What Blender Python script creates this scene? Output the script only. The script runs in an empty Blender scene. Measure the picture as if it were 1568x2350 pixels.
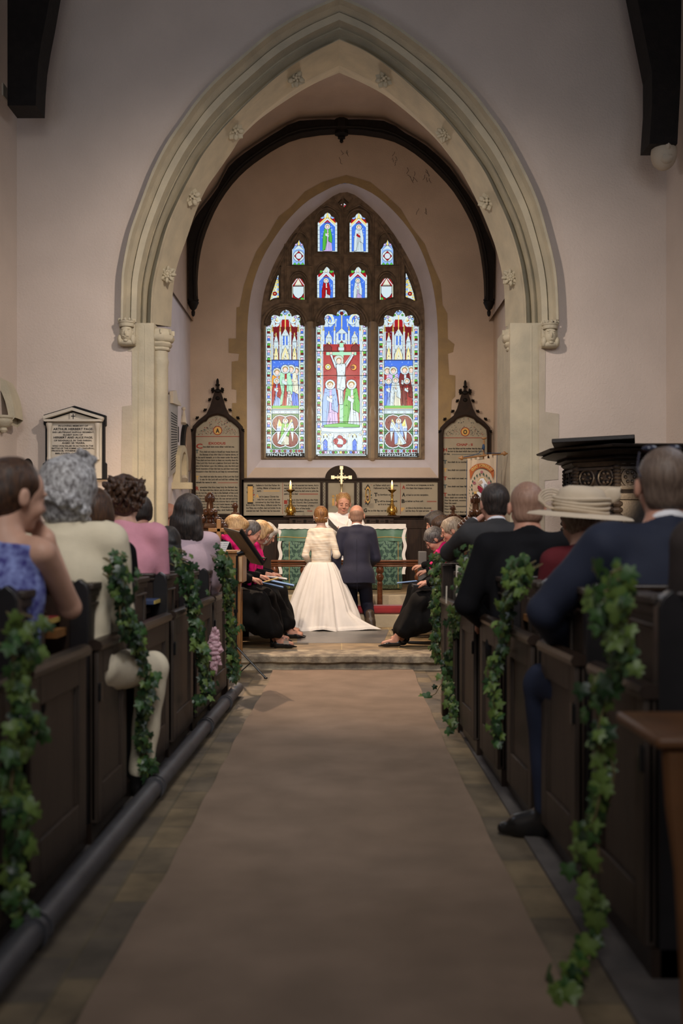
import bpy, bmesh, math, random
import numpy as np
from mathutils import Vector, Matrix, geometry
R_ = math.radians
rnd = random.Random(7)
# ---------------------------------------------------------------- camera, world, lights
SC = bpy.context.scene
COL = SC.collection
F_PX, CX_PX, HY_PX, CAM_H = 2400.0, 784.0, 1235.0, 1.2
cam = bpy.data.cameras.new('camera'); camo = bpy.data.objects.new('camera', cam); COL.objects.link(camo)
camo.location = (0, 0, CAM_H); camo.rotation_euler = (R_(90), 0, 0)
cam.sensor_fit = 'VERTICAL'; cam.sensor_height = 36.0; cam.sensor_width = 24.0
cam.lens = F_PX/2350*36.0
cam.shift_x = (784-CX_PX)/2350; cam.shift_y = (HY_PX-1175)/2350
cam.clip_start = 0.05; cam.clip_end = 100
cam.dof.use_dof = True; cam.dof.focus_distance = 12.3; cam.dof.aperture_fstop = 2.2
SC.camera = camo
SC.view_settings.view_transform = 'Standard'; SC.view_settings.look = 'None'
SC.view_settings.gamma = 1.0; SC.view_settings.use_curve_mapping = False
SC.view_settings.exposure = 0.52
W = bpy.data.worlds.new('world'); SC.world = W; W.use_nodes = True
W.node_tree.nodes['Background'].inputs[0].default_value = (.62, .72, 1.0, 1)
W.node_tree.nodes['Background'].inputs[1].default_value = 0.05
def lamp(name, kind, loc, energy, color, target=None, size=.3, size_y=None, angle=90, blend=.6):
    l = bpy.data.lights.new(name, kind); l.energy = energy; l.color = color
    o = bpy.data.objects.new(name, l); COL.objects.link(o); o.location = loc
    if kind == 'AREA':
        l.size = size
        if size_y: l.shape = 'RECTANGLE'; l.size_y = size_y
    elif kind == 'SPOT':
        l.spot_size = R_(angle); l.spot_blend = blend; l.shadow_soft_size = size
    else: l.shadow_soft_size = size
    if target is not None:
        o.rotation_euler = (Vector(target)-Vector(loc)).to_track_quat('-Z', 'Y').to_euler()
    return o
WARM = (1.0, .70, .42); SOFT = (1.0, .86, .72); COOL = (.72, .82, 1.0)
# spotlights fixed on the chancel side of the arch, high up, aimed at the altar and the choir
lamp('chancel_spot', 'SPOT', (-1.45, 10.9, 3.9), 230, (1, .78, .55), (0.2, 14.2, 1.0), .05, angle=95)
lamp('chancel_spot', 'SPOT', (1.45, 10.9, 3.9), 110, (1, .78, .55), (-0.2, 14.2, 1.0), .05, angle=95)
lamp('chancel_lamp', 'POINT', (0, 12.6, 4.6), 24, (1, .78, .58), size=.15)
lamp('choir_spot', 'SPOT', (-1.5, 11.8, 4.4), 620, (1, .72, .50), (0.15, 9.3, 0.0), .04, angle=48, blend=.5)
# nave lights on the roof truss, over the aisle, turned to the arch and the couple
lamp('nave_spot', 'SPOT', (.1, 6.0, 4.3), 250, (1, .85, .72), (0.0, 12.4, 1.2), .06, angle=34, blend=.6)
lamp('nave_lamp', 'SPOT', (-.2, 7.3, 4.3), 190, (1, .85, .74), (-.2, 9.9, 1.9), .07, angle=150, blend=.9)
lamp('pier_spot', 'SPOT', (-2.2, 7.6, 1.5), 70, WARM, (-1.75, 9.9, 1.5), .05, angle=55, blend=1)
lamp('pier_spot', 'SPOT', (2.2, 7.6, 1.5), 38, WARM, (1.70, 9.9, 1.6), .05, angle=55, blend=1)
# daylight from the aisle and east windows, with two unseen fill lights added
lamp('aisle_window_light', 'AREA', (-2.95, 6.5, 3.9), 20, COOL, (2.0, 9.0, 1.4), 1.8, 1.4)
lamp('aisle_window_light', 'AREA', (2.95, 5.5, 3.9), 34, (.8, .86, 1), (-1.0, 7, .8), 1.8, 1.4)
lamp('west_fill_light', 'AREA', (0, -2.0, 4.6), 60, (1, .97, .95), (0, 5.5, 1.0), 2.2, 2.2)  # added fill from behind the camera to brighten the congregation, no window modelled
lamp('congregation_fill_light', 'SPOT', (0, .6, 5.4), 520, (1, .95, .90), (0, 6.8, 1.0), .8, angle=66, blend=1)  # added soft spot on the congregation, cone leaves upper wall corners dark
lamp('east_window_light', 'AREA', (0, 16.3, 4.4), 16, (.8, .88, 1), (0, 9, 1.5), 1.8, 2.6)

def P(px, py, d): return Vector(((px-CX_PX)*d/F_PX, d, CAM_H-(py-HY_PX)*d/F_PX))

# ---------------------------------------------------------------- materials
MATS = {}
def mat(name, col, rough=.6, var=.0, vs=8.0, bump=.0, bs=60.0, metal=0.0, emit=0.0, stretch=None, col2=None,
        spec=.5, sheen=0.0, trans=0.0, detail=4, wave=None, fn=None):
    if name in MATS: return MATS[name]
    m = bpy.data.materials.new(name); m.use_nodes = True; nt = m.node_tree; N = nt.nodes; L = nt.links
    b = N['Principled BSDF']; b.inputs['Roughness'].default_value = rough; b.inputs['Metallic'].default_value = metal
    b.inputs['Base Color'].default_value = (*col, 1); b.inputs['Specular IOR Level'].default_value = spec
    if sheen: b.inputs['Sheen Weight'].default_value = sheen
    tc = N.new('ShaderNodeTexCoord'); src = tc.outputs['Object']
    mp = N.new('ShaderNodeMapping'); L.new(src, mp.inputs[0]); src = mp.outputs[0]
    if stretch: mp.inputs['Scale'].default_value = stretch
    if var or col2:
        n = N.new('ShaderNodeTexNoise'); n.inputs['Scale'].default_value = vs; n.inputs['Detail'].default_value = detail
        L.new(src, n.inputs['Vector'])
        r = N.new('ShaderNodeValToRGB'); c2 = col2 or tuple(max(0, c*(1-var)) for c in col)
        c1 = col if col2 else tuple(min(1, c*(1+var)) for c in col)
        r.color_ramp.elements[0].position = .32; r.color_ramp.elements[1].position = .68
        r.color_ramp.elements[0].color = (*c2, 1); r.color_ramp.elements[1].color = (*c1, 1)
        L.new(n.outputs['Fac'], r.inputs[0]); L.new(r.outputs[0], b.inputs['Base Color'])
    if bump:
        n2 = N.new('ShaderNodeTexNoise'); n2.inputs['Scale'].default_value = bs; n2.inputs['Detail'].default_value = 5
        L.new(src, n2.inputs['Vector'])
        bp = N.new('ShaderNodeBump'); bp.inputs['Strength'].default_value = bump; bp.inputs['Distance'].default_value = .01
        L.new(n2.outputs['Fac'], bp.inputs['Height']); L.new(bp.outputs[0], b.inputs['Normal'])
    if emit:
        b.inputs['Emission Color'].default_value = (*col, 1); b.inputs['Emission Strength'].default_value = emit
    if trans: b.inputs['Transmission Weight'].default_value = trans
    if fn: fn(nt, b, src)
    MATS[name] = m; return m

def fn_bricks(c1, c2, cm, sx, sy, mortar=.012, bumpd=.004):
    def f(nt, b, src):
        N = nt.nodes; L = nt.links
        rt = N.new('ShaderNodeMapping'); rt.inputs['Rotation'].default_value = (0, 0, R_(90)); L.new(src, rt.inputs[0]); src = rt.outputs[0]
        t = N.new('ShaderNodeTexBrick'); t.inputs['Color1'].default_value = (*c1, 1); t.inputs['Color2'].default_value = (*c2, 1)
        t.inputs['Mortar'].default_value = (*cm, 1); t.inputs['Scale'].default_value = 1.0
        t.inputs['Brick Width'].default_value = sx; t.inputs['Row Height'].default_value = sy
        t.inputs['Mortar Size'].default_value = mortar; t.inputs['Mortar Smooth'].default_value = .3
        n = N.new('ShaderNodeTexNoise'); n.inputs['Scale'].default_value = 5.5; n.inputs['Detail'].default_value = 7
        L.new(src, n.inputs['Vector']); L.new(src, t.inputs['Vector'])
        mx = N.new('ShaderNodeMixRGB'); mx.blend_type = 'OVERLAY'; mx.inputs[0].default_value = .95
        L.new(t.outputs['Color'], mx.inputs[1]); L.new(n.outputs['Fac'], mx.inputs[2])
        hs = N.new('ShaderNodeHueSaturation'); hs.inputs['Saturation'].default_value = 1.25
        L.new(mx.outputs[0], hs.inputs['Color']); L.new(hs.outputs[0], b.inputs['Base Color'])
        n3 = N.new('ShaderNodeTexNoise'); n3.inputs['Scale'].default_value = 30; n3.inputs['Detail'].default_value = 5
        L.new(src, n3.inputs['Vector'])
        ad = N.new('ShaderNodeMath'); ad.operation = 'SUBTRACT'; L.new(n3.outputs['Fac'], ad.inputs[0]); L.new(t.outputs['Fac'], ad.inputs[1])
        bp = N.new('ShaderNodeBump'); bp.inputs['Strength'].default_value = .6; bp.inputs['Distance'].default_value = bumpd
        L.new(ad.outputs[0], bp.inputs['Height']); L.new(bp.outputs[0], b.inputs['Normal'])
    return f
PLASTER = mat('lime_plaster', (.63, .535, .46), .9, .05, 1.6, .5, 55)
PLASTER_E = mat('chancel_plaster', (.60, .485, .39), .9, .07, 2.2, .5, 50)
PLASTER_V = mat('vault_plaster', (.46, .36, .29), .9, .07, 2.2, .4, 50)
PLASTER_W = mat('reveal_plaster', (.64, .60, .64), .9, .05, 3, .4, 40)
STONE = mat('arch_limestone', (.55, .485, .345), .85, col2=(.44, .395, .29), vs=5, bump=.35, bs=45)
STONE_D = mat('arch_darker_limestone', (.50, .44, .31), .85, col2=(.38, .34, .25), vs=6, bump=.4, bs=45)  # slightly darker limestone for the carved flowers
STONE_Y = mat('window_quoin_stone', (.42, .305, .155), .9, col2=(.33, .245, .14), vs=5, bump=.5, bs=40)
STONE_Q = mat('pale_quoin_stone', (.52, .45, .35), .9, col2=(.45, .39, .30), vs=5, bump=.4, bs=40)
TRAC = mat('tracery_stone', (.25, .18, .12), .9, col2=(.12, .088, .06), vs=11, bump=.7, bs=50)
MULL = mat('mullion_stone', (.40, .31, .20), .9, col2=(.31, .24, .17), vs=9, bump=.5, bs=50)
OAK_K = mat('black_oak', (.008, .006, .005), .6, .3, 14, .3, 60, spec=.2)
PEWW = mat('dark_pew_oak', (.030, .018, .012), .34, col2=(.018, .011, .008), vs=6, bump=.12, bs=24, stretch=(6, 6, .8))
PEWD = mat('pew_panel_oak', (.046, .032, .023), .5, col2=(.028, .019, .014), vs=5, bump=.12, bs=24, stretch=(6, 6, .8))
WAIN = mat('wainscot_oak', (.040, .019, .010), .5, col2=(.022, .011, .006), vs=6, bump=.1, bs=24, stretch=(6, 6, .8), spec=.25)
FRAME = mat('frame_oak', (.020, .010, .006), .6, .3, 10, .1, 30, spec=.25)
STALL = mat('carved_stall_oak', (.085, .034, .014), .22, col2=(.04, .016, .008), vs=9, bump=.1, bs=30)
LOAK = mat('light_oak', (.34, .165, .055), .4, col2=(.26, .115, .035), vs=5, bump=.08, bs=30, stretch=(7, 7, .7))
RAILW = mat('rail_mahogany', (.16, .055, .022), .22, col2=(.09, .03, .013), vs=7, stretch=(.8, 7, 7))
PULP = mat('pulpit_oak', (.012, .009, .008), .5, .4, 18, .15, 70, spec=.3)
BOARD = mat('painted_board', (.40, .36, .28), .6, col2=(.33, .30, .23), vs=3)
PAPER = mat('white_paper', (.80, .78, .76), .8)
INK = mat('black_lettering', (.015, .013, .012), .7)
REDI = mat('red_lettering', (.32, .04, .025), .7)
GOLDI = mat('gold_leaf_paint', (.66, .40, .10), .5)
BLUEI = mat('blue_green_paint', (.03, .07, .09), .7)
MARB = mat('white_marble', (.58, .52, .42), .45, .05, 6)
SLATE = mat('black_slate', (.007, .007, .008), .6, spec=.2)
BRASS = mat('brass', (.55, .36, .10), .22, .2, 12, metal=1.0)
SILV = mat('pale_brass', (.50, .44, .28), .35, .25, 30, metal=1.0)
BLACKM = mat('black_metal', (.008, .008, .009), .35)
IRON = mat('iron_pipe', (.055, .055, .062), .5, .2, 8, .15, 40)
LINEN = mat('white_linen', (.82, .80, .78), .85, bump=.25, bs=20)
CARPET = mat('coir_carpet', (.37, .262, .185), .95, col2=(.275, .195, .135), vs=3.2, bump=.9, bs=260, detail=9)
LEDGER = mat('black_ledger_stone', (.10, .095, .095), .35, col2=(.16, .145, .125), vs=4, bump=.25, bs=30)
STEPS = mat('worn_step_stone', (.46, .38, .26), .8, col2=(.13, .105, .08), vs=9, bump=1.0, bs=30)
POSTK = mat('pew_post_oak', (.010, .009, .010), .38, .3, 8, .06, 40)
FLOORM = mat('stone_paving', (.2, .2, .2), .75, fn=fn_bricks((.10, .085, .068), (.19, .15, .10), (.12, .10, .07), .30, .19, .007))
FLOORC = mat('chancel_paving', (.3, .25, .18), .6, fn=fn_bricks((.32, .245, .16), (.23, .18, .12), (.36, .29, .18), .9, .55, .008, .003))
GLASSK = mat('lead_came', (.01, .01, .012), .6)
CREAMC = mat('candle_wax', (.85, .66, .36), .5)
FLAME = mat('flame', (1.0, .55, .16), emit=14)

# ---------------------------------------------------------------- mesh buffer
class MB:
    def __init__(s): s.v = []; s.f = []; s.m = []
    def add(s, V, Fc, mi=0):
        o = len(s.v); s.v.extend([tuple(p) for p in V]); s.f.extend([tuple(i+o for i in q) for q in Fc]); s.m.extend([mi]*len(Fc)); return s
    def box(s, c, sz, rot=None, mi=0):
        x, y, z = (a/2 for a in sz); c = Vector(c)
        V = [Vector((i*x, j*y, k*z)) for i in (-1, 1) for j in (-1, 1) for k in (-1, 1)]
        if rot is not None:
            M = rot if isinstance(rot, Matrix) else Matrix.Rotation(rot, 3, 'Z'); V = [M @ p for p in V]
        return s.add([p+c for p in V], [(0, 1, 3, 2), (4, 6, 7, 5), (0, 4, 5, 1), (2, 3, 7, 6), (0, 2, 6, 4), (1, 5, 7, 3)], mi)
    def box2(s, a, b, mi=0):
        a = Vector(a); b = Vector(b); return s.box((a+b)/2, [abs(q) for q in (b-a)], None, mi)
    def tube(s, pts, r, n=8, mi=0, closed=False, sx=1.0):
        pts = [Vector(p) for p in pts]; k = len(pts); rr = r if isinstance(r, (list, tuple)) else [r]*k
        V = []; up = Vector((0, 0, 1)); prev = None
        for i, p in enumerate(pts):
            a = pts[i-1] if (i or closed) else p; b = pts[(i+1) % k] if (i < k-1 or closed) else p
            t = (b-a); t = t.normalized() if t.length > 1e-9 else Vector((0, 0, 1))
            if prev is None:
                x = t.cross(up); x = x if x.length > .05 else t.cross(Vector((1, 0, 0)))
            else: x = prev - t*prev.dot(t)
            x.normalize(); prev = x; y = t.cross(x)
            for j in range(n):
                q = 2*math.pi*j/n; V.append(p + (x*math.cos(q)*sx + y*math.sin(q))*rr[i])
        Fc = []
        for i in range(k if closed else k-1):
            for j in range(n):
                a = i*n+j; b = i*n+(j+1) % n; c = ((i+1) % k)*n+(j+1) % n; d = ((i+1) % k)*n+j; Fc.append((a, b, c, d))
        if not closed: Fc.append(tuple(range(n))[::-1]); Fc.append(tuple((k-1)*n+j for j in range(n)))
        return s.add(V, Fc, mi)
    def lathe(s, prof, c=(0, 0, 0), n=16, mi=0, M=None, a0=0, ph=0):
        c = Vector(c); V = []
        for (r, z) in prof:
            for j in range(n):
                q = 2*math.pi*j/n+ph; p = Vector((r*math.cos(q), r*math.sin(q), z))
                V.append((M @ p if M else p)+c)
        k = len(prof); Fc = [(i*n+j, i*n+(j+1) % n, (i+1)*n+(j+1) % n, (i+1)*n+j) for i in range(k-1) for j in range(n)]
        Fc.append(tuple(range(n))[::-1]); Fc.append(tuple((k-1)*n+j for j in range(n)))
        return s.add(V, Fc, mi)
    def ell(s, c, r, n=12, mi=0, M=None):
        prof = [(math.sin(math.pi*i/n), -math.cos(math.pi*i/n)) for i in range(n+1)]; prof[0] = (.001, -1); prof[-1] = (.001, 1)
        D = Matrix.Diagonal(Vector(r)).to_3x3()
        return s.lathe(prof, c, max(8, n), mi, (M @ D) if M else D)
    def prism(s, pts, off, mi=0):
        """closed ngon pts (3D) extruded by vector off"""
        off = Vector(off); pts = [Vector(p) for p in pts]; n = len(pts)
        return s.add(pts+[p+off for p in pts], [tuple(range(n)), tuple(range(2*n-1, n-1, -1))]+[(i, i+n, (i+1) % n+n, (i+1) % n) for i in range(n)], mi)
    def plate(s, outer, holes, to3, th, mi=0, mis=None):
        """flat plate with holes: 2D loops -> to3(x,z,depth)"""
        loops = [outer]+list(holes); P2 = []; E = []
        for lp in loops:
            o = len(P2); P2 += [Vector(p) for p in lp]; E += [(o+i, o+(i+1) % len(lp)) for i in range(len(lp))]
        vs, es, fs, *_ = geometry.delaunay_2d_cdt(P2, E, [], 0, 1e-5)
        def inside(p, lp):
            c = False; j = len(lp)-1
            for i in range(len(lp)):
                a, b = lp[i], lp[j]
                if (a[1] > p[1]) != (b[1] > p[1]) and p[0] < (b[0]-a[0])*(p[1]-a[1])/(b[1]-a[1])+a[0]: c = not c
                j = i
            return c
        keep = []
        for f in fs:
            cx = sum(vs[i][0] for i in f)/len(f); cy = sum(vs[i][1] for i in f)/len(f)
            if inside((cx, cy), outer) and not any(inside((cx, cy), h) for h in holes): keep.append(tuple(f))
        s.add([to3(p[0], p[1], 0) for p in vs], keep, mi)
        if th:
            s.add([to3(p[0], p[1], th) for p in vs], [f[::-1] for f in keep], mi)
            for lp in loops:
                n = len(lp); s.add([to3(p[0], p[1], 0) for p in lp]+[to3(p[0], p[1], th) for p in lp],
                                   [(i, (i+1) % n, (i+1) % n+n, i+n) for i in range(n)], mi if mis is None else mis)
        return s
    def strip(s, A, B, mi=0, closed=False):
        n = len(A); k = n if closed else n-1
        return s.add(list(A)+list(B), [(i, (i+1) % n, (i+1) % n+n, i+n) for i in range(k)], mi)
    def obj(s, name, mats, parent=None, smooth=40, bevel=0, recalc=True, solid=0):
        me = bpy.data.meshes.new(name); loc = Vector((0, 0, 0))
        if parent is not None: loc = wloc(parent)
        me.from_pydata([tuple(Vector(p)-loc) for p in s.v], [], s.f)
        mats = mats if isinstance(mats, (list, tuple)) else [mats]
        for m in mats: me.materials.append(m)
        me.polygons.foreach_set('material_index', s.m)
        if recalc:
            bm = bmesh.new(); bm.from_mesh(me); bmesh.ops.recalc_face_normals(bm, faces=bm.faces); bm.to_mesh(me); bm.free()
        if smooth:
            me.polygons.foreach_set('use_smooth', [True]*len(me.polygons)); me.set_sharp_from_angle(angle=R_(smooth))
        me.update(); o = bpy.data.objects.new(name, me); COL.objects.link(o)
        if parent is not None: o.parent = parent
        if bevel:
            b = o.modifiers.new('bevel', 'BEVEL'); b.width = bevel; b.segments = 2; b.limit_method = 'ANGLE'; b.angle_limit = R_(40)
        return o
def wloc(o):
    v = Vector(o.location)
    while o.parent is not None: o = o.parent; v += Vector(o.location)
    return v
def tag(o, label, cat, group=None, kind=None):
    o['label'] = label; o['category'] = cat
    if group: o['group'] = group
    if kind: o['kind'] = kind
    return o
def thing(name, loc, label, cat, group=None):
    o = bpy.data.objects.new(name, None); o.empty_display_size = .1; COL.objects.link(o); o.location = loc
    return tag(o, label, cat, group)
def struct(mb, name, m, **k):
    o = mb.obj(name, m, **k); o['kind'] = 'structure'; return o
def cr(pts, n=6):
    """Catmull-Rom resample of 2D/3D points"""
    pts = [Vector(p) for p in pts]; out = []
    for i in range(len(pts)-1):
        p0 = pts[max(i-1, 0)]; p1 = pts[i]; p2 = pts[i+1]; p3 = pts[min(i+2, len(pts)-1)]
        for j in range(n):
            t = j/n; out.append(.5*((2*p1)+(p2-p0)*t+(2*p0-5*p1+4*p2-p3)*t*t+(3*p1-p0-3*p2+p3)*t**3))
    out.append(pts[-1]); return out
def resamp(pts, n):
    pts = [Vector(p) for p in pts]; L = [0]
    for a, b in zip(pts, pts[1:]): L.append(L[-1]+(b-a).length)
    out = []; j = 0
    for i in range(n):
        t = L[-1]*i/(n-1)
        while j < len(L)-2 and L[j+1] < t: j += 1
        q = (t-L[j])/max(1e-9, L[j+1]-L[j]); out.append(pts[j].lerp(pts[j+1], min(1, max(0, q))))
    return out
# text -> mesh
def text_mesh(body, bold=0.0):
    cu = bpy.data.curves.new('t', 'FONT'); cu.body = body; cu.size = 1.0; cu.offset = bold; cu.resolution_u = 2; cu.fill_mode = 'FRONT'
    o = bpy.data.objects.new('t', cu); COL.objects.link(o); dg = bpy.context.evaluated_depsgraph_get()
    me = bpy.data.meshes.new_from_object(o.evaluated_get(dg)); V = [v.co.copy() for v in me.vertices]; Fc = [tuple(p.vertices) for p in me.polygons]
    bpy.data.objects.remove(o); bpy.data.curves.remove(cu); bpy.data.meshes.remove(me); return V, Fc
def text_px(mb, body, x0, x1, yb, h, d, mi=0, bold=.02, to=None):
    """one line of lettering fitted between pixel columns x0..x1 of the plane at distance d"""
    V, Fc = text_mesh(body, bold)
    if not V: return
    a = min(p.x for p in V); b = max(p.x for p in V); sx = (x1-x0)/(b-a); sy = h/.72
    mb.add([P(x0+(p.x-a)*sx, yb-p.y*sy, d) for p in V], Fc, mi)
# ================================================================ SETTING
DW = 9.9      # west face of the chancel-arch wall
DE = 16.5     # east wall
# ---- floors
b = MB(); b.box2((-3.3, -3, -.12), (3.3, 9.75, 0)); struct(b, 'floor', FLOORM, smooth=0)
b = MB(); b.box2((-2.6, 9.72, -.12), (2.6, 12.5, .14)); struct(b, 'floor_chancel', FLOORC, smooth=0)
b = MB(); b.box2((-2.6, 12.5, -.12), (2.6, 13.1, .27)); b.box2((-2.6, 13.1, -.12), (2.6, 16.6, .48)); struct(b, 'floor_sanctuary', FLOORC, smooth=0)
# worn stone steps
b = MB()
xs = [-1.9+3.8*i/60 for i in range(61)]
def wob(x, a, f=1.0): return a*(math.sin(x*7.3*f)+.6*math.sin(x*17.1*f+1)+.5*math.sin(x*41*f+2))
A = [(x, 9.50+wob(x, .006), .0) for x in xs]; B_ = [(x, 9.515+wob(x, .010, 1.3), .055+wob(x, .004)) for x in xs]
C_ = [(x, 9.475+wob(x, .006, .8), .075+wob(x, .003)) for x in xs]; D_ = [(x, 9.47+wob(x, .007, .7), .128) for x in xs]
E_ = [(x, 9.495+wob(x, .006, .7), .144) for x in xs]; G_ = [(x, 9.9, .144) for x in xs]
for p, q in ((A, B_), (B_, C_), (C_, D_), (D_, E_), (E_, G_)): b.strip(p, q)
o = struct(b, 'trim_1', STEPS, smooth=60)
b = MB(); b.box2((-2.5, 12.44, .13), (2.5, 12.62, .285)); b.box2((-2.5, 13.02, .27), (2.5, 13.2, .49)); struct(b, 'trim_2', mat('sanctuary_step_stone', (.50, .42, .29), .8, col2=(.40, .33, .23), vs=5, bump=.4, bs=25), bevel=.01)
# ledger slab set into the chancel floor
b = MB(); q = [P(700, 1462, 11.4), P(880, 1462, 11.4)]
b.add([(-.45, 10.55, .1415), (.42, 10.55, .1415), (.55, 12.1, .1415), (-.5, 12.1, .1415)], [(0, 1, 2, 3)])
struct(b, 'trim_3', LEDGER, smooth=0)
# ---- carpet runner
b = MB(); n = 60; L = []; Rr = []
for i in range(n+1):
    t = i/n; d = 2.0+(9.46-2.0)*t
    py = HY_PX+CAM_H*F_PX/d
    xl = np.interp(py, [1532, 1566, 1700, 1800, 2000, 2224, 2350, 2900], [628, 618, 541, 491, 387, 250, 186, -120])
    xr = np.interp(py, [1532, 1600, 1700, 1800, 2000, 2296, 2350, 2900], [945, 972, 1017, 1063, 1160, 1305, 1332, 1600])
    L.append(Vector(((xl-784)*d/F_PX+.004*math.sin(d*9), d, .0))); Rr.append(Vector(((xr-784)*d/F_PX+.003*math.sin(d*7+1), d, .0)))
up = Vector((0, 0, .014)); M_ = [[l.lerp(r, k/12)+up+Vector((0, 0, .003*math.sin(l.y*3+k))) for l, r in zip(L, Rr)] for k in range(13)]
b.strip(L, M_[0])
for k in range(12): b.strip(M_[k], M_[k+1])
b.strip(M_[12], Rr)
c = b.obj('carpet_runner', CARPET); tag(c, 'beige woven carpet runner lying along the aisle up to the chancel step', 'carpet')
# ---- west wall of the chancel arch: curves measured on the arch
OUT_L = [(282, 740), (283, 680), (285, 630), (294, 577), (306, 529), (327, 471), (354, 400), (387, 336), (425, 281), (456, 238), (498, 192), (560, 137), (625, 83), (700, 38), (779, 3)]
OUT_R = [(1278, 740), (1276, 680), (1270, 618), (1254, 549), (1231, 469), (1200, 399), (1155, 317), (1118, 265), (1080, 217), (1021, 158), (960, 108), (900, 65), (840, 30), (779, 3)]
MID_L = [(348, 745), (350, 690), (354, 650), (368, 588), (388, 519), (421, 446), (446, 399), (467, 362), (500, 318), (539, 275), (595, 220), (656, 169), (720, 128), (779, 99)]
MID_R = [(1206, 745), (1204, 690), (1198, 640), (1188, 588), (1166, 519), (1132, 443), (1110, 399), (1085, 362), (1050, 315), (1010, 268), (960, 220), (900, 168), (838, 125), (779, 99)]
INN_L = [(393, 750), (395, 698), (400, 643), (409, 602), (428, 549), (450, 485), (473, 434), (501, 393), (535, 344), (560, 303), (604, 258), (673, 207), (725, 175), (779, 150)]
INN_R = [(1160, 750), (1159, 698), (1155, 643), (1141, 579), (1121, 522), (1095, 462), (1062, 399), (1038, 365), (997, 310), (945, 257), (883, 205), (830, 174), (779, 150)]
NS = 90
def curve(pts, d): return resamp([P(x, y, d) for x, y in cr([(x, y) for x, y in pts], 5)], NS)
oL = curve(OUT_L, DW); oR = curve(OUT_R, DW)
mL = curve(MID_L, DW+.12); mR = curve(MID_R, DW+.12); iL = curve(INN_L, DW+.55); iR = curve(INN_R, DW+.55)
b = MB(); XW = 3.075; ZT = 7.6
def side_wall(curvepts, sx, jamb):
    pts = [Vector((jamb, DW, 0)), Vector((jamb, DW, curvepts[0].z-.001))]+curvepts
    b.strip([Vector((sx*XW*1.1, DW, p.z)) for p in pts], pts)
side_wall(oL, -1, P(303, 900, DW).x); side_wall(oR, 1, P(1250, 900, DW).x)
b.box2((-XW*1.1, DW+.001, oL[-1].z), (XW*1.1, DW+.05, ZT))
# thickness behind (east face of this wall)
b.add([Vector((-3.4, DW, oL[-1].z)), Vector((3.4, DW, oL[-1].z)), Vector((3.4, DW, ZT)), Vector((-3.4, DW, ZT))], [(0, 1, 2, 3)])
struct(b, 'wall_east_nave', PLASTER, smooth=0)
# arch mouldings
def profile_bands(A, B, prof, mb, mi=0):
    """prof: list of (t, depth) from curve A to curve B"""
    rows = [[a.lerp(c_, t)+Vector((0, dd, 0)) for a, c_ in zip(A, B)] for t, dd in prof]
    for r0, r1 in zip(rows, rows[1:]): mb.strip(r0, r1, mi)
hood = [(-.02, .0), (-.02, -.08), (.02, -.12), (.10, -.125), (.16, -.06), (.26, -.0), (.28, .03)]
outer = [(.28, .03), (.30, -.02), (.50, -.03), (.53, .03), (.56, .075), (.62, .085), (.66, .03), (.71, .01), (.74, .05), (.79, .12), (.87, .13), (.92, .07), (.97, .05), (.985, .10), (1, .10)]
inner = [(0, -.02), (.02, -.04), (.08, -.04), (.10, .0), (.94, .0), (1, .0)]
for sgn, (o1, m1, i1) in ((-1, (oL, mL, iL)), (1, (oR, mR, iR))):
    b = MB()
    o2 = [Vector((p.x, DW, p.z)) for p in o1]; m2 = [Vector((p.x, DW+.08, p.z)) for p in m1]; i2 = [Vector((p.x, DW+.55, p.z)) for p in i1]
    profile_bands(o2, m2, hood+outer, b); profile_bands(m2, i2, inner, b)
    i5 = [Vector((p.x*1.06, DW+.85, p.z+.06)) for p in i1]; b.strip(i2, i5)
    struct(b, 'trim_arch_left' if sgn < 0 else 'trim_arch_right', STONE, smooth=50)
# east face of arch wall, closing above the arch seen from the chancel
b = MB(); b.strip([Vector((-3.2, DW+.84, p.z+.06)) for p in iL], [Vector((p.x*1.06, DW+.84, p.z+.06)) for p in iL]); b.strip([Vector((3.2, DW+.84, p.z+.06)) for p in iR], [Vector((p.x*1.06, DW+.84, p.z+.06)) for p in iR])
b.box2((-3.2, DW+.80, iL[-1].z+.06), (3.2, DW+.84, ZT)); struct(b, 'wall_west_chancel', PLASTER_E, smooth=0)
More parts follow.
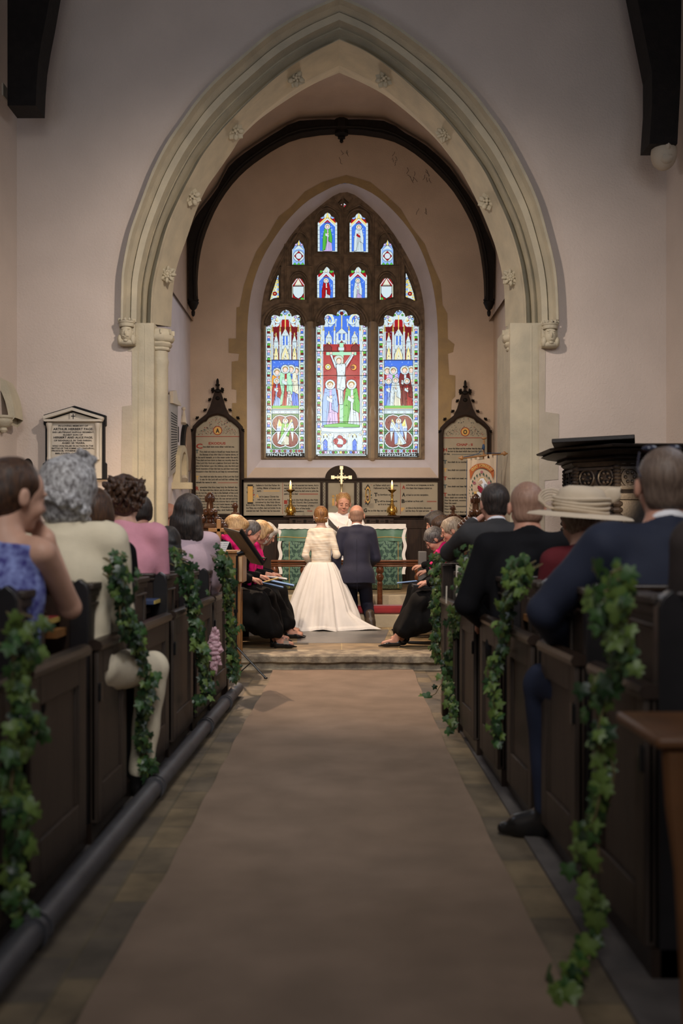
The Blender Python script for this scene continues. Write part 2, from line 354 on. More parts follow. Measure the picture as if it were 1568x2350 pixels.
# jambs (piers) below the springing: moulded order, shaft, quoins
def pier(side):
    zt = P(0, 745, DW).z; sx = -1 if side == 'left' else 1
    if side == 'left': X = [303, 316, 330, 340, 350]; sh = (350, 386)
    else: X = [1250, 1237, 1224, 1212, 1200]; sh = (1167, 1201)
    b = MB()
    def cx(px, d): return (px-784)*d/F_PX
    prof = [(X[0], 0), (X[1], 0), (X[1]-sx*-2, .03), (X[2], .045), (X[2]-sx*3, .02), (X[3], .03), (X[3]-sx*3, .075), (X[4], .10), (X[4], .14)]
    pts = [Vector((cx(px, DW+dd), DW-.004+dd, 0)) for px, dd in prof]
    b.strip(pts, [p+Vector((0, 0, zt)) for p in pts])
    # straight part of the wall behind shaft, through the wall thickness
    xj = cx(sh[0] if sx < 0 else sh[1], DW+.2); xr = (-1.78 if sx < 0 else 1.60)
    b.box2((sx*2.2, DW+.02, 0), (xr, DW+.83, zt+.02))
    struct(b, 'trim_pier_'+side, STONE, smooth=40)
    # attached half-octagonal shaft
    c = (cx((sh[0]+sh[1])/2, DW+.16), DW+.16); r = abs(cx(sh[1], DW+.12)-cx(sh[0], DW+.12))/2
    b = MB(); b.lathe([(r*1.25, .0), (r*1.25, .25), (r*1.05, .33), (r, .36), (r, P(0, 835, DW).z), (r*1.04, P(0, 832, DW).z), (r*1.09, P(0, 824, DW).z), (r*1.04, P(0, 819, DW).z), (r*.98, P(0, 815, DW).z), (r*.98, P(0, 800, DW).z)], (c[0], c[1], 0), 24)
    zc = lambda y: P(0, y, DW).z
    rr = lambda w: w*DW/F_PX
    b.lathe([(r*.98, zc(800)), (rr(22), zc(799)), (rr(24), zc(796)), (rr(23), zc(792)), (rr(26), zc(790)), (rr(29), zc(784)), (rr(26), zc(780)), (rr(30), zc(778)), (rr(34), zc(771)), (rr(34), zc(766)), (rr(32), zc(764)), (rr(27), zc(751)), (rr(20), zc(748))], (c[0], c[1], 0), 8, ph=R_(22.5))
    for j in range(8):   # battlement ribs on the capital
        q = R_(45*j+12); p = Vector((c[0]+rr(29.5)*math.cos(q), c[1]+rr(29.5)*math.sin(q), zc(757))); b.box(p, (rr(3), rr(7), rr(11)), q+R_(90))
    struct(b, 'trim_shaft_'+side, STONE, smooth=35)
pier('left'); pier('right')
# flush quoin stones on the wall beside the piers
def poly_plate(pts_px, d, th, m, name, mb=None):
    own = mb is None; mb = mb or MB()
    mb.plate([(x, y) for x, y in pts_px], [], lambda x, y, t: P(x, y, d)+Vector((0, -th+t, 0)), th)
    if own: return struct(mb, name, m, smooth=0)
poly_plate([(283, 785), (304, 785), (304, 1235), (276, 1235), (281, 933), (303, 930), (303, 806), (294, 806), (294, 798), (283, 798)], DW, .006, STONE_Q, 'trim_4')
poly_plate([(1237, 790), (1252, 800), (1251, 945), (1283, 950), (1281, 1100), (1249, 1103), (1249, 1300), (1237, 1300)], DW, .006, STONE_Q, 'trim_5')
# square flowers carved on the inner order
def fleuron(px, py, rotdeg, kind, label):
    c = P(px, py, DW+.27); t = thing('carved_flower', c, label, 'carving', 'carved flowers around the chancel arch')
    b = MB(); rot = Matrix.Rotation(R_(rotdeg), 3, 'Y'); n = (4, 5, 6, 8)[kind]
    for j in range(n):
        a = 2*math.pi*j/n+R_(45); rr = .055
        v = rot @ Vector((math.cos(a)*rr, -.012, math.sin(a)*rr)); M = rot @ Matrix.Rotation(-a, 3, 'Y')
        b.ell(c+v, (.032, .022, .026 if n < 6 else .018), 8, 0, M)
        v2 = rot @ Vector((math.cos(a+.4)*.028, -.026, math.sin(a+.4)*.028)); b.ell(c+v2, (.016, .016, .013), 6, 0, M)
    b.box(c+Vector((0, .004, 0)), (.13, .02, .13), rot @ Matrix.Rotation(R_(45 if kind == 0 else 8), 3, 'Y'))
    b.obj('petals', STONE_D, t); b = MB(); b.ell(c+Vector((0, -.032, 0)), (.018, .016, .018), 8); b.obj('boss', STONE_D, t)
for a in [(385, 630, 5, 3, 'square stone flower lowest on the left of the arch'), (442, 453, 20, 0, 'stone flower with broad petals on the left arch curve, above the lowest one'),
          (541, 303, 40, 0, 'stone flower halfway up the left side of the arch'), (680, 182, 60, 1, 'stone flower left of the arch point'),
          (881, 183, -60, 0, 'small scrolled stone flower right of the arch point'), (1020, 308, -40, 2, 'stone rose halfway up the right side of the arch'),
          (1117, 463, -20, 0, 'worn stone flower on the right arch curve, above the lowest one'), (1171, 637, -5, 3, 'square stone flower lowest on the right of the arch')]:
    fleuron(*a)
# ---- carved head corbels
def head_corbel(px, py, label, king):
    c = P(px, py, DW-.07); t = thing('head_corbel', c, label, 'carving'); M = Matrix.Identity(3)
    b = MB(); b.ell(c+Vector((0, -.01, 0)), (.058, .06, .085), 16); b.ell(c+Vector((0, -.066, -.008)), (.011, .018, .024), 8)
    for s in (-1, 1):
        b.ell(c+Vector((s*.022, -.060, .016)), (.014, .008, .008), 8); b.ell(c+Vector((s*.024, -.058, .032)), (.018, .010, .006), 8)
        b.ell(c+Vector((s*.058, .0, 0)), (.012, .02, .025), 8)
        if king: b.ell(c+Vector((s*.016, -.060, -.036)), (.018, .010, .006), 8)
    b.ell(c+Vector((0, -.056, -.048)), (.02, .010, .006), 8); b.ell(c+Vector((0, -.045, -.075)), (.022, .02, .014), 8)
    b.obj('face', STONE, t)
    b = MB(); b.lathe([(.068, 0), (.072, .01), (.070, .03), (.078, .038), (.078, .05), (.06, .052)], c+Vector((0, .0, .058)), 20)
    for j in range(12):
        a = 2*math.pi*j/12; b.ell(c+Vector((.074*math.cos(a), .074*math.sin(a), .12)), (.013, .010, .016), 6)
    b.obj('crown', STONE, t)
    b = MB(); b.box(c+Vector((0, .045, -.01)), (.15, .06, .20)); b.ell(c+Vector((0, .01, -.085)), (.09, .06, .035), 12)
    b.ell(c+Vector((-.06, .0, -.06)), (.03, .05, .05), 10); b.ell(c+Vector((.06, .0, -.06)), (.03, .05, .05), 10)
    b.obj('drapery', STONE, t, bevel=.01)
head_corbel(291, 765, 'carved stone head of a crowned man with a moustache, left of the arch', True)
head_corbel(1263, 770, 'carved stone head of a smooth-faced crowned woman, right of the arch', False)
# ---- nave side walls
def side(sx, name):
    b = MB(); b.box2((sx*XW, -3, 0), (sx*(XW+.3), DW+.1, ZT)); return struct(b, name, PLASTER, smooth=0)
side(-1, 'wall_left'); side(1, 'wall_right')
# niche hood on the left side wall
t = thing('stone_hood', (-3.05, 9.35, 2.25), 'pointed stone arch springing from a moulded corbel on the far left wall', 'arch')
b = MB(); c0 = P(-12, 955, 9.45)
pts = [(34, 958), (31, 930), (25, 905), (17, 885), (9, 871), (-8, 862)]
A = [P(x, y, 9.42) for x, y in pts]; B_ = [P(x-13, y+16, 9.42) for x, y in pts]
for q in (A, B_): pass
b.strip(A, B_); b.strip(A, [p+Vector((0, .25, 0)) for p in A]); b.strip(B_, [p+Vector((0, .25, 0)) for p in B_]); b.strip([p+Vector((0, .25, 0)) for p in A], [p+Vector((0, .25, 0)) for p in B_])
b.obj('arch_moulding', STONE, t)
b = MB(); b.lathe([(.02, -.12), (.035, -.10), (.03, -.075), (.06, -.06), (.075, -.03), (.08, -.02), (.078, .0), (.09, .012), (.09, .03), (.05, .032)], P(8, 962, 9.42), 16); b.obj('corbel', STONE, t)
# ---- roof timbers of the nave
def wall_post(side):
    t = thing('roof_post', P(52 if side < 0 else 1522, 235 if side < 0 else 330, 9.2), 'black oak roof post and curved brace at the top left corner' if side < 0 else 'black oak roof post and curved brace on a stone corbel at the top right', 'roof timber')
    b = MB(); d = 9.15; D3 = lambda x, y, tt: P(x, y, d)+Vector((0, tt, 0))
    if side < 0: pts = [(17, 242), (82, 242), (84, 190), (88, 140), (96, 90), (106, 40), (120, -40), (140, -120), (17, -120)]
    else: pts = [(1491, 330), (1555, 330), (1562, 200), (1566, -120), (1440, -120), (1460, -20), (1476, 60), (1488, 120), (1497, 165), (1497, 240)]
    b.plate(pts, [], D3, .28); b.obj('post', OAK_K, t, smooth=0)
    if side > 0:
        b = MB(); c = P(1524, 352, d+.14); b.ell(c, (.115, .13, .15), 12); b.ell(c+Vector((0, -.1, .02)), (.03, .05, .04), 8); b.ell(c+Vector((.0, -.08, -.07)), (.06, .05, .05), 8); b.obj('stone_corbel', STONE_Q, t)
    else:
        b = MB(); b.box2(P(4, 190, d+.1), P(24, 240, d+.3)); b.obj('wall_plate', STONE_Q, t)
wall_post(-1); wall_post(1)
# ================================================================ CHANCEL SHELL
XL = (437-784)*DE/F_PX; XR = (1133-784)*DE/F_PX
# truss profile (px at d=15.9)
TO = [(433, 690), (432, 560), (434, 535), (448, 500), (470, 470), (500, 430), (525, 383), (560, 352), (600, 325), (640, 300), (687, 277), (784, 274), (881, 277), (930, 305), (980, 335), (1032, 384), (1060, 425), (1090, 468), (1115, 525), (1133, 570), (1135, 600), (1133, 690)]
TI = [(451, 690), (449, 640), (453, 590), (462, 545), (478, 500), (500, 455), (530, 412), (563, 378), (600, 350), (640, 325), (690, 305), (784, 295), (878, 305), (930, 325), (975, 357), (1010, 390), (1045, 430), (1075, 480), (1095, 525), (1108, 580), (1115, 640), (1116, 690)]
DT = 16.0
b = MB()
vault = [P(x, y, DT) for x, y in TO]; vault = [Vector((max(XL-.02, min(XR+.02, p.x))*1.0, 0, p.z)) for p in vault]
vault[0].z = 4.6; vault[-1].z = 4.6
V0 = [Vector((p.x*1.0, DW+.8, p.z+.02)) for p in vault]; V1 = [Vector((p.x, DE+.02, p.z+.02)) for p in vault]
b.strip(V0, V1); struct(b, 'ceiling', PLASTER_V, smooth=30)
b = MB(); b.box2((XL-.25, DW+.8, 0), (XL, DE, 5.6)); struct(b, 'wall_north_chancel', PLASTER_W, smooth=0)
b = MB(); b.box2((XR+.25, DW+.8, 0), (XR, DE, 5.6)); struct(b, 'wall_south_chancel', PLASTER_E, smooth=0)
t = thing('roof_truss', (0, DT, 4.5), 'dark oak arch-braced roof truss curving over the east window', 'roof timber')
b = MB(); to = cr(TO, 2); ti = cr(TI, 2)
b.plate([(p.x, p.y) for p in to]+[(p.x, p.y) for p in reversed(ti)], [], lambda x, y, tt: P(x, y, DT-.2)+Vector((0, tt, 0)), .22); b.obj('brace', OAK_K, t, smooth=30)
b = MB()
for off in (6, 10):
    pass
tm = [P(a[0]*.75+b_[0]*.25, a[1]*.75+b_[1]*.25, DT-.21) for a, b_ in zip([(p.x, p.y) for p in ti], [(p.x, p.y) for p in to])]
b.tube(tm, .018, 6); b.obj('roll_moulding', OAK_K, t)
b = MB(); c = P(784, 292, DT-.12)
b.lathe([(.01, -.24), (.03, -.22), (.025, -.18), (.06, -.17), (.055, -.14), (.11, -.11), (.10, -.06), (.14, -.03), (.14, .08), (.09, .12), (.01, .12)], c, 8, ph=R_(22.5)); b.obj('boss', OAK_K, t)
for px in (442, 1124):
    c = P(px, 690, DT-.11); sx = 1 if px < 784 else -1
    b = MB(); b.lathe([(.01, -.24), (.025, -.22), (.03, -.17), (.02, -.15), (.05, -.12), (.075, -.06), (.085, -.04), (.085, -.02), (.07, -.01), (.085, .0), (.085, .02), (.07, .03), (.07, .06)], c+Vector((sx*.01, 0, 0)), 10); b.obj('pendant_foot', OAK_K, t)
# ---- east wall with window opening
SPL = [(567, 1098), (567, 900), (567, 780), (571, 710), (580, 655), (597, 605), (620, 562), (655, 512), (700, 466), (745, 438), (792, 420), (840, 436), (880, 462), (925, 508), (960, 560), (984, 620), (998, 680), (1005, 760), (1006, 900), (1006, 1098)]
SPL = [(p.x, p.y) for p in cr(SPL, 3)]
FRM = [(600, 1055), (600, 900), (600, 740), (604, 690), (615, 645), (640, 588), (680, 526), (730, 478), (790, 440), (845, 472), (890, 520), (932, 585), (958, 640), (970, 690), (974, 740), (974, 900), (974, 1055)]
FRM = [(p.x, p.y) for p in cr(FRM, 3)]
b = MB(); b.plate([(425, 200), (1145, 200), (1145, 1420), (425, 1420)], [SPL], lambda x, y, tt: P(x, y, DE)+Vector((0, tt, 0)), 0)
struct(b, 'wall_east', PLASTER_E, smooth=0)
DG = DE+.42
b = MB(); sp = resamp([P(x, y, DE) for x, y in SPL], 80); fr = resamp([P(x, y, DG-.10) for x, y in FRM], 80); b.strip(sp, fr)
b.add([sp[0], sp[-1], fr[-1], fr[0]], [(0, 1, 2, 3)]); struct(b, 'trim_window_reveal', PLASTER_W, smooth=60)
# quoin surround
SUR = [(567, 1098), (553, 1098), (549, 1010), (531, 985), (533, 925), (543, 925), (543, 895), (532, 893), (532, 830), (547, 828), (549, 812), (525, 810), (525, 777), (542, 777), (543, 706), (550, 704), (560, 655), (574, 613), (588, 578), (600, 560), (612, 545), (640, 497), (668, 475), (700, 440), (740, 418), (795, 402), (850, 418), (885, 447), (920, 480), (945, 522), (975, 560), (990, 600), (1012, 650), (1016, 700), (1027, 720), (1028, 778), (1043, 790), (1040, 808), (1028, 812), (1031, 860), (1045, 862), (1045, 910), (1037, 918), (1032, 990), (1040, 1010), (1038, 1060), (1020, 1098), (1006, 1098)]
b = MB(); b.plate(SUR+SPL[::-1], [], lambda x, y, tt: P(x, y, DE)+Vector((0, -.008+tt, 0)), .012); struct(b, 'trim_window_surround', STONE_Y, smooth=0)
# light corners of the reveal: stone lining nearest the glass
# ---- the window: tracery plate with holes, mullions, hood ribs
def z2(l, ox=590, oy=690, s=4.02): return [(ox+x/s, oy+y/s) for x, y in l]
def z1(l): return z2(l, 600, 440, 4.126)
left_h = [(88, 1438), (85, 800), (86, 250), (98, 228), (122, 222), (128, 200), (126, 160), (134, 138), (155, 126), (186, 132), (208, 142), (216, 112), (238, 88), (265, 78), (292, 88), (314, 112), (322, 142), (345, 132), (375, 126), (396, 138), (404, 160), (400, 195), (402, 222), (430, 228), (441, 250), (441, 800), (432, 1438)]
cen_h = [(542, 1428), (545, 800), (548, 256), (560, 232), (590, 222), (622, 222), (626, 200), (618, 165), (626, 135), (650, 118), (690, 120), (730, 136), (738, 105), (760, 84), (785, 78), (810, 84), (832, 105), (840, 136), (880, 120), (920, 118), (944, 135), (952, 165), (945, 200), (948, 222), (980, 222), (1004, 234), (1014, 256), (1010, 800), (1002, 1428)]
HL = z2(left_h); HC = z2(cen_h); HR = z2([(x+1044+ (6 if x > 200 else -2), y+3) for x, y in left_h])
U1 = z1([(530, 570), (530, 290), (553, 272), (558, 240), (590, 226), (604, 202), (626, 190), (650, 202), (664, 226), (696, 240), (700, 272), (722, 290), (722, 570)])
U2 = z1([(x+296 if x < 650 else x+292, y+5) for x, y in [(536, 570), (536, 290), (553, 272), (558, 240), (590, 226), (604, 202), (626, 190), (650, 202), (664, 226), (696, 240), (700, 272), (722, 290), (722, 570)]])
s_ = [(288, 695), (288, 545), (308, 522), (318, 490), (344, 476), (357, 448), (370, 476), (396, 490), (402, 522), (413, 545), (413, 695)]
S1 = z1(s_); S2 = z1([(x+840, y) for x, y in s_])
M1 = z1([(525, 1060), (525, 790), (550, 770), (555, 738), (590, 742), (605, 716), (620, 704), (638, 718), (655, 742), (685, 738), (692, 772), (702, 795), (702, 1000), (640, 1018), (580, 1040)])
M2 = z1([(822, 1000), (822, 795), (845, 772), (850, 738), (885, 742), (900, 716), (918, 704), (936, 718), (952, 742), (982, 738), (990, 772), (1005, 795), (1005, 1055), (950, 1040), (890, 1014)])
Sh1 = z1([(287, 1005), (287, 880), (300, 860), (320, 822), (350, 812), (385, 822), (405, 858), (413, 880), (413, 1050), (350, 1022)])
Sh2 = z1([(1118, 1050), (1120, 880), (1132, 858), (1152, 822), (1188, 810), (1225, 824), (1245, 860), (1252, 880), (1252, 1000), (1190, 1016)])
T1 = z1([(170, 1005), (166, 778), (152, 790), (110, 920), (92, 970), (78, 1030), (120, 1012)])
T2 = z1([(1362, 1000), (1364, 765), (1376, 768), (1420, 880), (1446, 960), (1460, 1036), (1410, 1015)])
DM = z1([(778, 95), (808, 122), (782, 150), (745, 120)])
HOLES = [HL, HC, HR, U1, U2, S1, S2, M1, M2, Sh1, Sh2, T1, T2, DM]
b = MB(); b.plate(FRM, HOLES, lambda x, y, tt: P(x, y, DG-.04)+Vector((0, tt, 0)), .05); win = struct(b, 'window_1', TRAC, smooth=0)
def arch_op(x0, x1, yt, ys, yb, n=10):
    cx = (x0+x1)/2; w = (x1-x0)/2
    return [(x0, yb)]+[(cx+w*math.cos(R_(180-180*i/n)), ys-(ys-yt)*math.sin(R_(180-180*i/n))) for i in range(n+1)]+[(x1, yb)]
OPS = [arch_op(606, 702, 701, 748, 1052), arch_op(723, 845, 693, 745, 1052), arch_op(866, 966, 701, 748, 1052)]
OPS += [arch_op(723, 779, 476, 512, 583), arch_op(795, 852, 476, 512, 583), arch_op(664, 708, 534, 560, 612), arch_op(866, 910, 534, 560, 612),
        arch_op(723, 777, 604, 640, 686), arch_op(796, 851, 604, 640, 686), arch_op(664, 708, 624, 652, 690), arch_op(865, 909, 624, 652, 690)]
OPS += [[(617, 692), (622, 655), (640, 612), (646, 612), (646, 690)], [(928, 690), (928, 612), (935, 612), (950, 655), (957, 692)], [(775, 468), (788, 456), (801, 468), (788, 484)]]
b = MB(); b.plate([(x, y) for x, y in FRM], OPS, lambda x, y, tt: P(x, y, DG-.04)+Vector((0, -.075+tt, 0)), .075); b.obj('tracery_face', TRAC, win, smooth=0, bevel=.006)
DR = DG-.12

def rib(pts, r, mb, sx=1.0, n=6): mb.tube([P(x, y, DR) for x, y in pts], r, n, 0, False, sx)
b = MB()
def arcpts(cx, cy, rx, ry, a0, a1, n=14): return [(cx+rx*math.cos(R_(a0+(a1-a0)*i/n)), cy-ry*math.sin(R_(a0+(a1-a0)*i/n))) for i in range(n+1)]
for (cx, w, y0, top) in ((654, 52, 748, 698), (784, 62, 745, 690), (914, 54, 748, 698)):
    rib([(cx-w, y0+8)]+arcpts(cx, y0, w, y0-top, 180, 0)+[(cx+w, y0+8)], .026, b)
    rib(arcpts(cx, y0-2, w-7, y0-top-7, 175, 5), .014, b)
for h in (HL, HC, HR, U1, U2, S1, S2, M1, M2, Sh1, Sh2, T1, T2):
    b.tube([P(x, y, DG-.045) for x, y in h+[h[0]]], .009, 6)
for (cx, w, y0) in ((654, 46, 748), (784, 58, 745), (914, 48, 748)):
    for k in range(9):
        a = R_(20+k*17.5); b.tube([P(cx+w*.98*math.cos(a), y0-w*.80*math.sin(a), DG-.06), P(cx+w*.86*math.cos(a), y0-w*.66*math.sin(a), DG-.045)], .011, 5)
for (cx, w, y0, top) in ((750, 29, 512, 478), (823, 29, 514, 480), (750, 29, 640, 600), (823, 29, 640, 600), (686, 22, 560, 532), (888, 22, 560, 532), (685, 22, 655, 625), (888, 22, 655, 625)):
    rib([(cx-w, y0+40)]+arcpts(cx, y0, w, y0-top, 180, 0)+[(cx+w, y0+40)], .013, b)
for (x, y0, y1) in ((718, 735, 492), (787, 700, 452), (857, 735, 492), (655, 700, 560), (918, 700, 560)):
    rib([(x, y0), (x, y1)], .020, b)
rib([(720, 585), (856, 586)], .02, b); rib([(657, 612), (716, 612)], .02, b); rib([(860, 612), (916, 612)], .02, b)
rib([(718, 492), (750, 470), (787, 490), (825, 470), (857, 492)], .014, b); rib([(765, 455), (787, 490), (810, 455)], .012, b)
rib([(625, 640), (655, 580), (700, 510)], .018, b); rib([(948, 640), (918, 580), (870, 510)], .018, b)
b.obj('tracery_ribs', TRAC, win, smooth=60)
b = MB()
for (x0, x1) in ((698, 726), (841, 869)):
    xm = (x0+x1)/2; pr = [(x0, .0), (x0+5, -.085), (xm-4, -.15), (xm+4, -.15), (x1-5, -.085), (x1, 0)]
    lo = [P(x, 1052, DG-.04)+Vector((0, dd, 0)) for x, dd in pr]; hi = [P(x, 742, DG-.04)+Vector((0, dd, 0)) for x, dd in pr]
    b.strip(lo, hi); b.strip(lo, [P(xm, 1070, DG-.04) for _ in lo])
for (x0, x1) in ((600, 611), (960, 974)):
    b.box2(P(x0, 1052, DG-.04)+Vector((0, -.03, 0)), P(x1, 748, DG-.04))
b.obj('mullion', MULL, win, smooth=30)
b = MB(); b.add([P(597, 1048, DG-.03), P(977, 1048, DG-.03), P(1006, 1096, DE), P(567, 1096, DE)], [(0, 1, 2, 3)]); struct(b, 'trim_sill', PLASTER_E, smooth=0)

b = MB(); rr_ = random.Random(3)
for (x, y, n) in ((982, 400, 5), (940, 395, 6), (968, 480, 3), (905, 360, 4), (1090, 480, 2), (790, 350, 4)):
    for k in range(n):
        q = [(x+rr_.uniform(-12, 12), y+rr_.uniform(-12, 12))]
        for j in range(3): q.append((q[-1][0]+rr_.uniform(-5, 5), q[-1][1]+rr_.uniform(1, 7)))
        b.tube([P(a_, c_, DE-.004) for a_, c_ in q], .003, 4)
struct(b, 'trim_8', mat('old_cobweb', (.10, .08, .07), .9))
# ---------------------------------------------------------------- stained glass (coloured, leaded, daylight put in as the glass's own emission)
GC = {'w': (.66, .80, .86), 'c': (.80, .82, .66), 'y': (.95, .80, .22), 'o': (.95, .42, .05), 'b': (.06, .20, .85), 'lb': (.30, .50, .95), 'r': (.40, .004, .012),
      'dr': (.17, .003, .008), 'g': (.10, .50, .06), 'dg': (.01, .19, .06), 'mg': (.42, .85, .58), 'p': (.62, .48, .85), 'f': (.92, .72, .62), 'br': (.42, .26, .05), 'pk': (.92, .55, .75), 'sk': (.62, .80, .90), 'k': None}
GK = list(GC); GM = [GLASSK if GC[k] is None else mat('glass_'+{'w': 'white', 'c': 'cream', 'y': 'yellow', 'o': 'orange', 'b': 'blue', 'lb': 'light_blue', 'r': 'ruby', 'dr': 'deep_ruby', 'g': 'green', 'dg': 'deep_green', 'mg': 'mint', 'p': 'violet', 'f': 'flesh', 'br': 'olive', 'pk': 'pink', 'sk': 'pale_sky'}[k], GC[k], .25, emit=.68) for k in GK]
for m_ in GM:
    if m_ is not GLASSK:
        b_ = m_.node_tree.nodes['Principled BSDF']; c_ = tuple(b_.inputs['Base Color'].default_value); b_.inputs['Base Color'].default_value = (c_[0]*.12, c_[1]*.12, c_[2]*.12, 1)
class Gl:
    def __init__(s): s.b = MB(); s.z = 0
    def poly(s, col, pts, lead=.9):
        n = len(pts); s.z += 1
        if lead and col != 'k':
            c = Vector((sum(p[0] for p in pts)/n, sum(p[1] for p in pts)/n)); P2 = []
            for p in pts:
                v = Vector(p)-c; L_ = v.length or 1; P2.append(c+v*(1+lead*1.15/L_))
            s._p('k', [(p.x, p.y) for p in P2]); s.z += .5
        s._p(col, pts)
    def _p(s, col, pts):
        q = [P(x, y, DG+.03-.00025*s.z) for x, y in pts]
        s.b.add(q, [tuple(range(len(q)))], GK.index(col))
    def circ(s, col, x, y, r, lead=.8, ry=None, n=12): s.poly(col, [(x+r*math.cos(2*math.pi*i/n), y+(ry or r)*math.sin(2*math.pi*i/n)) for i in range(n)], lead)
    def rect(s, col, x0, y0, x1, y1, lead=.8): s.poly(col, [(x0, y0), (x1, y0), (x1, y1), (x0, y1)], lead)
    def line(s, col, pts, w=1.0):
        s.z += 1
        for a, b in zip(pts, pts[1:]):
            v = Vector((b[0]-a[0], b[1]-a[1])); L_ = v.length
            if L_ < 1e-6: continue
            nrm = Vector((-v.y, v.x))/L_*w/2; e = v/L_*w*.3
            s._p(col, [(a[0]+nrm.x-e.x, a[1]+nrm.y-e.y), (b[0]+nrm.x+e.x, b[1]+nrm.y+e.y), (b[0]-nrm.x+e.x, b[1]-nrm.y+e.y), (a[0]-nrm.x-e.x, a[1]-nrm.y-e.y)])
    def arc(s, col, x, y, r, a0, a1, w, n=12): s.line(col, [(x+r*math.cos(R_(a0+(a1-a0)*i/n)), y-r*math.sin(R_(a0+(a1-a0)*i/n))) for i in range(n+1)], w)
    def obj(s, label): o = s.b.obj('stained_glass', GM, win, smooth=0, recalc=False); o['label'] = label; return o
def etch(g, x0, y0, x1, y1, n, cols=('k', 'k', 'sk', 'y', 'k', 'lb'), ln=4):
    for i in range(n):
        x = rnd.uniform(x0, x1); y = rnd.uniform(y0, y1); a = rnd.choice((0, 1.57, 1.57, .9, 2.2)); L_ = rnd.uniform(1.5, ln); g.line(rnd.choice(cols), [(x, y), (x+L_*math.cos(a), y+L_*math.sin(a))], .65)
def beads(g, x, y0, y1, side, step=16.5, base=0):
    y = y0; k = base
    while y < y1-4:
        if k % 2 == 0:
            g.rect('w', x-4, y, x+4, y+5); g.circ('g' if (k//2) % 3 else 'mg', x, y+8, 3); g.rect('dr', x-3.4, y+10.5, x+3.4, y+15); g.line('y', [(x+side*4.2, y+5), (x+side*3.6, y+14)], 1.3)
        else:
            g.rect('w', x-4, y, x+4, y+5); g.circ('pk', x, y+7.6, 2.8); g.rect('b' if k % 4 == 1 else 'lb', x-3, y+10, x+3, y+15); g.line('y', [(x+side*4.2, y+5), (x+side*3.6, y+14)], 1.2)
        y += step; k += 1
def fig(g, x, y, h, robe, mantle, lean=0, halo='w', under='w', kneel=False):
    """draped haloed figure: y = top of halo, h = height"""
    r = h*.085; w = h*.15; yb = y+h; hy = y+r*1.15
    g.poly(robe, [(x-w*.7, hy+r), (x+w*.7, hy+r), (x+w*1.15+lean, yb), (x-w*1.15+lean, yb)])
    g.poly(mantle, [(x-w*.75, hy+r*.9), (x-w*.1, hy+r), (x-w*.2+lean*.5, y+h*.62), (x-w*.5+lean, yb-h*.06), (x-w*1.2+lean, yb-h*.02), (x-w*1.1, y+h*.5)])
    g.poly(mantle, [(x+w*.25, hy+r), (x+w*.75, hy+r*.9), (x+w*1.15, y+h*.5), (x+w*1.1+lean, y+h*.7), (x+w*.2+lean*.4, y+h*.62)])
    for q in (-.5, -.15, .3, .62): g.line('k', [(x+w*q*.7, y+h*.45), (x+w*q*1.2+lean, yb-h*.03)], .55)
    g.poly(under, [(x-w*.45, y+h*.33), (x+w*.35, y+h*.42), (x+w*.25, y+h*.49), (x-w*.55, y+h*.42)], .6)
    g.circ(halo, x, hy, r*1.25); g.circ('f', x, hy+r*.1, r*.62, .5, r*.75); g.arc('br', x, hy, r*.66, 0, 180, r*.28)
    g.circ('f', x+w*.1, y+h*.36, r*.38, .4)
def canopy(g, x0, x1, y0, y1, sky):
    xm = (x0+x1)/2; w = x1-x0; g.rect(sky, x0, y0-2, x1, y1, 0)
    H = y1-y0
    for k, (cx, cw) in enumerate(((xm, w*.24), (x0+w*.16, w*.13), (x1-w*.16, w*.13))):
        yt = y0+(0 if k == 0 else H*.18)
        g.rect('w', cx-cw*.62, yt+H*.22, cx+cw*.62, y1)
        g.rect('b' if k == 0 else 'sk', cx-cw*.35, yt+H*.26, cx-cw*.12, yt+H*.52, .5); g.rect('b' if k == 0 else 'sk', cx+cw*.12, yt+H*.26, cx+cw*.35, yt+H*.52, .5)
        g.poly('w', [(cx-cw*.6, yt+H*.24), (cx, yt+H*.02), (cx+cw*.6, yt+H*.24)]); g.line('y', [(cx, yt-H*.02), (cx, yt+H*.10)], 1.6)
        g.poly('c', [(cx-cw*.62, y1), (cx-cw*.55, y1-H*.2), (cx, y1-H*.44), (cx+cw*.55, y1-H*.2), (cx+cw*.62, y1)])
        g.line('y', [(cx-cw*.5, y1-2), (cx, y1-H*.38), (cx+cw*.5, y1-2)], 1.6); g.circ('k', cx, y1-H*.14, 1.2, 0)
        for s in (-1, 1): g.rect('k', cx+s*cw*.42-.7, y1-H*.36, cx+s*cw*.42+.7, y1-H*.26, 0)
    etch(g, x0+2, y0+H*.1, x1-2, y1-2, 90)
    for x in (x0+w*.02, x0+w*.31, x1-w*.31, x1-w*.02):
        g.rect('w', x-2, y0+H*.1, x+2, y1+4); [g.rect('y', x-2+.25*j, y0+H*(.10-.045*j), x+2-.25*j, y0+H*(.125-.045*j), .5) for j in range(5)]; g.rect('c', x-2.8, y0+H*.52, x+2.8, y0+H*.56, .5)
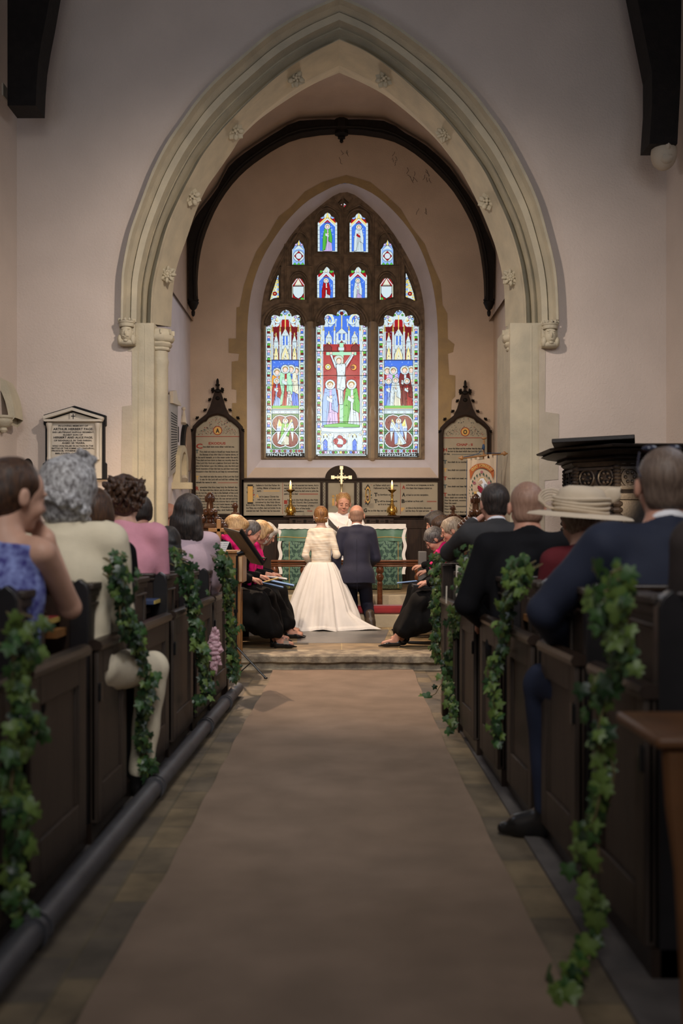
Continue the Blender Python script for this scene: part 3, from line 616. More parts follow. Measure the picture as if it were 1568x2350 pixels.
def lancet(h, x0, x1, label, kind):
    g = Gl(); g._p('w', h); xm = (x0+x1)/2
    g.rect('b' if kind == 'c' else 'r', x0+(r_:=(x1-x0)*.24), 724 if kind == 'c' else 734, x1-r_, 800)
    for i in range(5): g.line('w' if i % 2 else 'y', [(xm+(i-2)*(x1-x0)*.115, 722 if i == 2 else 734), (xm+(i-2)*(x1-x0)*.115, 760)], 2.2)
    # cusped head border
    r0 = (x1-x0)
    for s in (-1, 1):
        g.arc('w', xm, 718 if kind != 'c' else 716, 9 if kind != 'c' else 10, 0, 180, 4, 10)
        cx = xm+s*r0*.30
        g.arc('w', cx, 738 if kind != 'c' else 735, r0*.13, -60 if s < 0 else 0, 180 if s < 0 else 240, 6); g.arc('y', cx, 738 if kind != 'c' else 735, r0*.13-1, 0, 180, 1.4)
        g.circ('p', cx-s*3, 728, 2.5); g.circ('lb', cx+s*4, 731, 2.5); g.circ('g', cx+s*8, 738, 2.2); g.circ('lb', xm+s*5, 716, 2.2); g.circ('g', xm+s*9, 723, 1.8)
        g.arc('w', xm+s*r0*.20, 733, r0*.09, 180, 360, 4); g.arc('k', xm+s*r0*.20, 735, r0*.09, 180, 360, .8)
        g.circ('p', xm+s*r0*.44, 749, 2.2)
    g.circ('dr' if kind == 'c' else 'lb', xm, 719, 3.5)
    return g, xm
def angel_panel(g, x0, x1, y0, y1, flip, c1):
    xm = (x0+x1)/2; ym = (y0+y1)/2; rx = (x1-x0)/2; ry = (y1-y0)/2
    g.rect('dg', x0, y0, x1, y1); q = .52
    for rr, col in ((rx*.58, 'w'), (rx*.50, 'dr')):
        for sx in (-1, 1):
            for sy in (-1, 1): g.circ(col, xm+sx*rx*.36, ym+sy*ry*.46, rr, .8 if col == 'w' else .6)
        g.rect(col, xm-rx*(.6 if col == 'w' else .54), ym-ry*.5, xm+rx*(.6 if col == 'w' else .54), ym+ry*.5, 0)
        g.rect(col, xm-rx*.4, ym-ry*(.86 if col == 'w' else .78), xm+rx*.4, ym+ry*(.86 if col == 'w' else .78), 0)
    for s in (-1, 1):
        g.poly('w', [(xm+s*5, ym-ry*.3), (xm+s*15, ym-ry*.75), (xm+s*20, ym-ry*.2), (xm+s*17, ym+ry*.6), (xm+s*13, ym+ry*.1)])
        g.poly('y', [(xm+s*6, ym-ry*.32), (xm+s*15, ym-ry*.72), (xm+s*16, ym-ry*.3)], .5); g.rect(c1 if s*flip > 0 else 'lb', xm+s*16-3.5, ym-ry*.18, xm+s*16+3.5, ym-ry*.02, .5)
    fig(g, xm, ym-ry*.74, ry*1.5, 'c', c1, lean=-2*flip, under='w')
    g.poly('sk', [(xm+flip*13, ym-ry*.55), (xm+flip*18, ym-ry*.5), (xm-flip*10, ym+ry*.75), (xm-flip*18, ym+ry*.68)], .9); g.line('k', [(xm+flip*14, ym-ry*.5), (xm-flip*14, ym+ry*.66)], .6)
# left light
def side_light(h, x0, x1, label, figs, flip, c1, sky):
    g, xm = lancet(h, x0, x1, label, 's')
    canopy(g, x0+13, x1-13, 752, 828, 'dr')
    g.rect('b', x0+13, 826, x1-13, 936); 
    for i in range(40): g.circ('lb', x0+15+rnd.random()*(x1-x0-30), 830+rnd.random()*60, 1.2, 0, n=6)
    for a in figs: fig(g, *a)
    g.rect('g', x0+13, 931, x1-13, 938); g.line('br', [(x0+13, 937), (x1-13, 937)], 1.5)
    g.rect('sk', x0+9, 943, x1-9, 949); 
    for i in range(5): g.circ('w', x0+17+i*(x1-x0-34)/4, 946, 2.4, .4, 1.6)
    angel_panel(g, x0+10, x1-10, 950, 1030, flip, c1)
    for s, x in ((1, x0+6), (-1, x1-6)):
        beads(g, x, 750, 1032, s, base=0 if s > 0 else 1); g.line('w', [(x+s*5.5, 752), (x+s*5.5, 1030)], 2.0); g.line('sk', [(x-s*5.4, 750), (x-s*5.4, 1046)], 1.6); g.line('k', [(x+s*7.3, 752), (x+s*7.3, 1030)], .7)
    for i in range(6):
        x = x0+12+i*(x1-x0-24)/5; g.circ(['g', 'p', 'g', 'lb', 'g', 'r'][i], x, 1035, 2.6); g.rect('dr', x+4, 1032.5, x+8, 1038)
    g.rect('k', x0, 1039.5, x1, 1047, 0)
    etch(g, x0+14, 835, x1-14, 930, 70, ('k', 'k', 'k', 'br'), 7); etch(g, x0+14, 955, x1-14, 1026, 40, ('k', 'k', 'br'), 5)
    for y in range(756, 1040, 8): g.line('k', [(x0+1, y), (x0+11, y)], .6); g.line('k', [(x1-11, y), (x1-1, y)], .6)
    for i in range(15): q = x0+4+i*(x1-x0-8)/15; g.line('w', [(q, 1041), (q+rnd.uniform(-1, 1), 1046)], 1.3); g.line('w', [(q, rnd.choice((1041.3, 1043.5, 1045.6))), (q+3.6, rnd.choice((1041.3, 1043.5, 1045.6)))], 1.0)
    for y in (827, 884, 941, 990): g.line('k', [(x0, y), (x1, y)], 1.2)
    return g.obj(label)
side_light(HL, 611, 699, 'left light with a group of haloed figures above an angel', [(636, 845, 92, 'p', 'o', 0), (680, 842, 94, 'br', 'lb', 0), (668, 838, 96, 'b', 'c', 2), (655, 838, 96, 'r', 'mg', 0), (635, 868, 66, 'lb', 'r', -3), (664, 898, 34, 'w', 'w', 0)], 1, 'g', 'dr')
side_light(HR, 869, 961, 'right light with a group of haloed figures above an angel', [(889, 842, 90, 'pk', 'r', 0), (903, 842, 90, 'g', 'p', 0), (944, 840, 94, 'w', 'c', 0), (929, 840, 96, 'w', 'dr', 3), (892, 868, 68, 'lb', 'b', 0), (908, 866, 70, 'c', 'w', 0), (934, 868, 66, 'r', 'dr', 4)], -1, 'lb', 'r')
# centre light
g, xm = lancet(HC, 726, 843, '', 'c')
canopy(g, 741, 828, 752, 806, 'b')
g.rect('r', 742, 790, 826, 975, 0); 
for cx in (752, 784, 816):
    g.poly('dr' if cx != 784 else 'r', [(cx-9, 806), (cx-9, 797), (cx, 788 if cx != 784 else 782), (cx+9, 797), (cx+9, 806)])
for i in range(70):
    x = 743+rnd.random()*82; y = 808+rnd.random()*100; g.line('dr', [(x, y), (x+rnd.uniform(-5, 5), y+rnd.uniform(-5, 5))], .8)
g.rect('mg', 749, 808, 818, 815); g.rect('mg', 779.5, 787, 788.5, 972); g.rect('w', 777, 797, 790, 804)
g.circ('y', 753, 842, 6.5); g.circ('w', 753, 842, 3); g.circ('o', 812, 843, 6.5); g.circ('dr', 810, 843, 4, .3)
g.circ('c', 777, 827, 11.5); g.circ('w', 777, 827, 9, .4)
for s, hx in ((-1, 760), (1, 810)):
    sh = 781+s*9; g.poly('w', [(sh, 836), (sh+s*2, 846), (hx+3, 815), (hx-3, 812)], .7); g.circ('f', hx, 810.5, 3, .5)
g.poly('w', [(771, 836), (794, 835), (792, 862), (793, 866), (774, 866), (774, 858)])
g.poly('w', [(774, 864), (794, 864), (793, 890), (788, 898), (773, 894)]); g.line('k', [(784, 868), (780, 893)], .5)
g.poly('w', [(775, 892), (788, 897), (787, 928), (779, 928)]); g.line('k', [(781.5, 896), (782.5, 926)], .6)
g.circ('f', 778, 829, 5.2, .6, 6.2); g.arc('br', 778, 827, 5.4, 10, 190, 1.8)
fig(g, 758, 872, 108, 'p', 'lb', 0); fig(g, 807, 872, 108, 'w', 'g', 0, 'w')
etch(g, 745, 875, 822, 972, 60, ('k', 'k', 'br'), 8); etch(g, 772, 832, 796, 890, 14, ('br', 'k'), 6)
for q in ([(771, 836), (774, 858), (773, 894), (776, 928)], [(794, 835), (792, 862), (794, 890), (787, 897), (787, 928)], [(763, 814), (781-8, 838)], [(757, 813), (769, 845)], [(807, 815), (792, 838)], [(813, 813), (797, 844)]): g.line('k', q, .9)
g.poly('g', [(744, 975), (784, 971), (825, 975), (825, 980), (744, 980)]); g.poly('w', [(733, 980), (758, 984), (810, 984), (835, 979), (830, 989), (800, 992), (765, 992), (738, 989)])
g.rect('w', 735, 993, 833, 1033); g.circ('sk', 780, 1013, 17); g.rect('w', 766, 996, 796, 1032, .6)
for a in ((780, 1006), (780, 1020), (772, 1013), (788, 1013)): g.circ('r', a[0], a[1], 7, .7)
g.circ('r', 780, 1013, 9, 0); g.poly('w', [(774, 1019), (777, 1010), (774, 1006), (783, 1007), (788, 1012), (787, 1020)], .4)
for x in (747, 814):
    g.rect('sk', x-7, 995, x+7, 1033, .5); g.poly('b', [(x-4.5, 1033), (x-4.5, 1014), (x, 1008), (x+4.5, 1014), (x+4.5, 1033)]); g.line('y', [(x-5, 1004), (x, 996), (x+5, 1004)], 1.4)
    for s in (-1, 1): g.rect('k', x+s*4-.8, 999, x+s*4+.8, 1005, 0)
for x in (737, 758, 803, 827): g.rect('w', x-2, 995, x+2, 1033, .6); g.rect('c', x-2.6, 996, x+2.6, 1000, .4)
etch(g, 736, 994, 832, 1032, 80)
for y in range(756, 1040, 8): g.line('k', [(727, y), (738, y)], .6); g.line('k', [(831, y), (842, y)], .6)
for s, x in ((1, 732), (-1, 837)):
    beads(g, x, 752, 1032, s, base=0 if s > 0 else 1); g.line('w', [(x+s*6, 752), (x+s*6, 976)], 2.4); g.line('k', [(x+s*8, 806), (x+s*8, 976)], .8); g.line('sk', [(x-s*5.4, 750), (x-s*5.4, 1046)], 1.4)
for i in range(9):
    x = 736+i*11.6; g.circ(['g', 'p', 'lb', 'g', 'y', 'g', 'b', 'p', 'g'][i], x, 1038, 2.8); g.rect(['dr', 'w'][i % 2], x+4, 1035.5, x+8, 1041)
g.rect('k', 726, 1043, 843, 1047, 0); g.line('w', [(730, 1045.2), (840, 1045.2)], 1.6)
for y in (806, 862, 968): g.line('k', [(726, y), (843, y)], 1.4)
g.obj('centre light with the crucifixion on a ruby ground')
# upper lights
def small(h, label, robe, mantle, top='y', bot=0, cross='dg'):
    g = Gl(); g._p('w', h); xs_ = [p[0] for p in h]; ys_ = [p[1] for p in h]; x0, x1 = min(xs_), max(xs_); y0, y1 = min(ys_), max(ys_); xm = (x0+x1)/2
    g.rect('r', x0+3, y0+14, x1-3, y0+30, 0)
    for s in (-1, 1): g.circ('lb' if top == 'y' else 'g', xm+s*12, y0+12, 4)
    g.rect('b', x0+6, y0+26, x1-6, y1-3); 
    for i in range(16): g.circ('lb', x0+8+rnd.random()*(x1-x0-16), y0+34+rnd.random()*26, 1.5, 0, n=6)
    g.line('w', [(x0+5, y0+33), (xm, y0+16), (x1-5, y0+33)], 3.4); g.line(top, [(x0+5, y0+28), (xm, y0+11), (x1-5, y0+28)], 3); g.poly(top if top == 'y' else 'c', [(xm-3, y0+14), (xm, y0), (xm+3, y0+14)])
    g.line('b', [(x0+8, y0+38), (xm, y0+23), (x1-8, y0+38)], 1)
    fig(g, xm, y0+28, y1-y0-30, robe, mantle, under='r' if robe == 'w' else 'w')
    for x in (x0+3, x1-3):
        g.line('w', [(x, y0+26), (x, y1)], 4); 
        for j in range(6): g.line('k', [(x-2, y0+32+j*10), (x+2, y0+32+j*10)], .7)
    return g.obj(label)
small(U1, 'upper light with a seated figure in green', 'p', 'g'); small(U2, 'upper light with a seated figure in white', 'w', 'w')
small(M1, 'light with a seated figure in red writing', 'w', 'r', 'w'); small(M2, 'light with a seated figure in violet', 'p', 'w', 'w')
for h, nm in ((S1, 'left'), (S2, 'right')):
    g = Gl(); g._p('lb', h); x = sum(p[0] for p in h)/len(h); y0 = min(p[1] for p in h); y1 = max(p[1] for p in h)
    g.poly('y', [(x-2.5, y0+14), (x, y0), (x+2.5, y0+14)]); g.circ('p', x-6, y0+13, 2.5); g.circ('p', x+6, y0+13, 2.5); g.poly('w', [(x-13, y0+26), (x, y0+14), (x+13, y0+26), (x, y0+22)])
    g.circ('w', x, y0+39, 12.5); g.poly('r', [(x-10, y0+39), (x, y0+28), (x+10, y0+39), (x, y0+50)]); g.circ('w', x, y0+39, 6.5, .5)
    for k in (-4, -1.5, 1.5, 4): g.line('pk', [(x+k, y0+37), (x+k, y0+41)], .8)
    for k in (-9, 0, 9): g.poly('g', [(x+k-4, y1-1), (x+k, y1-6), (x+k+4, y1-1)], .5)
    for s in (-1, 1): g.line('w', [(x+s*14, y0+24), (x+s*14, y1)], 2)
    g.obj('small %s light with a roundel' % nm)
for h, nm in ((Sh1, 'left'), (Sh2, 'right')):
    g = Gl(); g._p('r', h); x = (min(p[0] for p in h)+max(p[0] for p in h))/2; y0 = min(p[1] for p in h)
    g.poly('c', [(x-9, y0+19), (x, y0+3), (x+9, y0+19)]); g.line('w', [(x-13, y0+17), (x, y0-1), (x+13, y0+17)], 1.8); g.line('k', [(x-9, y0+18), (x+9, y0+18)], 1)
    g.poly('w', [(x-12, y0+21), (x+12, y0+21), (x+12, y0+36), (x+7, y0+44), (x, y0+48), (x-7, y0+44), (x-12, y0+36)], 1.4); g.line('sk', [(x, y0+22), (x, y0+46)], .8)
    g.circ('g', x+(9 if nm == 'left' else -11), y0+50, 4)
    for s in (-1, 1): g.line('c', [(x+s*14.5, y0+17), (x+s*14.5, y0+56)], 2.4); g.line('k', [(x+s*13, y0+17), (x+s*13, y0+56)], .6)
    g.obj('shield of arms in the %s light' % nm)
for h, nm, xx, sx in ((T1, 'left', 632, -1), (T2, 'right', 940, 1)):
    g = Gl(); g._p('w', h); g.line('y', [(xx+sx*-6, 645), (xx+sx*4, 682)], 1)
    for j in range(9):
        y = 640+j*5.6; g.rect('y' if j % 2 else 'lb', 636.5 if sx < 0 else 932, y, 640.5 if sx < 0 else 936, y+3.6, .5); q = (636-j*1.9) if sx < 0 else (936+j*1.9); g.rect('y', q-2.5, y+2, q+2, y+5, .5)
    g.circ('r', 631 if sx < 0 else 941, 674, 4.2); g.circ('y', 631 if sx < 0 else 941, 674, 1.4, .3); g.circ('lb', 637 if sx < 0 else 934.5, 639, 2)
    g.obj('narrow %s corner light' % nm)
g = Gl(); g._p('r', DM); g.line('w', [(784, 469), (793, 469)], 3); g.line('w', [(788.4, 465), (788.4, 473)], 3); g.obj('small red diamond light with a white cross')
# ================================================================ EAST END FITTINGS
DB = DE-.10
# wainscot panelling
t = thing('wainscot', (0, DE-.06, .48), 'dark oak panelling along the east wall behind the altar', 'panelling')
b = MB(); b.box2(P(438, 1187, DE-.06), P(1132, 1420, DE-.03)); b.box2(P(438, 1183, DE-.10), P(1132, 1189, DE-.03)); b.box2(P(438, 1208, DE-.075), P(1132, 1213, DE-.05)); b.box2(P(438, 1345, DE-.09), P(1132, 1362, DE-.03))
for x in (560, 596, 632, 935, 970, 1003, 1040, 1075, 1110): b.box2(P(x-3, 1213, DE-.08), P(x+3, 1345, DE-.05))
b.obj('panelling', WAIN, t, smooth=0, bevel=.004)
# tall commandment boards
def comm_board(x0, x1, yb, name, label, tip, medal, lines, left):
    xm = (x0+x1)/2; t = thing('commandment_board', P(xm, yb, DB), label, 'board')
    ys = 1000 if left else 1003       # springing
    D3 = lambda x, y, tt: P(x, y, DB)+Vector((0, tt, 0))
    def trefoil(sc, dy=0):  # top outline left->right
        q = [(-52, 0), (-50, -14), (-42, -22), (-32, -30), (-27, -31), (-21, -39), (-12, -43), (0, -46)]
        L_ = [(xm+a*sc, ys-4+dy+c*sc) for a, c in q]; return L_+[(2*xm-x, y) for x, y in reversed(L_[:-1])]
    inn = [(xm-52, yb-6)]+trefoil(1.0)+[(xm+52, yb-6)]
    out = [(xm-60, yb)]+[(xm-60, ys-8), (xm-57, ys-22), (xm-46, ys-34), (xm-36, ys-42), (xm-26, ys-50), (xm-18, ys-66), (xm-12, ys-86), (xm-6, ys-104), (xm-3.5, tip+30), (xm-2, tip+12), (xm, tip)]
    out += [(2*xm-x, y) for x, y in reversed(out[:-1])]
    b = MB(); b.plate(out, [inn], D3, .07); b.obj('frame', FRAME if True else OAK_K, t, smooth=0, bevel=.006)
    b = MB(); b.tube([P(x, y, DB-.012) for x, y in inn], .016, 6); b.obj('frame_moulding', FRAME, t)
    b = MB(); b.plate(inn, [], lambda x, y, tt: P(x, y, DB)+Vector((0, .03+tt, 0)), .02); b.obj('panel', BOARD, t, smooth=0)
    # crockets and finial
    b = MB()
    def leaf(x, y, s, a, b=b):
        c = P(x, y, DB+.01); M = Matrix.Rotation(R_(a), 3, 'Y')
        for k in (-1, 0, 1): b.ell(c+M @ Vector((k*s*.5, 0, s*(.55 if k == 0 else .2))), (s*.38, .022, s*.5), 6, 0, M @ Matrix.Rotation(R_(k*35), 3, 'Y'))
        b.ell(c, (s*.45, .02, s*.35), 6, 0, M)
    for s in (-1, 1):
        for (dx, dy, a) in ((57, -12, 55), (46, -40, 40), (28, -58, 35), (17, -82, 45), (10, -106, 60)): bb = MB(); leaf(xm+s*dx, ys+dy, .036, s*a, bb); bb.obj('crocket', OAK_K, t)
    yf = tip+28
    leaf(xm, tip+16, .04, 0); leaf(xm-9, yf, .042, -75); leaf(xm+9, yf, .042, 75); b.ell(P(xm, yf, DB), (.05, .03, .035), 8); b.ell(P(xm, tip+8, DB), (.022, .02, .06), 8); b.ell(P(xm, tip+45, DB), (.035, .03, .03), 8)
    b.obj('finial', OAK_K, t)
    # lettering
    b = MB(); dL = DB+.026; mats_ = [INK, REDI, GOLDI, BLUEI]
    cy = ys-12; R0 = 10.5
    for r, m, dd in ((R0, 1, 0), (R0-1.8, 2, .0015)):
        b.add([P(xm+r*math.cos(2*math.pi*i/24), cy+r*math.sin(2*math.pi*i/24), dL-dd) for i in range(24)], [tuple(range(24))], m)
    text_px(b, medal, xm-4.5, xm+4.5, cy+5, 10, dL-.003, 0, .04)
    for i in range(150):
        x = xm+rnd.uniform(-50, 50); y = ys-2-rnd.random()*44
        u = abs(x-xm)/52; 
        if y < ys-4-46*(1-u**1.6)+5 or (x-xm)**2+(y-cy)**2 < 140: continue
        a = rnd.random()*6.3; m = rnd.choice((1, 3, 3, 0)); r = rnd.uniform(.9, 1.7)
        b.add([P(x+r*math.cos(a+k)*(1 if k % 2 else .45), y+r*math.sin(a+k)*(1 if k % 2 else .45), dL) for k in range(6)], [tuple(range(6))], m)
    for k in range(14):
        x = xm-45+k*7; pts = [P(x+4*math.sin(q*.9), ys-4-q*3*(1-abs(x-xm)/60), dL) for q in range(8)]
        for p, q in zip(pts, pts[1:]): b.add([p, q, q+Vector((.003, 0, 0)), p+Vector((.003, 0, 0))], [(0, 1, 2, 3)], 0)
    b.add([P(xm-52, ys+1, dL), P(xm+52, ys+1, dL), P(xm+52, ys+2.4, dL), P(xm-52, ys+2.4, dL)], [(0, 1, 2, 3)], 1)
    for s, xa, xb, y, h, m in lines: text_px(b, s, xa, xb, y, h, dL, m, .035)
    b.obj('lettering', mats_, t, smooth=0, recalc=False)
L_ = []
txt = [('EXODUS', 479, 518, 1020, 5.5, 1), ('C', 450, 465, 1029, 11, 1), ('hou shalt have none other gods but me.', 466, 538, 1027, 4, 0)]
y = 1038.5
body = ['Thou shalt not make to thyself any graven image nor', 'the likeness of any thing that is in heaven above, or', 'in the earth beneath, or in the water under the earth.', 'Thou shalt not bow down to them nor worship them for', 'I the Lord thy God am a jealous God and visit the', 'sins of the fathers upon the children, unto the third and', 'fourth generation of them that hate me, and shew mercy unto', 'thousands in them that love me, and keep my commandments.']
for i, s in enumerate(body): txt.append((s, 450 if i > 1 else 458, 547, y, 3.9, 0)); y += 6.5
txt.append(('T', 449, 456, 1040, 8, 3)); y = 1095.5; txt.append(('T', 449, 457, 1100, 8, 2))
for s, a, c in (('hou shalt not take the name of the Lord thy God', 459, 547), ('in vain: for the Lord will not hold him guiltless, that', 459, 547), ('taketh his name in vain.', 450, 497)): txt.append((s, a, c, y, 3.9, 0)); y += 6.6
txt.append(('ooooooooooo', 500, 546, 1108.5, 2.4, 1)); txt.append(('R', 449, 457, 1125, 8.5, 1)); y = 1120
for i, s in enumerate(['emember that thou keep holy the Sabbath day.', 'Six days shalt thou labour, and do all that thou hast', 'to do: but the seventh day is the Sabbath of the Lord', 'thy God. In it thou shalt do no manner of work, thou,', 'and thy son and thy daughter, thy man servant and thy', 'maid servant, thy cattle and the stranger that is within thy', 'gates. For in six days the Lord made heaven and earth', 'and rested the seventh day. Wherefore the Lord', 'blessed the seventh day, and hallowed it.']):
    txt.append((s, 459 if i < 2 else 450, 546, y, 3.9, 0)); y += 6.5
comm_board(440, 559, 1185, 'a', 'tall gothic wooden text board headed EXODUS, left of the east window', 869, 'A', txt, True)
txt = [('CHAP : II', 1048, 1085, 1023, 5.5, 1), ('H', 1018, 1026, 1036, 8, 1), ('onour thy father and thy mother: that thy days may', 1029, 1112, 1031, 3.9, 0), ('be long in the land which the Lord thy God giv', 1028, 1112, 1037.5, 3.9, 0), ('eth thee.', 1019, 1033, 1043.5, 3.9, 0), ('oooooooooooooooo', 1037, 1105, 1043.5, 2.2, 3)]
for y, s, m in ((1062, 'hou shalt do no murder.', 3), (1080.5, 'hou shalt not commit adultery.', 2), (1099.5, 'hou shalt not steal. ooo', 1), (1118, 'hou shalt not bear false witness.', 3), (1137, 'hou shalt not covet thy neighbours house,', 1)):
    txt.append(('T', 1018, 1026, y+2, 8, m)); txt.append((s, 1028, 1028+len(s)*1.95, y, 3.9, 0))
for y, s, xb in ((1143.5, 'thou shalt not covet thy neighbours wife', 1106), (1150, 'Nor his servant, oooooo', 1070), (1156.5, 'Nor his maid .', 1050), (1163.5, 'Nor his ox, oooooooo', 1070), (1170, 'Nor his ass.', 1048), (1176.5, 'Nor anything that is his.', 1080)): txt.append((s, 1021, xb, y, 3.9, 0))
comm_board(1009, 1127, 1187, 'b', 'tall gothic wooden text board headed CHAP:II, right of the east window', 873, 'O', txt, False)
# reredos with creed and Lord's prayer
t = thing('reredos', P(784, 1185, DB), 'low dark-framed painted reredos with gothic lettering and a round-topped centre', 'panel')
D3 = lambda x, y, tt: P(x, y, DB)+Vector((0, tt, 0))
holes = [[(558, 1106), (735, 1106), (735, 1183), (558, 1183)], [(741, 1106), (747, 1106), (747, 1186), (741, 1186)], [(753, 1107), (813, 1107), (813, 1186), (753, 1186)], [(819, 1106), (825, 1106), (825, 1186), (819, 1186)], [(831, 1106), (1005, 1106), (1005, 1185), (831, 1185)]]
arc = [(783+37*math.cos(R_(a)), 1099-31*math.sin(R_(a))) for a in range(180, -1, -10)]
b = MB(); b.plate([(555, 1190), (555, 1099)]+arc+[(1008, 1099), (1008, 1190)], holes, D3, .05); b.obj('frame', FRAME, t, smooth=0, bevel=.004)
b = MB(); b.box2(P(555, 1097, DB-.03), P(1008, 1101, DB)); b.obj('cornice', FRAME, t)
b = MB(); b.box2(P(556, 1104, DB+.03), P(1007, 1188, DB+.04)); b.obj('painted_panel', BOARD, t, smooth=0)
b = MB(); dL = DB+.027; red, ink, gold, blu = 1, 0, 2, 3
def initial(x0, y0, x1, y1, ch, m1, m2):
    for i in range(26):
        x = rnd.uniform(x0, x1); y = rnd.uniform(y0, y1); r = rnd.uniform(1, 2.3); a = rnd.random()*6
        b.add([P(x+r*math.cos(a+k), y+r*math.sin(a+k)*.8, dL+.001) for k in range(6)], [tuple(range(6))], rnd.choice((m1, m2, 0, 2)))
    text_px(b, ch, x0+2, x1-2, y1-1, y1-y0-3, dL-.001, 0, .06); text_px(b, ch, x0+2.6, x1-2.6, y1-1.6, y1-y0-4.5, dL-.002, 2, .0)
initial(566, 1111, 583, 1154, 'I', red, blu); initial(836, 1111, 853, 1157, 'O', red, blu)
for s, xa, xb, y, m in [('believe in God the Father Al-', 588, 643, 1115.5, 0), ('mighty, Maker of heaven and', 590, 643, 1122, 0), ('earth :', 590, 601, 1128.5, 0), ('ooooooooo', 605, 642, 1128, 2), ('nd in Jesus Christ his', 595, 640, 1141.5, 0), ('only Son our Lord, who was', 591, 643, 1148, 0), ('conceived by the Holy Ghost', 586, 643, 1154.5, 0), ('Born of the Virgin Mary, Suffered under Pon', 565, 645, 1161, 0), ('tius Pilate, was crucified, dead and buried. He de-', 565, 645, 1167.5, 0), ('scended into hell. The third day he rose again', 565, 643, 1174, 0),
                        ('from the dead. He ascended into heaven, And is', 652, 731, 1115.5, 0), ('seated on the right hand of God the Father Al-', 652, 731, 1122, 0), ('mighty. From thence he shall come to judge the', 652, 731, 1128.5, 0), ('quick and the dead', 652, 684, 1135, 0), ('ooooooooooo', 687, 730, 1135, 1), ('believe in the Holy Ghost, the Holy', 660, 730, 1149, 0), ('Catholic Church; the Communion', 661, 730, 1155, 0), ('of Saints; the Forgiveness of sins :', 653, 722, 1162, 0), ('The resurrection of the body;', 653, 712, 1168.5, 0), ('Life everlasting', 653, 698, 1175, 0), ('Amen', 705, 717, 1174, 1),
                        ('ur Father which art in heaven,', 857, 914, 1115.5, 0), ('Hallowed be thy Name.', 858, 905, 1122, 0), ('hy kingdom come.', 867, 904, 1137, 0), ('hy will be done in earth', 866, 912, 1152, 0), ('as it is in heaven.', 868, 904, 1159, 0), ('ive us this day our daily bread.', 844, 905, 1173.5, 0), ('nd forgive us our trespasses, as we for', 932, 997, 1115, 0), ('give them that trespass against us.', 932, 992, 1122, 0), ('nd lead us not into temptation.', 932, 984, 1137.5, 0), ('ut deliver us from evil :', 930, 973, 1152, 0), ('ooooooo', 980, 1002, 1152, 1), ('or thine is the kingdom, the power,', 932, 991, 1167.5, 0), ('and the glory, For ever and ever.', 931, 986, 1174, 0), ('Amen.', 989, 1000, 1174, 1)]:
    text_px(b, s, xa, xb, y, 3.9, dL, m, .035)
for ch, x, y, m in (('A', 587, 1142, 2), ('I', 652, 1156, 1), ('T', 859, 1139, 0), ('T', 859, 1154, 0), ('G', 835, 1175, 0), ('A', 923, 1122, 1), ('A', 923, 1139, 0), ('B', 922, 1154, 0), ('F', 921, 1173, 2)): text_px(b, ch, x, x+7.5, y, 8, dL, m, .05)
text_px(b, 'ihs', 762, 806, 1160, 26, dL, 2, .02)
for x in (648.5, 919): b.add([P(x, 1108, dL), P(x+.8, 1108, dL), P(x+.8, 1180, dL), P(x, 1180, dL)], [(0, 1, 2, 3)], 1)
for x in (744, 822):
    for j in range(22): b.add([P(x-1.5+(j % 2)*1.5, 1108+j*3.5, dL), P(x+(j % 2)*1.5, 1108+j*3.5, dL), P(x+(j % 2)*1.5, 1110+j*3.5, dL), P(x-1.5+(j % 2)*1.5, 1110+j*3.5, dL)], [(0, 1, 2, 3)], 0)
b.obj('lettering', [INK, REDI, GOLDI, BLUEI], t, smooth=0, recalc=False)
# altar
DA = 14.6; AD = .75
t = thing('altar', P(786, 1353, DA), 'altar hung with a green damask frontal', 'altar')
def fn_damask(nt, b, src):
    N = nt.nodes; L = nt.links
    sx = N.new('ShaderNodeSeparateXYZ'); L.new(src, sx.inputs[0])
    def m(op, a, c=None):
        n = N.new('ShaderNodeMath'); n.operation = op
        for i, q in enumerate((a, c)):
            if q is None: continue
            if isinstance(q, (int, float)): n.inputs[i].default_value = q
            else: L.new(q, n.inputs[i])
        return n.outputs[0]
    # mirrored repeat for a damask ogee
    U = m('DIVIDE', m('PINGPONG', m('ADD', sx.outputs[0], 10), .13), .13); V = m('MULTIPLY', sx.outputs[2], 2*math.pi/.34)
    lat = m('ADD', m('COSINE', m('MULTIPLY', U, math.pi)), m('COSINE', V))
    cb = N.new('ShaderNodeCombineXYZ'); L.new(m('MULTIPLY', U, 2.2), cb.inputs[0]); L.new(m('MULTIPLY', m('PINGPONG', m('ADD', sx.outputs[2], 10), .17), 14), cb.inputs[1])
    nz = N.new('ShaderNodeTexNoise'); nz.inputs['Scale'].default_value = 1.6; nz.inputs['Detail'].default_value = 1.5; L.new(cb.outputs[0], nz.inputs['Vector'])
    w = N.new('ShaderNodeMath'); w.operation = 'MULTIPLY_ADD'; w.inputs[1].default_value = .5; w.inputs[2].default_value = .5
    L.new(m('SINE', m('ADD', m('MULTIPLY', lat, 4.2), m('MULTIPLY', nz.outputs['Fac'], 13))), w.inputs[0])
    r = N.new('ShaderNodeValToRGB'); r.color_ramp.elements[0].position = .42; r.color_ramp.elements[1].position = .52
    r.color_ramp.elements[0].color = (.022, .070, .055, 1); r.color_ramp.elements[1].color = (.12, .23, .165, 1)
    L.new(w.outputs[0], r.inputs[0]); L.new(r.outputs[0], b.inputs['Base Color'])
DAMASK = mat('green_damask', (.1, .3, .2), .45, fn=fn_damask)
GSILK = mat('green_silk', (.10, .21, .15), .4, .15, 7, .2, 14)
x0, x1 = P(650, 0, DA).x, P(921, 0, DA).x; zt = P(0, 1203, DA).z; zb = .49
b = MB(); b.box2((x0, DA, zb), (x1, DA+AD, zt-.012)); b.obj('body', WAIN, t)
b = MB(); nx = 120
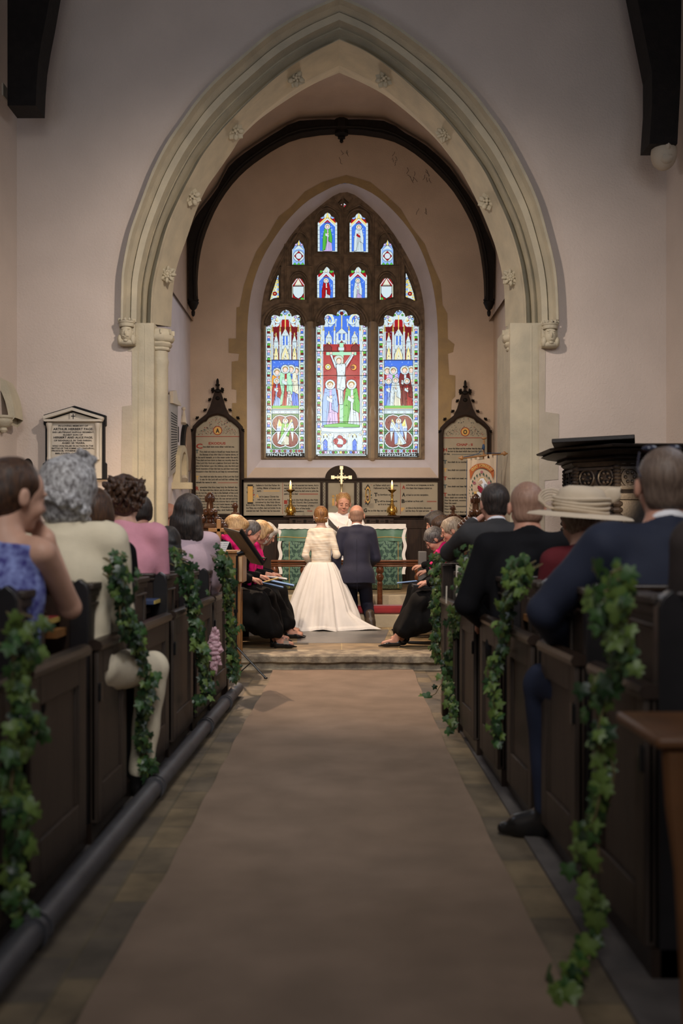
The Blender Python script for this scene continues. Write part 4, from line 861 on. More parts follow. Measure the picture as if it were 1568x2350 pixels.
fr = lambda z, amp: [Vector((x0-.012+(x1-x0+.024)*i/nx, DA-.016-amp*(.5+.5*math.sin(i*.42+.7*math.sin(i*.13))), z)) for i in range(nx+1)]
zz = [zt-.02, 1.1, .8, zb+.045]; rows = [fr(z, .004+.006*k) for k, z in enumerate(zz)]
for p, q in zip(rows, rows[1:]): b.strip(p, q)
b.obj('frontal', DAMASK, t, solid=1)
b = MB(); b.strip(fr(zb+.06, .022), [p+Vector((0, -.004, -.055)) for p in fr(zb+.06, .022)]); b.obj('fringe', mat('green_gold_fringe', (.07, .09, .045), .9, .6, 60), t)
b = MB(); xa, xb = P(637, 0, DA).x, P(932, 0, DA).x
fr2 = lambda z, amp: [Vector((xa+(xb-xa)*i/nx, DA-.035-amp*math.sin(i*.31+math.sin(i*.11)), z+(.006*math.sin(i*.2) if amp > .01 else 0))) for i in range(nx+1)]
r0, r1, r2 = fr2(zt-.06, .002), fr2(zt-.14, .008), fr2(P(0, 1242, DA).z, .014)
b.strip(r0, r1); b.strip(r1, r2); b.strip([p+Vector((0, .012, 0)) for p in r0], [p+Vector((0, .012, 0)) for p in r2]); b.obj('superfrontal', GSILK, t)
b = MB(); y = 1235
b.tube([p+Vector((0, -.007, .055)) for p in r2], .004, 5)
for x in (664, 914): b.tube([P(x, 1243, DA-.03), P(x, 1350, DA-.03)], .003, 5)
b.obj('gold_braid', GOLDI, t)
c = thing('altar_cloth', P(786, 1200, DA), 'white lace-edged linen cloth hanging over both ends of the altar', 'cloth')
xa, xb = P(639, 0, DA-.05).x, P(932, 0, DA-.05).x; b = MB(); b.box2((xa+.02, DA-.045, zt-.012), (xb-.02, DA+AD+.02, zt+.004))
n = 110; top = [Vector((xa+(xb-xa)*i/n, DA-.05, zt+.003)) for i in range(n+1)]; bot = [Vector((xa+(xb-xa)*i/n, DA-.058-.006*math.sin(i*.5), zt-.062-.007*abs(math.sin(i*.55)))) for i in range(n+1)]
b.strip(top, bot); b.strip(bot, [p+Vector((0, .008, .001)) for p in bot])
for s, xe in ((-1, xa), (1, xb)):
    m_ = 40; zl = P(0, 1318, DA).z
    A = [Vector((xe-s*.05*(1-min(1, i/4))**2+s*.012*math.sin(i*.45), DA-.045, zt+.003-(zt-zl)*i/m_)) for i in range(m_+1)]
    Bk = [p+Vector((s*.006*math.sin(k), AD, 0)) for k, p in enumerate(A)]; b.strip(A, Bk)
    b.strip(A, [p+Vector((-s*.045, .004, 0)) for p in A])
b.obj('linen', LINEN, c)
# gradine (shelf)
t = thing('altar_shelf', P(784, 1203, 15.3), 'dark oak shelf behind the altar carrying the candlesticks', 'shelf')
b = MB(); b.box2(P(664, 1188, 15.35), P(902, 1230, 15.6)); b.obj('riser', WAIN, t, bevel=.004)
b = MB(); b.box2(P(650, 1183, 15.3), P(916, 1188, 15.62)); b.obj('top', WAIN, t, bevel=.004)
b = MB()
for x in (675, 700, 724, 845, 866, 888):
    for k in range(4):
        a = R_(90*k+45); p = P(x, 1196, 15.34); b.ell(p+Vector((.016*math.cos(a), 0, .016*math.sin(a))), (.011, .006, .011), 6)
    b.box(P(x+12, 1196, 15.345), (.06, .006, .008))
b.obj('pierced_ornament', OAK_K, t)
b = MB(); b.box2((P(660, 0, 15.3).x, 15.36, .48), (P(908, 0, 15.3).x, 15.6, P(0, 1229, 15.3).z)); o = b.obj('base', WAIN, t)
def candlestick(px, label):
    d = 15.42; c = P(px, 1183, d); c.z = P(0, 1183, 15.3).z; s = d/F_PX; t = thing('candlestick', c, label, 'candlestick', None)
    L = lambda y: (1183-y)*s
    b = MB(); b.lathe([(.0, .012), (10*s, 0.0), (11*s, .006), (9*s, .014), (8*s, .03), (7*s, .034), (10.5*s, .05), (11*s, L(1172)), (9*s, L(1165)), (5*s, L(1158)), (3*s, L(1153)), (4.5*s, L(1150)), (2.6*s, L(1147)), (2.4*s, L(1140)), (4*s, L(1138)), (2.4*s, L(1136)), (2.6*s, L(1131)), (5*s, L(1129)), (9.5*s, L(1125)), (10.5*s, L(1123.5)), (9*s, L(1123)), (3*s, L(1124))], c, 18)
    b.obj('stem', BRASS, t)
    b = MB()
    for k in range(8): a = 2*math.pi*k/8; b.tube([c+Vector((10.5*s*math.cos(a), 10.5*s*math.sin(a), L(1178))), c+Vector((12*s*math.cos(a), 12*s*math.sin(a), L(1172))), c+Vector((9*s*math.cos(a), 9*s*math.sin(a), L(1163)))], .005, 5)
    b.obj('openwork', BRASS, t)
    k = thing('candle', c+Vector((0, 0, L(1124))), 'lit cream candle in the '+label.split(' ')[0]+' brass candlestick', 'candle', None)
    b = MB(); b.lathe([(2.9*s, L(1124)), (2.9*s, L(1112)), (2.2*s, L(1111)), (.5*s, L(1111.5))], c, 14); b.tube([c+Vector((0, 0, L(1112))), c+Vector((0, 0, L(1109)))], .0015, 5); b.obj('wax', CREAMC, k)
    b = MB(); b.lathe([(.1*s, L(1111)), (1.3*s, L(1109.5)), (1.5*s, L(1108)), (.9*s, L(1105)), (.1*s, L(1102))], c, 10); b.obj('flame', FLAME, k)
    lamp('candle_light', 'POINT', c+Vector((0, -.03, L(1106))), .8, (1, .55, .2), size=.012)
candlestick(667, 'left brass candlestick standing on the shelf behind the altar'); candlestick(900, 'right brass candlestick standing on the shelf behind the altar')
# altar cross
d = 15.45; s = d/F_PX; c = P(784, 1183, d); t = thing('altar_cross', P(784, 1183, 15.45), 'pierced brass altar cross on a tall stem before the reredos centre', 'cross')
b = MB(); z0 = c.z-.0; cy = P(784, 1095.5, d)
b.box(cy, (44*s, .02, 5*s)); b.box(cy+Vector((0, 0, 2*s)), (5*s, .02, 46*s))
for dx, dz in ((-20, 0), (20, 0), (0, 22), (0, 0)): b.box(cy+Vector((dx*s, 0, dz*s)), (8.5*s, .03, 8.5*s), Matrix.Rotation(R_(0), 3, 'Y'))
for k in range(8): a = R_(45*k+22); b.ell(cy+Vector((9*s*math.cos(a), -.005, 9*s*math.sin(a))), (.014, .010, .014), 6)
b.obj('cross_arms', SILV, t, bevel=.003)
b = MB(); b.lathe([(10*s, 0), (10*s, .02), (6*s, .05), (3*s, .10), (2.2*s, .3), (4*s, .32), (2.2*s, .34), (2*s, cy.z-z0-.15), (4*s, cy.z-z0-.10)], P(784, 1183, d), 12); b.obj('stem', SILV, t)
# altar rail
DRL = 12.95; t = thing('altar_rail', (0, DRL, .27), 'polished mahogany altar rail crossing behind the bride and groom', 'railing')
zr = P(0, 1285, DRL).z; b = MB(); xa, xb = P(622, 0, DRL).x, P(1000, 0, DRL).x
b.box2((xa, DRL-.045, zr-.028), (xb, DRL+.05, zr)); b.box2((xa, DRL-.03, zr-.062), (xb, DRL+.035, zr-.03)); b.box2((xa, DRL-.04, zr-.085), (xb, DRL+.045, zr-.064)); b.obj('handrail', RAILW, t, bevel=.010)
for px in (630, 698, 872, 960):
    c = P(px, 1390, DRL); c.z = .27; h = zr-.085-.27; b = MB()
    b.lathe([(.035, 0), (.035, h*.0), (.033, h*.62), (.036, h*.65), (.028, h*.68), (.045, h*.74), (.05, h*.79), (.032, h*.85), (.05, h*.90), (.05, h*.95), (.04, h)], c, 10 if px else 8); b.obj('baluster', RAILW, t)
k = thing('kneeler', (P(860, 0, 12.7).x, 12.72, .27), 'long red upholstered kneeler at the foot of the altar rail', 'kneeler')
b = MB(); b.box2((P(700, 0, 12.7).x, 12.60, .287), (P(955, 0, 12.7).x, 12.86, .385)); b.obj('cushion', mat('red_velvet', (.30, .015, .02), .8, .2, 8, sheen=.5), k, bevel=.03)
# ================================================================ MEMORIALS on the north chancel wall (x = XL)
def wall_pt(px, py, off=.0):  # point on the left chancel wall seen at a pixel
    d = (XL+off)*F_PX/(px-784); return P(px, py, d)
def on_wall(pts, off, mb, th=.03, mi=0):
    A = [wall_pt(x, y, 0)+Vector((off, 0, 0)) for x, y in pts]; mb.prism(A, (th, 0, 0), mi)
t = thing('memorial_tablet', wall_pt(396, 1000), 'grey marble memorial with long inscription on the chancel side wall by the pier', 'memorial')
b = MB(); on_wall([(382, 905), (402, 930), (402, 1078), (382, 1095)], .0, b, .04); b.obj('slab', mat('grey_marble', (.34, .33, .33), .4, .1, 5), t)
b = MB(); on_wall([(384, 898), (392, 896), (396, 918), (402, 925), (404, 932), (384, 925)], .03, b, .05); b.obj('pediment', MARB, t)
b = MB()
for j in range(22):
    y0, y1 = 940+j*6.6, 940+j*5.6+1
    A = [wall_pt(386, 945+j*6.3), wall_pt(400, 955+j*5.2)]; b.strip([p+Vector((.042, 0, 0)) for p in A], [p+Vector((.042, 0, -.016)) for p in A])
b.obj('lettering', INK, t, smooth=0)
t = thing('memorial_plaque', wall_pt(402, 995), 'small black plaque beside the grey memorial', 'memorial'); b = MB(); on_wall([(398, 973), (406, 980), (406, 1015), (398, 1010)], 0, b, .03); b.obj('slab', SLATE, t)
t = thing('oval_memorial', wall_pt(421, 1000), 'oval memorial in a black surround on the chancel side wall', 'memorial')
b = MB(); pts = [(422+8.5*math.cos(2*math.pi*i/28), 1030+58*math.sin(2*math.pi*i/28)) for i in range(28)]; on_wall(pts, 0, b, .05); b.obj('surround', SLATE, t)
b = MB(); pts = [(424+6*math.cos(2*math.pi*i/28), 1030+52*math.sin(2*math.pi*i/28)) for i in range(28)]; on_wall(pts, .05, b, .02); b.obj('tablet', mat('brown_marble', (.30, .21, .16), .4, .1, 9), t)
b = MB(); b.tube([wall_pt(421, 972, .03), wall_pt(422, 955, .03), wall_pt(422, 940, .03)], [.05, .03, .012], 8); b.ell(wall_pt(422, 938, .03), (.03, .03, .03), 8); b.tube([wall_pt(422, 1088, .04), wall_pt(424, 1100, .08), wall_pt(420, 1112, .04)], [.04, .05, .01], 8); b.obj('urn_ornament', MARB, t)
t = thing('wall_niche', wall_pt(408, 1100), 'pale stone arched niche low on the chancel side wall', 'niche')
b = MB(); A = [wall_pt(x, y, 0) for x, y in [(397, 1110), (397, 1045), (402, 1028), (408, 1022), (413, 1030), (417, 1055), (417, 1120)]]; Bq = [wall_pt(x, y, 0) for x, y in [(401, 1108), (401, 1055), (405, 1040), (408, 1036), (411, 1042), (413, 1062), (413, 1118)]]
o_ = Vector((.10, 0, 0)); b.strip([p+o_ for p in A], [p+o_ for p in Bq]); b.strip(A, [p+o_ for p in A]); b.strip(Bq, [p+o_ for p in Bq]); b.obj('arch_moulding', STONE, t)
b = MB(); b.box2(wall_pt(397, 1108, 0), wall_pt(417, 1122, .14)+Vector((.14, 0, 0))); b.obj('ledge', STONE, t)
# ================================================================ WALL TABLET on the nave wall
DT_ = DW-.06; t = thing('wall_tablet', P(171, 1110, DW), 'white marble war memorial tablet with pediment and black backing on the left wall', 'memorial')
D3 = lambda x, y, tt: P(x, y, DT_)+Vector((0, tt, 0))
b = MB(); b.plate([(100, 952), (171, 931), (242, 953), (242, 976), (239, 978), (239, 1060), (243, 1064), (243, 1100), (98, 1100), (98, 1064), (104, 1060), (104, 978), (100, 974)], [], D3, .06); b.obj('black_backing', SLATE, t, smooth=0)
D4 = lambda x, y, tt: P(x, y, DT_-.03)+Vector((0, tt, 0))
b = MB(); b.plate([(108, 968), (233, 968), (233, 1098), (108, 1098)], [], D4, .03); b.plate([(101, 956), (168, 936), (239, 958), (238, 964), (168, 943), (103, 963)], [], lambda x, y, tt: D4(x, y, tt)+Vector((0, -.05, 0)), .06); b.plate([(102, 963), (238, 963), (236, 968), (104, 968)], [], lambda x, y, tt: D4(x, y, tt)+Vector((0, -.045, 0)), .05); b.plate([(112, 964), (168, 946), (228, 964)], [], D4, .02)
b.box2(P(160, 948, DT_-.05), P(176, 967, DT_)); b.obj('marble_slab', MARB, t, smooth=0, bevel=.003)
for x in (113, 224):
    b = MB(); c = P(x, 1055, DT_-.05); r = 4.2*DW/F_PX; b.lathe([(r*1.3, 0), (r*1.3, .02), (r, .03), (r, P(0, 990, DW).z-c.z), (r*1.3, P(0, 986, DW).z-c.z), (r*1.7, P(0, 978, DW).z-c.z), (r*1.7, P(0, 974, DW).z-c.z)], c, 12); b.obj('colonnette', MARB, t)
b = MB(); dl = DT_-.0325
for s, xa, xb, y, h in [('IN LOVING MEMORY OF', 134, 202, 979, 3.6), ('ARTHUR HERBERT PAGE.', 122, 214, 987, 5), ('2ND LIEUTENANT SUFFOLK REGIMENT,', 120, 216, 993.5, 3.4), ('ELDEST SON OF', 145, 190, 999.5, 3.4), ('HERBERT AND ALICE PAGE,', 123, 213, 1006, 4.4), ('OF RIDGNALLS, IN THIS PARISH,', 124, 211, 1012.5, 3.4), ('AGED 25 YEARS,', 142, 195, 1018.5, 4), ('WHO WAS KILLED IN ACTION IN THE', 120, 214, 1025, 3.6), ('BATTLE OF THE SOMME AT LONGUEVAL,', 119, 217, 1030.5, 3.4), ('FRANCE, WHERE HE LIES,', 119, 200, 1036, 3.4), ('BELOVED OF ALL', 127, 190, 1042, 3.2)]: text_px(b, s, xa, xb, y, h, dl, 0, .03)
b.add([P(167, 950, DT_-.052), P(169, 950, DT_-.052), P(169, 965, DT_-.052), P(167, 965, DT_-.052)], [(0, 1, 2, 3)]); b.add([P(163, 954, DT_-.052), P(173, 954, DT_-.052), P(173, 956, DT_-.052), P(163, 956, DT_-.052)], [(0, 1, 2, 3)])
b.obj('lettering', INK, t, smooth=0, recalc=False)
# ================================================================ PULPIT
t = thing('pulpit', (2.35, 8.6, 0), 'carved black oak pulpit with a wide moulded cornice at the right of the arch', 'pulpit')
c = (2.34, 8.62, 0); s8 = 8.6/F_PX; zz = lambda y: P(0, y, 8.35).z
b = MB(); b.lathe([(.50, .75), (.50, zz(1150)), (.53, zz(1148)), (.54, zz(1135)), (.50, zz(1128)), (.48, zz(1125)), (.48, zz(1075)), (.50, zz(1070)), (.53, zz(1062)), (.52, zz(1058))], c, 8, ph=R_(22.5)); b.obj('body', PULP, t, smooth=30)
b = MB(); b.lathe([(.52, zz(1060)), (.58, zz(1056)), (.56, zz(1050)), (.64, zz(1046)), (.70, zz(1040)), (.68, zz(1036)), (.73, zz(1034)), (.74, zz(1030)), (.70, zz(1027)), (.55, zz(1027))], c, 8, ph=R_(22.5)); b.obj('cornice', PULP, t, smooth=30)
b = MB(); q = Vector((1.98, 8.15, zz(1022))); b.box(q+Vector((0, .05, .0)), (.62, .40, .035), Matrix.Rotation(R_(-6), 3, 'X') @ Matrix.Rotation(R_(-16), 3, 'Z')); b.obj('book_ledge', PULP, t, bevel=.006)
b = MB()
for j in range(8):
    a = R_(45*j); n_ = Vector((math.cos(a), math.sin(a), 0)); tn = Vector((-n_.y, n_.x, 0)); cc = Vector((c[0], c[1], 0))+n_*.447
    M = Matrix((tn, n_, Vector((0, 0, 1)))).transposed()
    for k in range(5): b.box(cc+tn*((k-2)*.07)+Vector((0, 0, zz(1064))), (.03, .05, .03), M)
    for k in (-1, 1):
        ce = cc+tn*k*.085+Vector((0, 0, zz(1098))); b.tube([ce+M @ Vector((.065*math.cos(2*math.pi*i/16), .006, .07*math.sin(2*math.pi*i/16))) for i in range(16)], .010, 5, closed=True)
        for i in range(6): b.ell(ce+M @ Vector((.035*math.cos(i*1.05), .006, .04*math.sin(i*1.05))), (.014, .014, .014), 6)
    b.box(cc+Vector((0, 0, zz(1077))), (.36, .04, .02), M); b.box(cc+Vector((0, 0, zz(1120))), (.36, .04, .02), M)
    e = Vector((c[0], c[1], 0))+Vector((math.cos(a+R_(22.5)), math.sin(a+R_(22.5)), 0))*.485
    for k in range(7): b.ell(e+Vector((0, 0, zz(1075+k*8))), (.035, .035, .022), 6)
    for k in range(5): b.ell(e*1+Vector((0, 0, zz(1158+k*14))), (.05, .05, .03), 6)
b.obj('carving', PULP, t)
b = MB(); b.lathe([(.30, 0), (.30, .1), (.14, .2), (.12, .5), (.30, .72), (.5, .76)], c, 8, ph=R_(22.5)); b.obj('pedestal', PULP, t)
# ================================================================ BOX PEWS
PL0 = [2.42, 3.22, 4.05, 4.87, 5.66, 6.45, 7.2]; PR0 = [2.82, 3.55, 4.25, 5.0, 5.72, 6.45]
def aX(side, d): return -(.862+(8.02-d)*.021) if side < 0 else (.68+(7.08-d)*.033)
NAMES = ['nearest', 'second', 'third', 'fourth', 'fifth', 'sixth', 'farthest']
def top_z(d): return 1.055-.015*(d-3.2)
def pew(side, i, d0, d1, dlen, label):
    sx = side; xa = aX(side, d0); t = thing('box_pew', (xa, d0, 0), label, 'pew', None); zt = top_z(d0)
    a = lambda d: aX(side, d)
    # end panel: dark stile facing the nave and framed panel along the aisle
    b = MB(); x0 = a(d0)+sx*.035
    arch = [(0, 0), (.075, 0), (.075, zt-.05), (.064, zt-.02), (.038, zt), (.012, zt-.02), (0, zt-.05)]
    b.prism([Vector((x0+sx*p, d0, z)) for p, z in arch], (0, .05, 0)); b.obj('end_post', POSTK, t, bevel=.005)
    b = MB(); x1 = a(d0)+sx*.05
    b.box2((x1, d0+.05, .05), (x1+sx*.03, d0+.32, zt-.07))
    b.box2((x1-sx*.012, d0+.05, zt-.075), (x1+sx*.045, d0+.335, zt-.045)); b.box2((x1-sx*.022, d0+.05, zt-.045), (x1+sx*.055, d0+.345, zt-.020)); b.box2((x1-sx*.012, d0+.05, zt-.11), (x1+sx*.03, d0+.33, zt-.098))
    for dd in (.05, .28): b.box2((x1-sx*.008, d0+dd, .05), (x1+sx*.01, d0+dd+.045, zt-.1))
    b.obj('end_panel', PEWD, t, bevel=.005)
    # door
    dr = thing_part = None
    e0, e1 = d0+.015, d0+dlen; zd = .765
    def D(u, z, off): # point on door plane
        d = e0+(e1-e0)*u; return Vector((a(d)+sx*off, d, z))
    b = MB()
    def bar(u0, u1, za, zb, o0, o1):
        b.prism([D(u0, za, o0), D(u1, za, o0), D(u1, za, o1), D(u0, za, o1)], (0, 0, zb-za))
    bar(0, 1, .10, zd, .012, .028)
    bar(0, .15, .09, zd, 0, .034); bar(.85, 1, .09, zd, 0, .034); bar(.15, .85, .09, .235, 0, .034); bar(.15, .85, zd-.10, zd, 0, .034)
    bar(.15, .19, .235, zd-.1, .006, .02); bar(.81, .85, .235, zd-.1, .006, .02)
    q = b.obj('door', PEWD, t, bevel=.004)
    b = MB(); prof = [(-.012, 0), (-.018, .018), (-.010, .034), (.012, .042), (.036, .036), (.046, .018), (.04, 0)]
    A = [D(-.02, zd+h, o) for o, h in prof]; B_ = [D(1.02, zd+h, o) for o, h in prof]; b.strip(A, B_, closed=True); b.add(A, [tuple(range(7))]); b.add(B_, [tuple(range(7))]); b.obj('door_rail', PEWW, q)
    b = MB(); b.box(D(.03, .60, -.004), (.012, .03, .07)); b.tube([D(.0, .57, -.006), D(.0, .63, -.006)], .008, 6); b.obj('hinge', BLACKM, q)
    # back with moulded top, seat, book shelf, floor platform
    xw = sx*3.05; xb = a(d0)+sx*.10; zb = zt-.03
    b = MB(); b.box2((xb, d0+.01, .02), (xw, d0+.04, zb-.02)); b.obj('backrest', PEWW, t)
    b = MB(); b.box2((xb, d0-.005, zb-.02), (xw, d0+.06, zb)); b.box2((xb, d0-.015, zb), (xw, d0+.05, zb+.022)); b.obj('back_rail', PEWW, t, bevel=.006)
    b = MB(); b.box2((a(d0+.3)+sx*.09, d0+.04, .50), (xw, d0+.40, .535)); b.obj('seat', PEWW, t, bevel=.004)
    b = MB(); b.box2((a(d1)+sx*.12, d1-.14, zb-.20), (xw, d1-.002, zb-.17)); b.obj('book_shelf', LOAK if i < 3 else PEWW, t)
    b = MB(); b.box2((a(d1)+sx*.04, d0, 0), (xw, d1-.001, .09)); b.obj('platform', PEWW, t)
for i, d in enumerate(PL0):
    pew(-1, i, d, (PL0+[7.98])[i+1], .50 if i == 2 else .67, '%s dark oak box pew from the camera, left of the aisle' % NAMES[i])
for i, d in enumerate(PR0):
    pew(1, i, d, (PR0+[7.1])[i+1], .53 if i < 5 else .62, '%s dark oak box pew from the camera, right of the aisle' % (NAMES[:5]+NAMES[6:])[i])
# panelled front of the pew blocks
for sx, d, nm in ((-1, 7.98, 'left'), (1, 7.10, 'right')):
    t = thing('pew_front', (aX(sx, d), d, 0), 'oak panelled pew front closing the %s block of pews before the chancel' % nm, 'pew')
    b = MB(); b.box2((aX(sx, d)+sx*.03, d, 0), (sx*3.05, d+.035, 1.0)); b.obj('panel', PEWD, t, bevel=.004)
    b = MB(); b.box2((aX(sx, d)-0*sx, d-.05, 0), (aX(sx, d)+sx*.07, d+.04, 1.02)); b.obj('end_post', PEWW, t, bevel=.006)
    b = MB(); b.box2((aX(sx, d)+sx*.0, d-.02, 1.0), (sx*3.05, d+.06, 1.03)); b.obj('top_rail', PEWW, t, bevel=.006)
# books lying on the pew shelves
def book(x, y, z, col, label, rz=0, w=.13, l=.19, h=.025):
    t = thing('hymn_book', (x, y, z), label, 'book', 'books in the pews'); b = MB(); b.box((x, y, z+h/2), (w, l, h), rz); b.obj('cover', mat(col[0], col[1], .6), t, bevel=.003)
    b = MB(); b.box((x+.004, y, z+h/2), (w+.001, l-.012, h*.7), rz); b.obj('pages', mat('gilt_pages', (.62, .46, .12), .5), t)
for (x, y, z, c, lb) in [(-1.16, 3.96, .875, ('red_cloth', (.25, .02, .02)), 'red-bound book with gilt pages on the shelf of the second left pew'),
                         (-1.10, 4.80, .86, ('brown_cloth', (.10, .05, .02)), 'brown book with gilt pages on the shelf of the third left pew'),
                         (-1.05, 5.58, .85, ('blue_cloth', (.03, .05, .12)), 'dark blue book with gilt pages on the shelf of the fourth left pew')]:
    book(x, y, z, c, lb)
# iron heating pipe on the left
t = thing('heating_pipe', (-.9, 5, .06), 'dark iron heating pipe running along the foot of the left pews', 'pipe')
pts = [Vector((aX(-1, d)+.075, d, .062)) for d in np.linspace(2.0, 7.95, 30)]
b = MB(); b.tube(pts, .042, 14); b.obj('pipe', IRON, t)
for d in (3.0, 4.75, 6.3, 7.2):
    b = MB()
    for q in (0, .05): b.tube([Vector((aX(-1, d)+.075, d+q, .062)), Vector((aX(-1, d)+.075, d+q+.018, .062))], .052, 14)
    b.obj('pipe_collar', IRON, t)
# stone kerb between pipe and carpet
for sx, nm in ((-1, 'trim_6'), (1, 'trim_7')):
    b = MB(); b.box2((sx*3.2, -1, -.01), (aX(sx, 5)-sx*.02, 8.0 if sx < 0 else 7.1, .012)); struct(b, nm, mat('pew_platform_stone', (.09, .08, .075), .8, .25, 6, .4, 30), smooth=0)
# ================================================================ IVY GARLANDS
LEAF = [mat('ivy_leaf_dark', (.012, .038, .012), .38, .35, 9), mat('ivy_leaf_mid', (.032, .082, .020), .42, .3, 9), mat('ivy_leaf_young', (.095, .155, .030), .45, .25, 9)]
STEM = mat('ivy_stem', (.14, .11, .045), .7)
def ivy_leaf(mb, c, n, s, roll, mi):
    n = n.normalized(); x = n.cross(Vector((0, 0, 1))); x = x.normalized() if x.length > .05 else Vector((1, 0, 0)); y = x.cross(n)
    y = -y if y.z > 0 else y
    ca, sa = math.cos(roll), math.sin(roll); X = x*ca+y*sa; Y = y*ca-x*sa
    h_ = [(.14, -.12), (.36, -.13), (.50, .02), (.44, .18), (.36, .26), (.50, .36), (.58, .50), (.42, .56), (.24, .58), (.15, .78)]
    o = [(0, 0)]+h_+[(0, 1.0)]+[(-u, v) for u, v in reversed(h_)]
    P_ = [c+(X*u+Y*(v-.3)+n*(-.25*abs(u)-.12*v*v))*s for u, v in o]; mid = c+(Y*.15+n*.05)*s
    k = len(P_); mb.add(P_+[mid], [(i, (i+1) % k, k) for i in range(k)], mi)
def garland(path, spread, size, count, label, young=.3, seed=1, stems=3, top=0, toward=None):
    r = random.Random(seed); pts = [P(*p) for p in path]; sp = cr(pts, 6); sp = resamp(sp, 60)
    t = thing('ivy_garland', sp[-1], label, 'garland', None); b = MB(); m = MB()
    inw = 1 if pts[0].x < 0 else -1
    for k in range(stems):
        ph = r.random()*6; am = spread*.35; e = len(sp) if k == 0 else int(len(sp)*r.uniform(.6, 1.0))
        b.tube([p+Vector((am*math.sin(i*.23+ph)*.6+inw*.012, am*math.sin(i*.31+ph*2), .01*math.sin(i))) for i, p in enumerate(sp[:e])], .0035, 5)
    for i in range(int(count*1.35)):
        u = r.random(); 
        if r.random() < top: u = r.random()*.14
        p = sp[int(u*(len(sp)-1))]; w = spread*(1.25 if u < .16 else .8+.3*math.sin(u*19+seed))
        q = p+Vector((inw*abs(r.gauss(0, .4))*w*.8+inw*.012, r.gauss(0, .55)*w, r.gauss(0, .3)*w))
        n = Vector((inw*r.uniform(.3, 1), -r.uniform(.1, 1.1), r.uniform(-.2, .7)))
        x = r.random(); mi = 2 if x < young else (1 if x < young+.35 else 0)
        ivy_leaf(m, q, n, size*r.uniform(.40, 1.0), r.gauss(0, .7), mi)
    for i in range(8):  # curling tendrils at the top
        p = sp[r.randrange(0, 6)]; v = Vector((r.uniform(-.6, .6), r.uniform(-.5, .3), r.uniform(.4, 1)))*spread*.9
        b.tube([p, p+v*.5, p+v*.9+Vector((0, 0, -.01)), p+v+Vector((inw*.03, 0, -.03))], .0028, 4)
    b.obj('stems', STEM, t); m.obj('leaves', LEAF, t, smooth=25, recalc=False)
garland([(30, 1440, 2.95), (22, 1560, 2.95), (30, 1660, 2.98), (8, 1800, 2.95), (25, 1900, 3.0), (10, 2040, 3.0), (20, 2110, 3.0)], .085, .062, 170, 'ivy garland at the left edge of the photo, blurred, hanging from the nearest left pew', .45, 1)
garland([(255, 1290, 4.22), (253, 1330, 4.22), (268, 1400, 4.25), (300, 1470, 4.45), (318, 1540, 4.6), (322, 1620, 4.7), (312, 1680, 4.72), (325, 1740, 4.78), (328, 1785, 4.8)], .080, .056, 300, 'ivy garland over the pew end behind the person in the cream jacket', .22, 2)
garland([(392, 1275, 5.8), (405, 1300, 5.8), (418, 1345, 5.85), (434, 1400, 5.95), (440, 1460, 6.0), (455, 1520, 6.1), (462, 1580, 6.15), (440, 1620, 6.1)], .10, .058, 300, 'ivy garland on the left pews beside the woman in the pale lilac top', .25, 3)
garland([(490, 1290, 7.15), (500, 1300, 7.15), (512, 1350, 7.2), (518, 1410, 7.4), (524, 1470, 7.5), (522, 1520, 7.5), (532, 1560, 7.6)], .10, .064, 260, 'ivy garland at the front left pew beside the music stand', .22, 4, top=.15)
garland([(1022, 1280, 7.25), (1014, 1320, 7.25), (1010, 1370, 7.3), (1008, 1420, 7.3), (1012, 1480, 7.3), (1012, 1520, 7.3)], .085, .062, 190, 'ivy garland at the front right pew beside the choir', .35, 5)
garland([(1092, 1270, 5.85), (1080, 1320, 5.9), (1068, 1380, 6.1), (1052, 1440, 6.5), (1042, 1500, 6.6), (1040, 1560, 6.6), (1048, 1640, 6.3), (1046, 1670, 6.3)], .085, .060, 260, 'ivy garland on the right pews below the man in the grey suit', .35, 6)
garland([(1225, 1305, 4.28), (1205, 1325, 4.28), (1182, 1380, 4.5), (1172, 1440, 4.6), (1160, 1500, 4.7), (1146, 1560, 4.8), (1152, 1640, 4.7), (1156, 1700, 4.7)], .075, .056, 240, 'ivy garland on the right pews below the man in the black suit', .4, 7, top=.15)
garland([(1450, 1330, 2.88), (1440, 1370, 2.88), (1440, 1450, 2.9), (1452, 1510, 2.9), (1400, 1600, 3.0), (1392, 1680, 3.0), (1404, 1760, 3.0), (1385, 1860, 3.0), (1368, 1960, 3.0), (1388, 2060, 2.95), (1372, 2140, 2.9), (1340, 2230, 2.8), (1285, 2330, 2.65)], .075, .064, 190, 'large blurred ivy garland in the right foreground trailing down to the floor', .6, 8, top=.22)
t = thing('ivy_sprig', (.6, 7.4, .014), 'loose sprig of ivy lying on the stone floor at the right of the carpet', 'leaf'); b = MB(); b.tube([P(1020, 1560, 7.2), P(1008, 1578, 7.6), P(1000, 1592, 7.8), P(985, 1600, 7.9)], .003, 5); b.obj('stem', STEM, t)
m = MB(); ivy_leaf(m, P(980, 1597, 7.85), Vector((0, -.8, .5)), .075, .3, 1); ivy_leaf(m, P(968, 1598, 7.85), Vector((.2, -.6, .6)), .055, .8, 2); ivy_leaf(m, P(998, 1576, 7.7), Vector((0, -1, .3)), .04, -.5, 0); m.obj('leaves', LEAF, t, smooth=0, recalc=False)
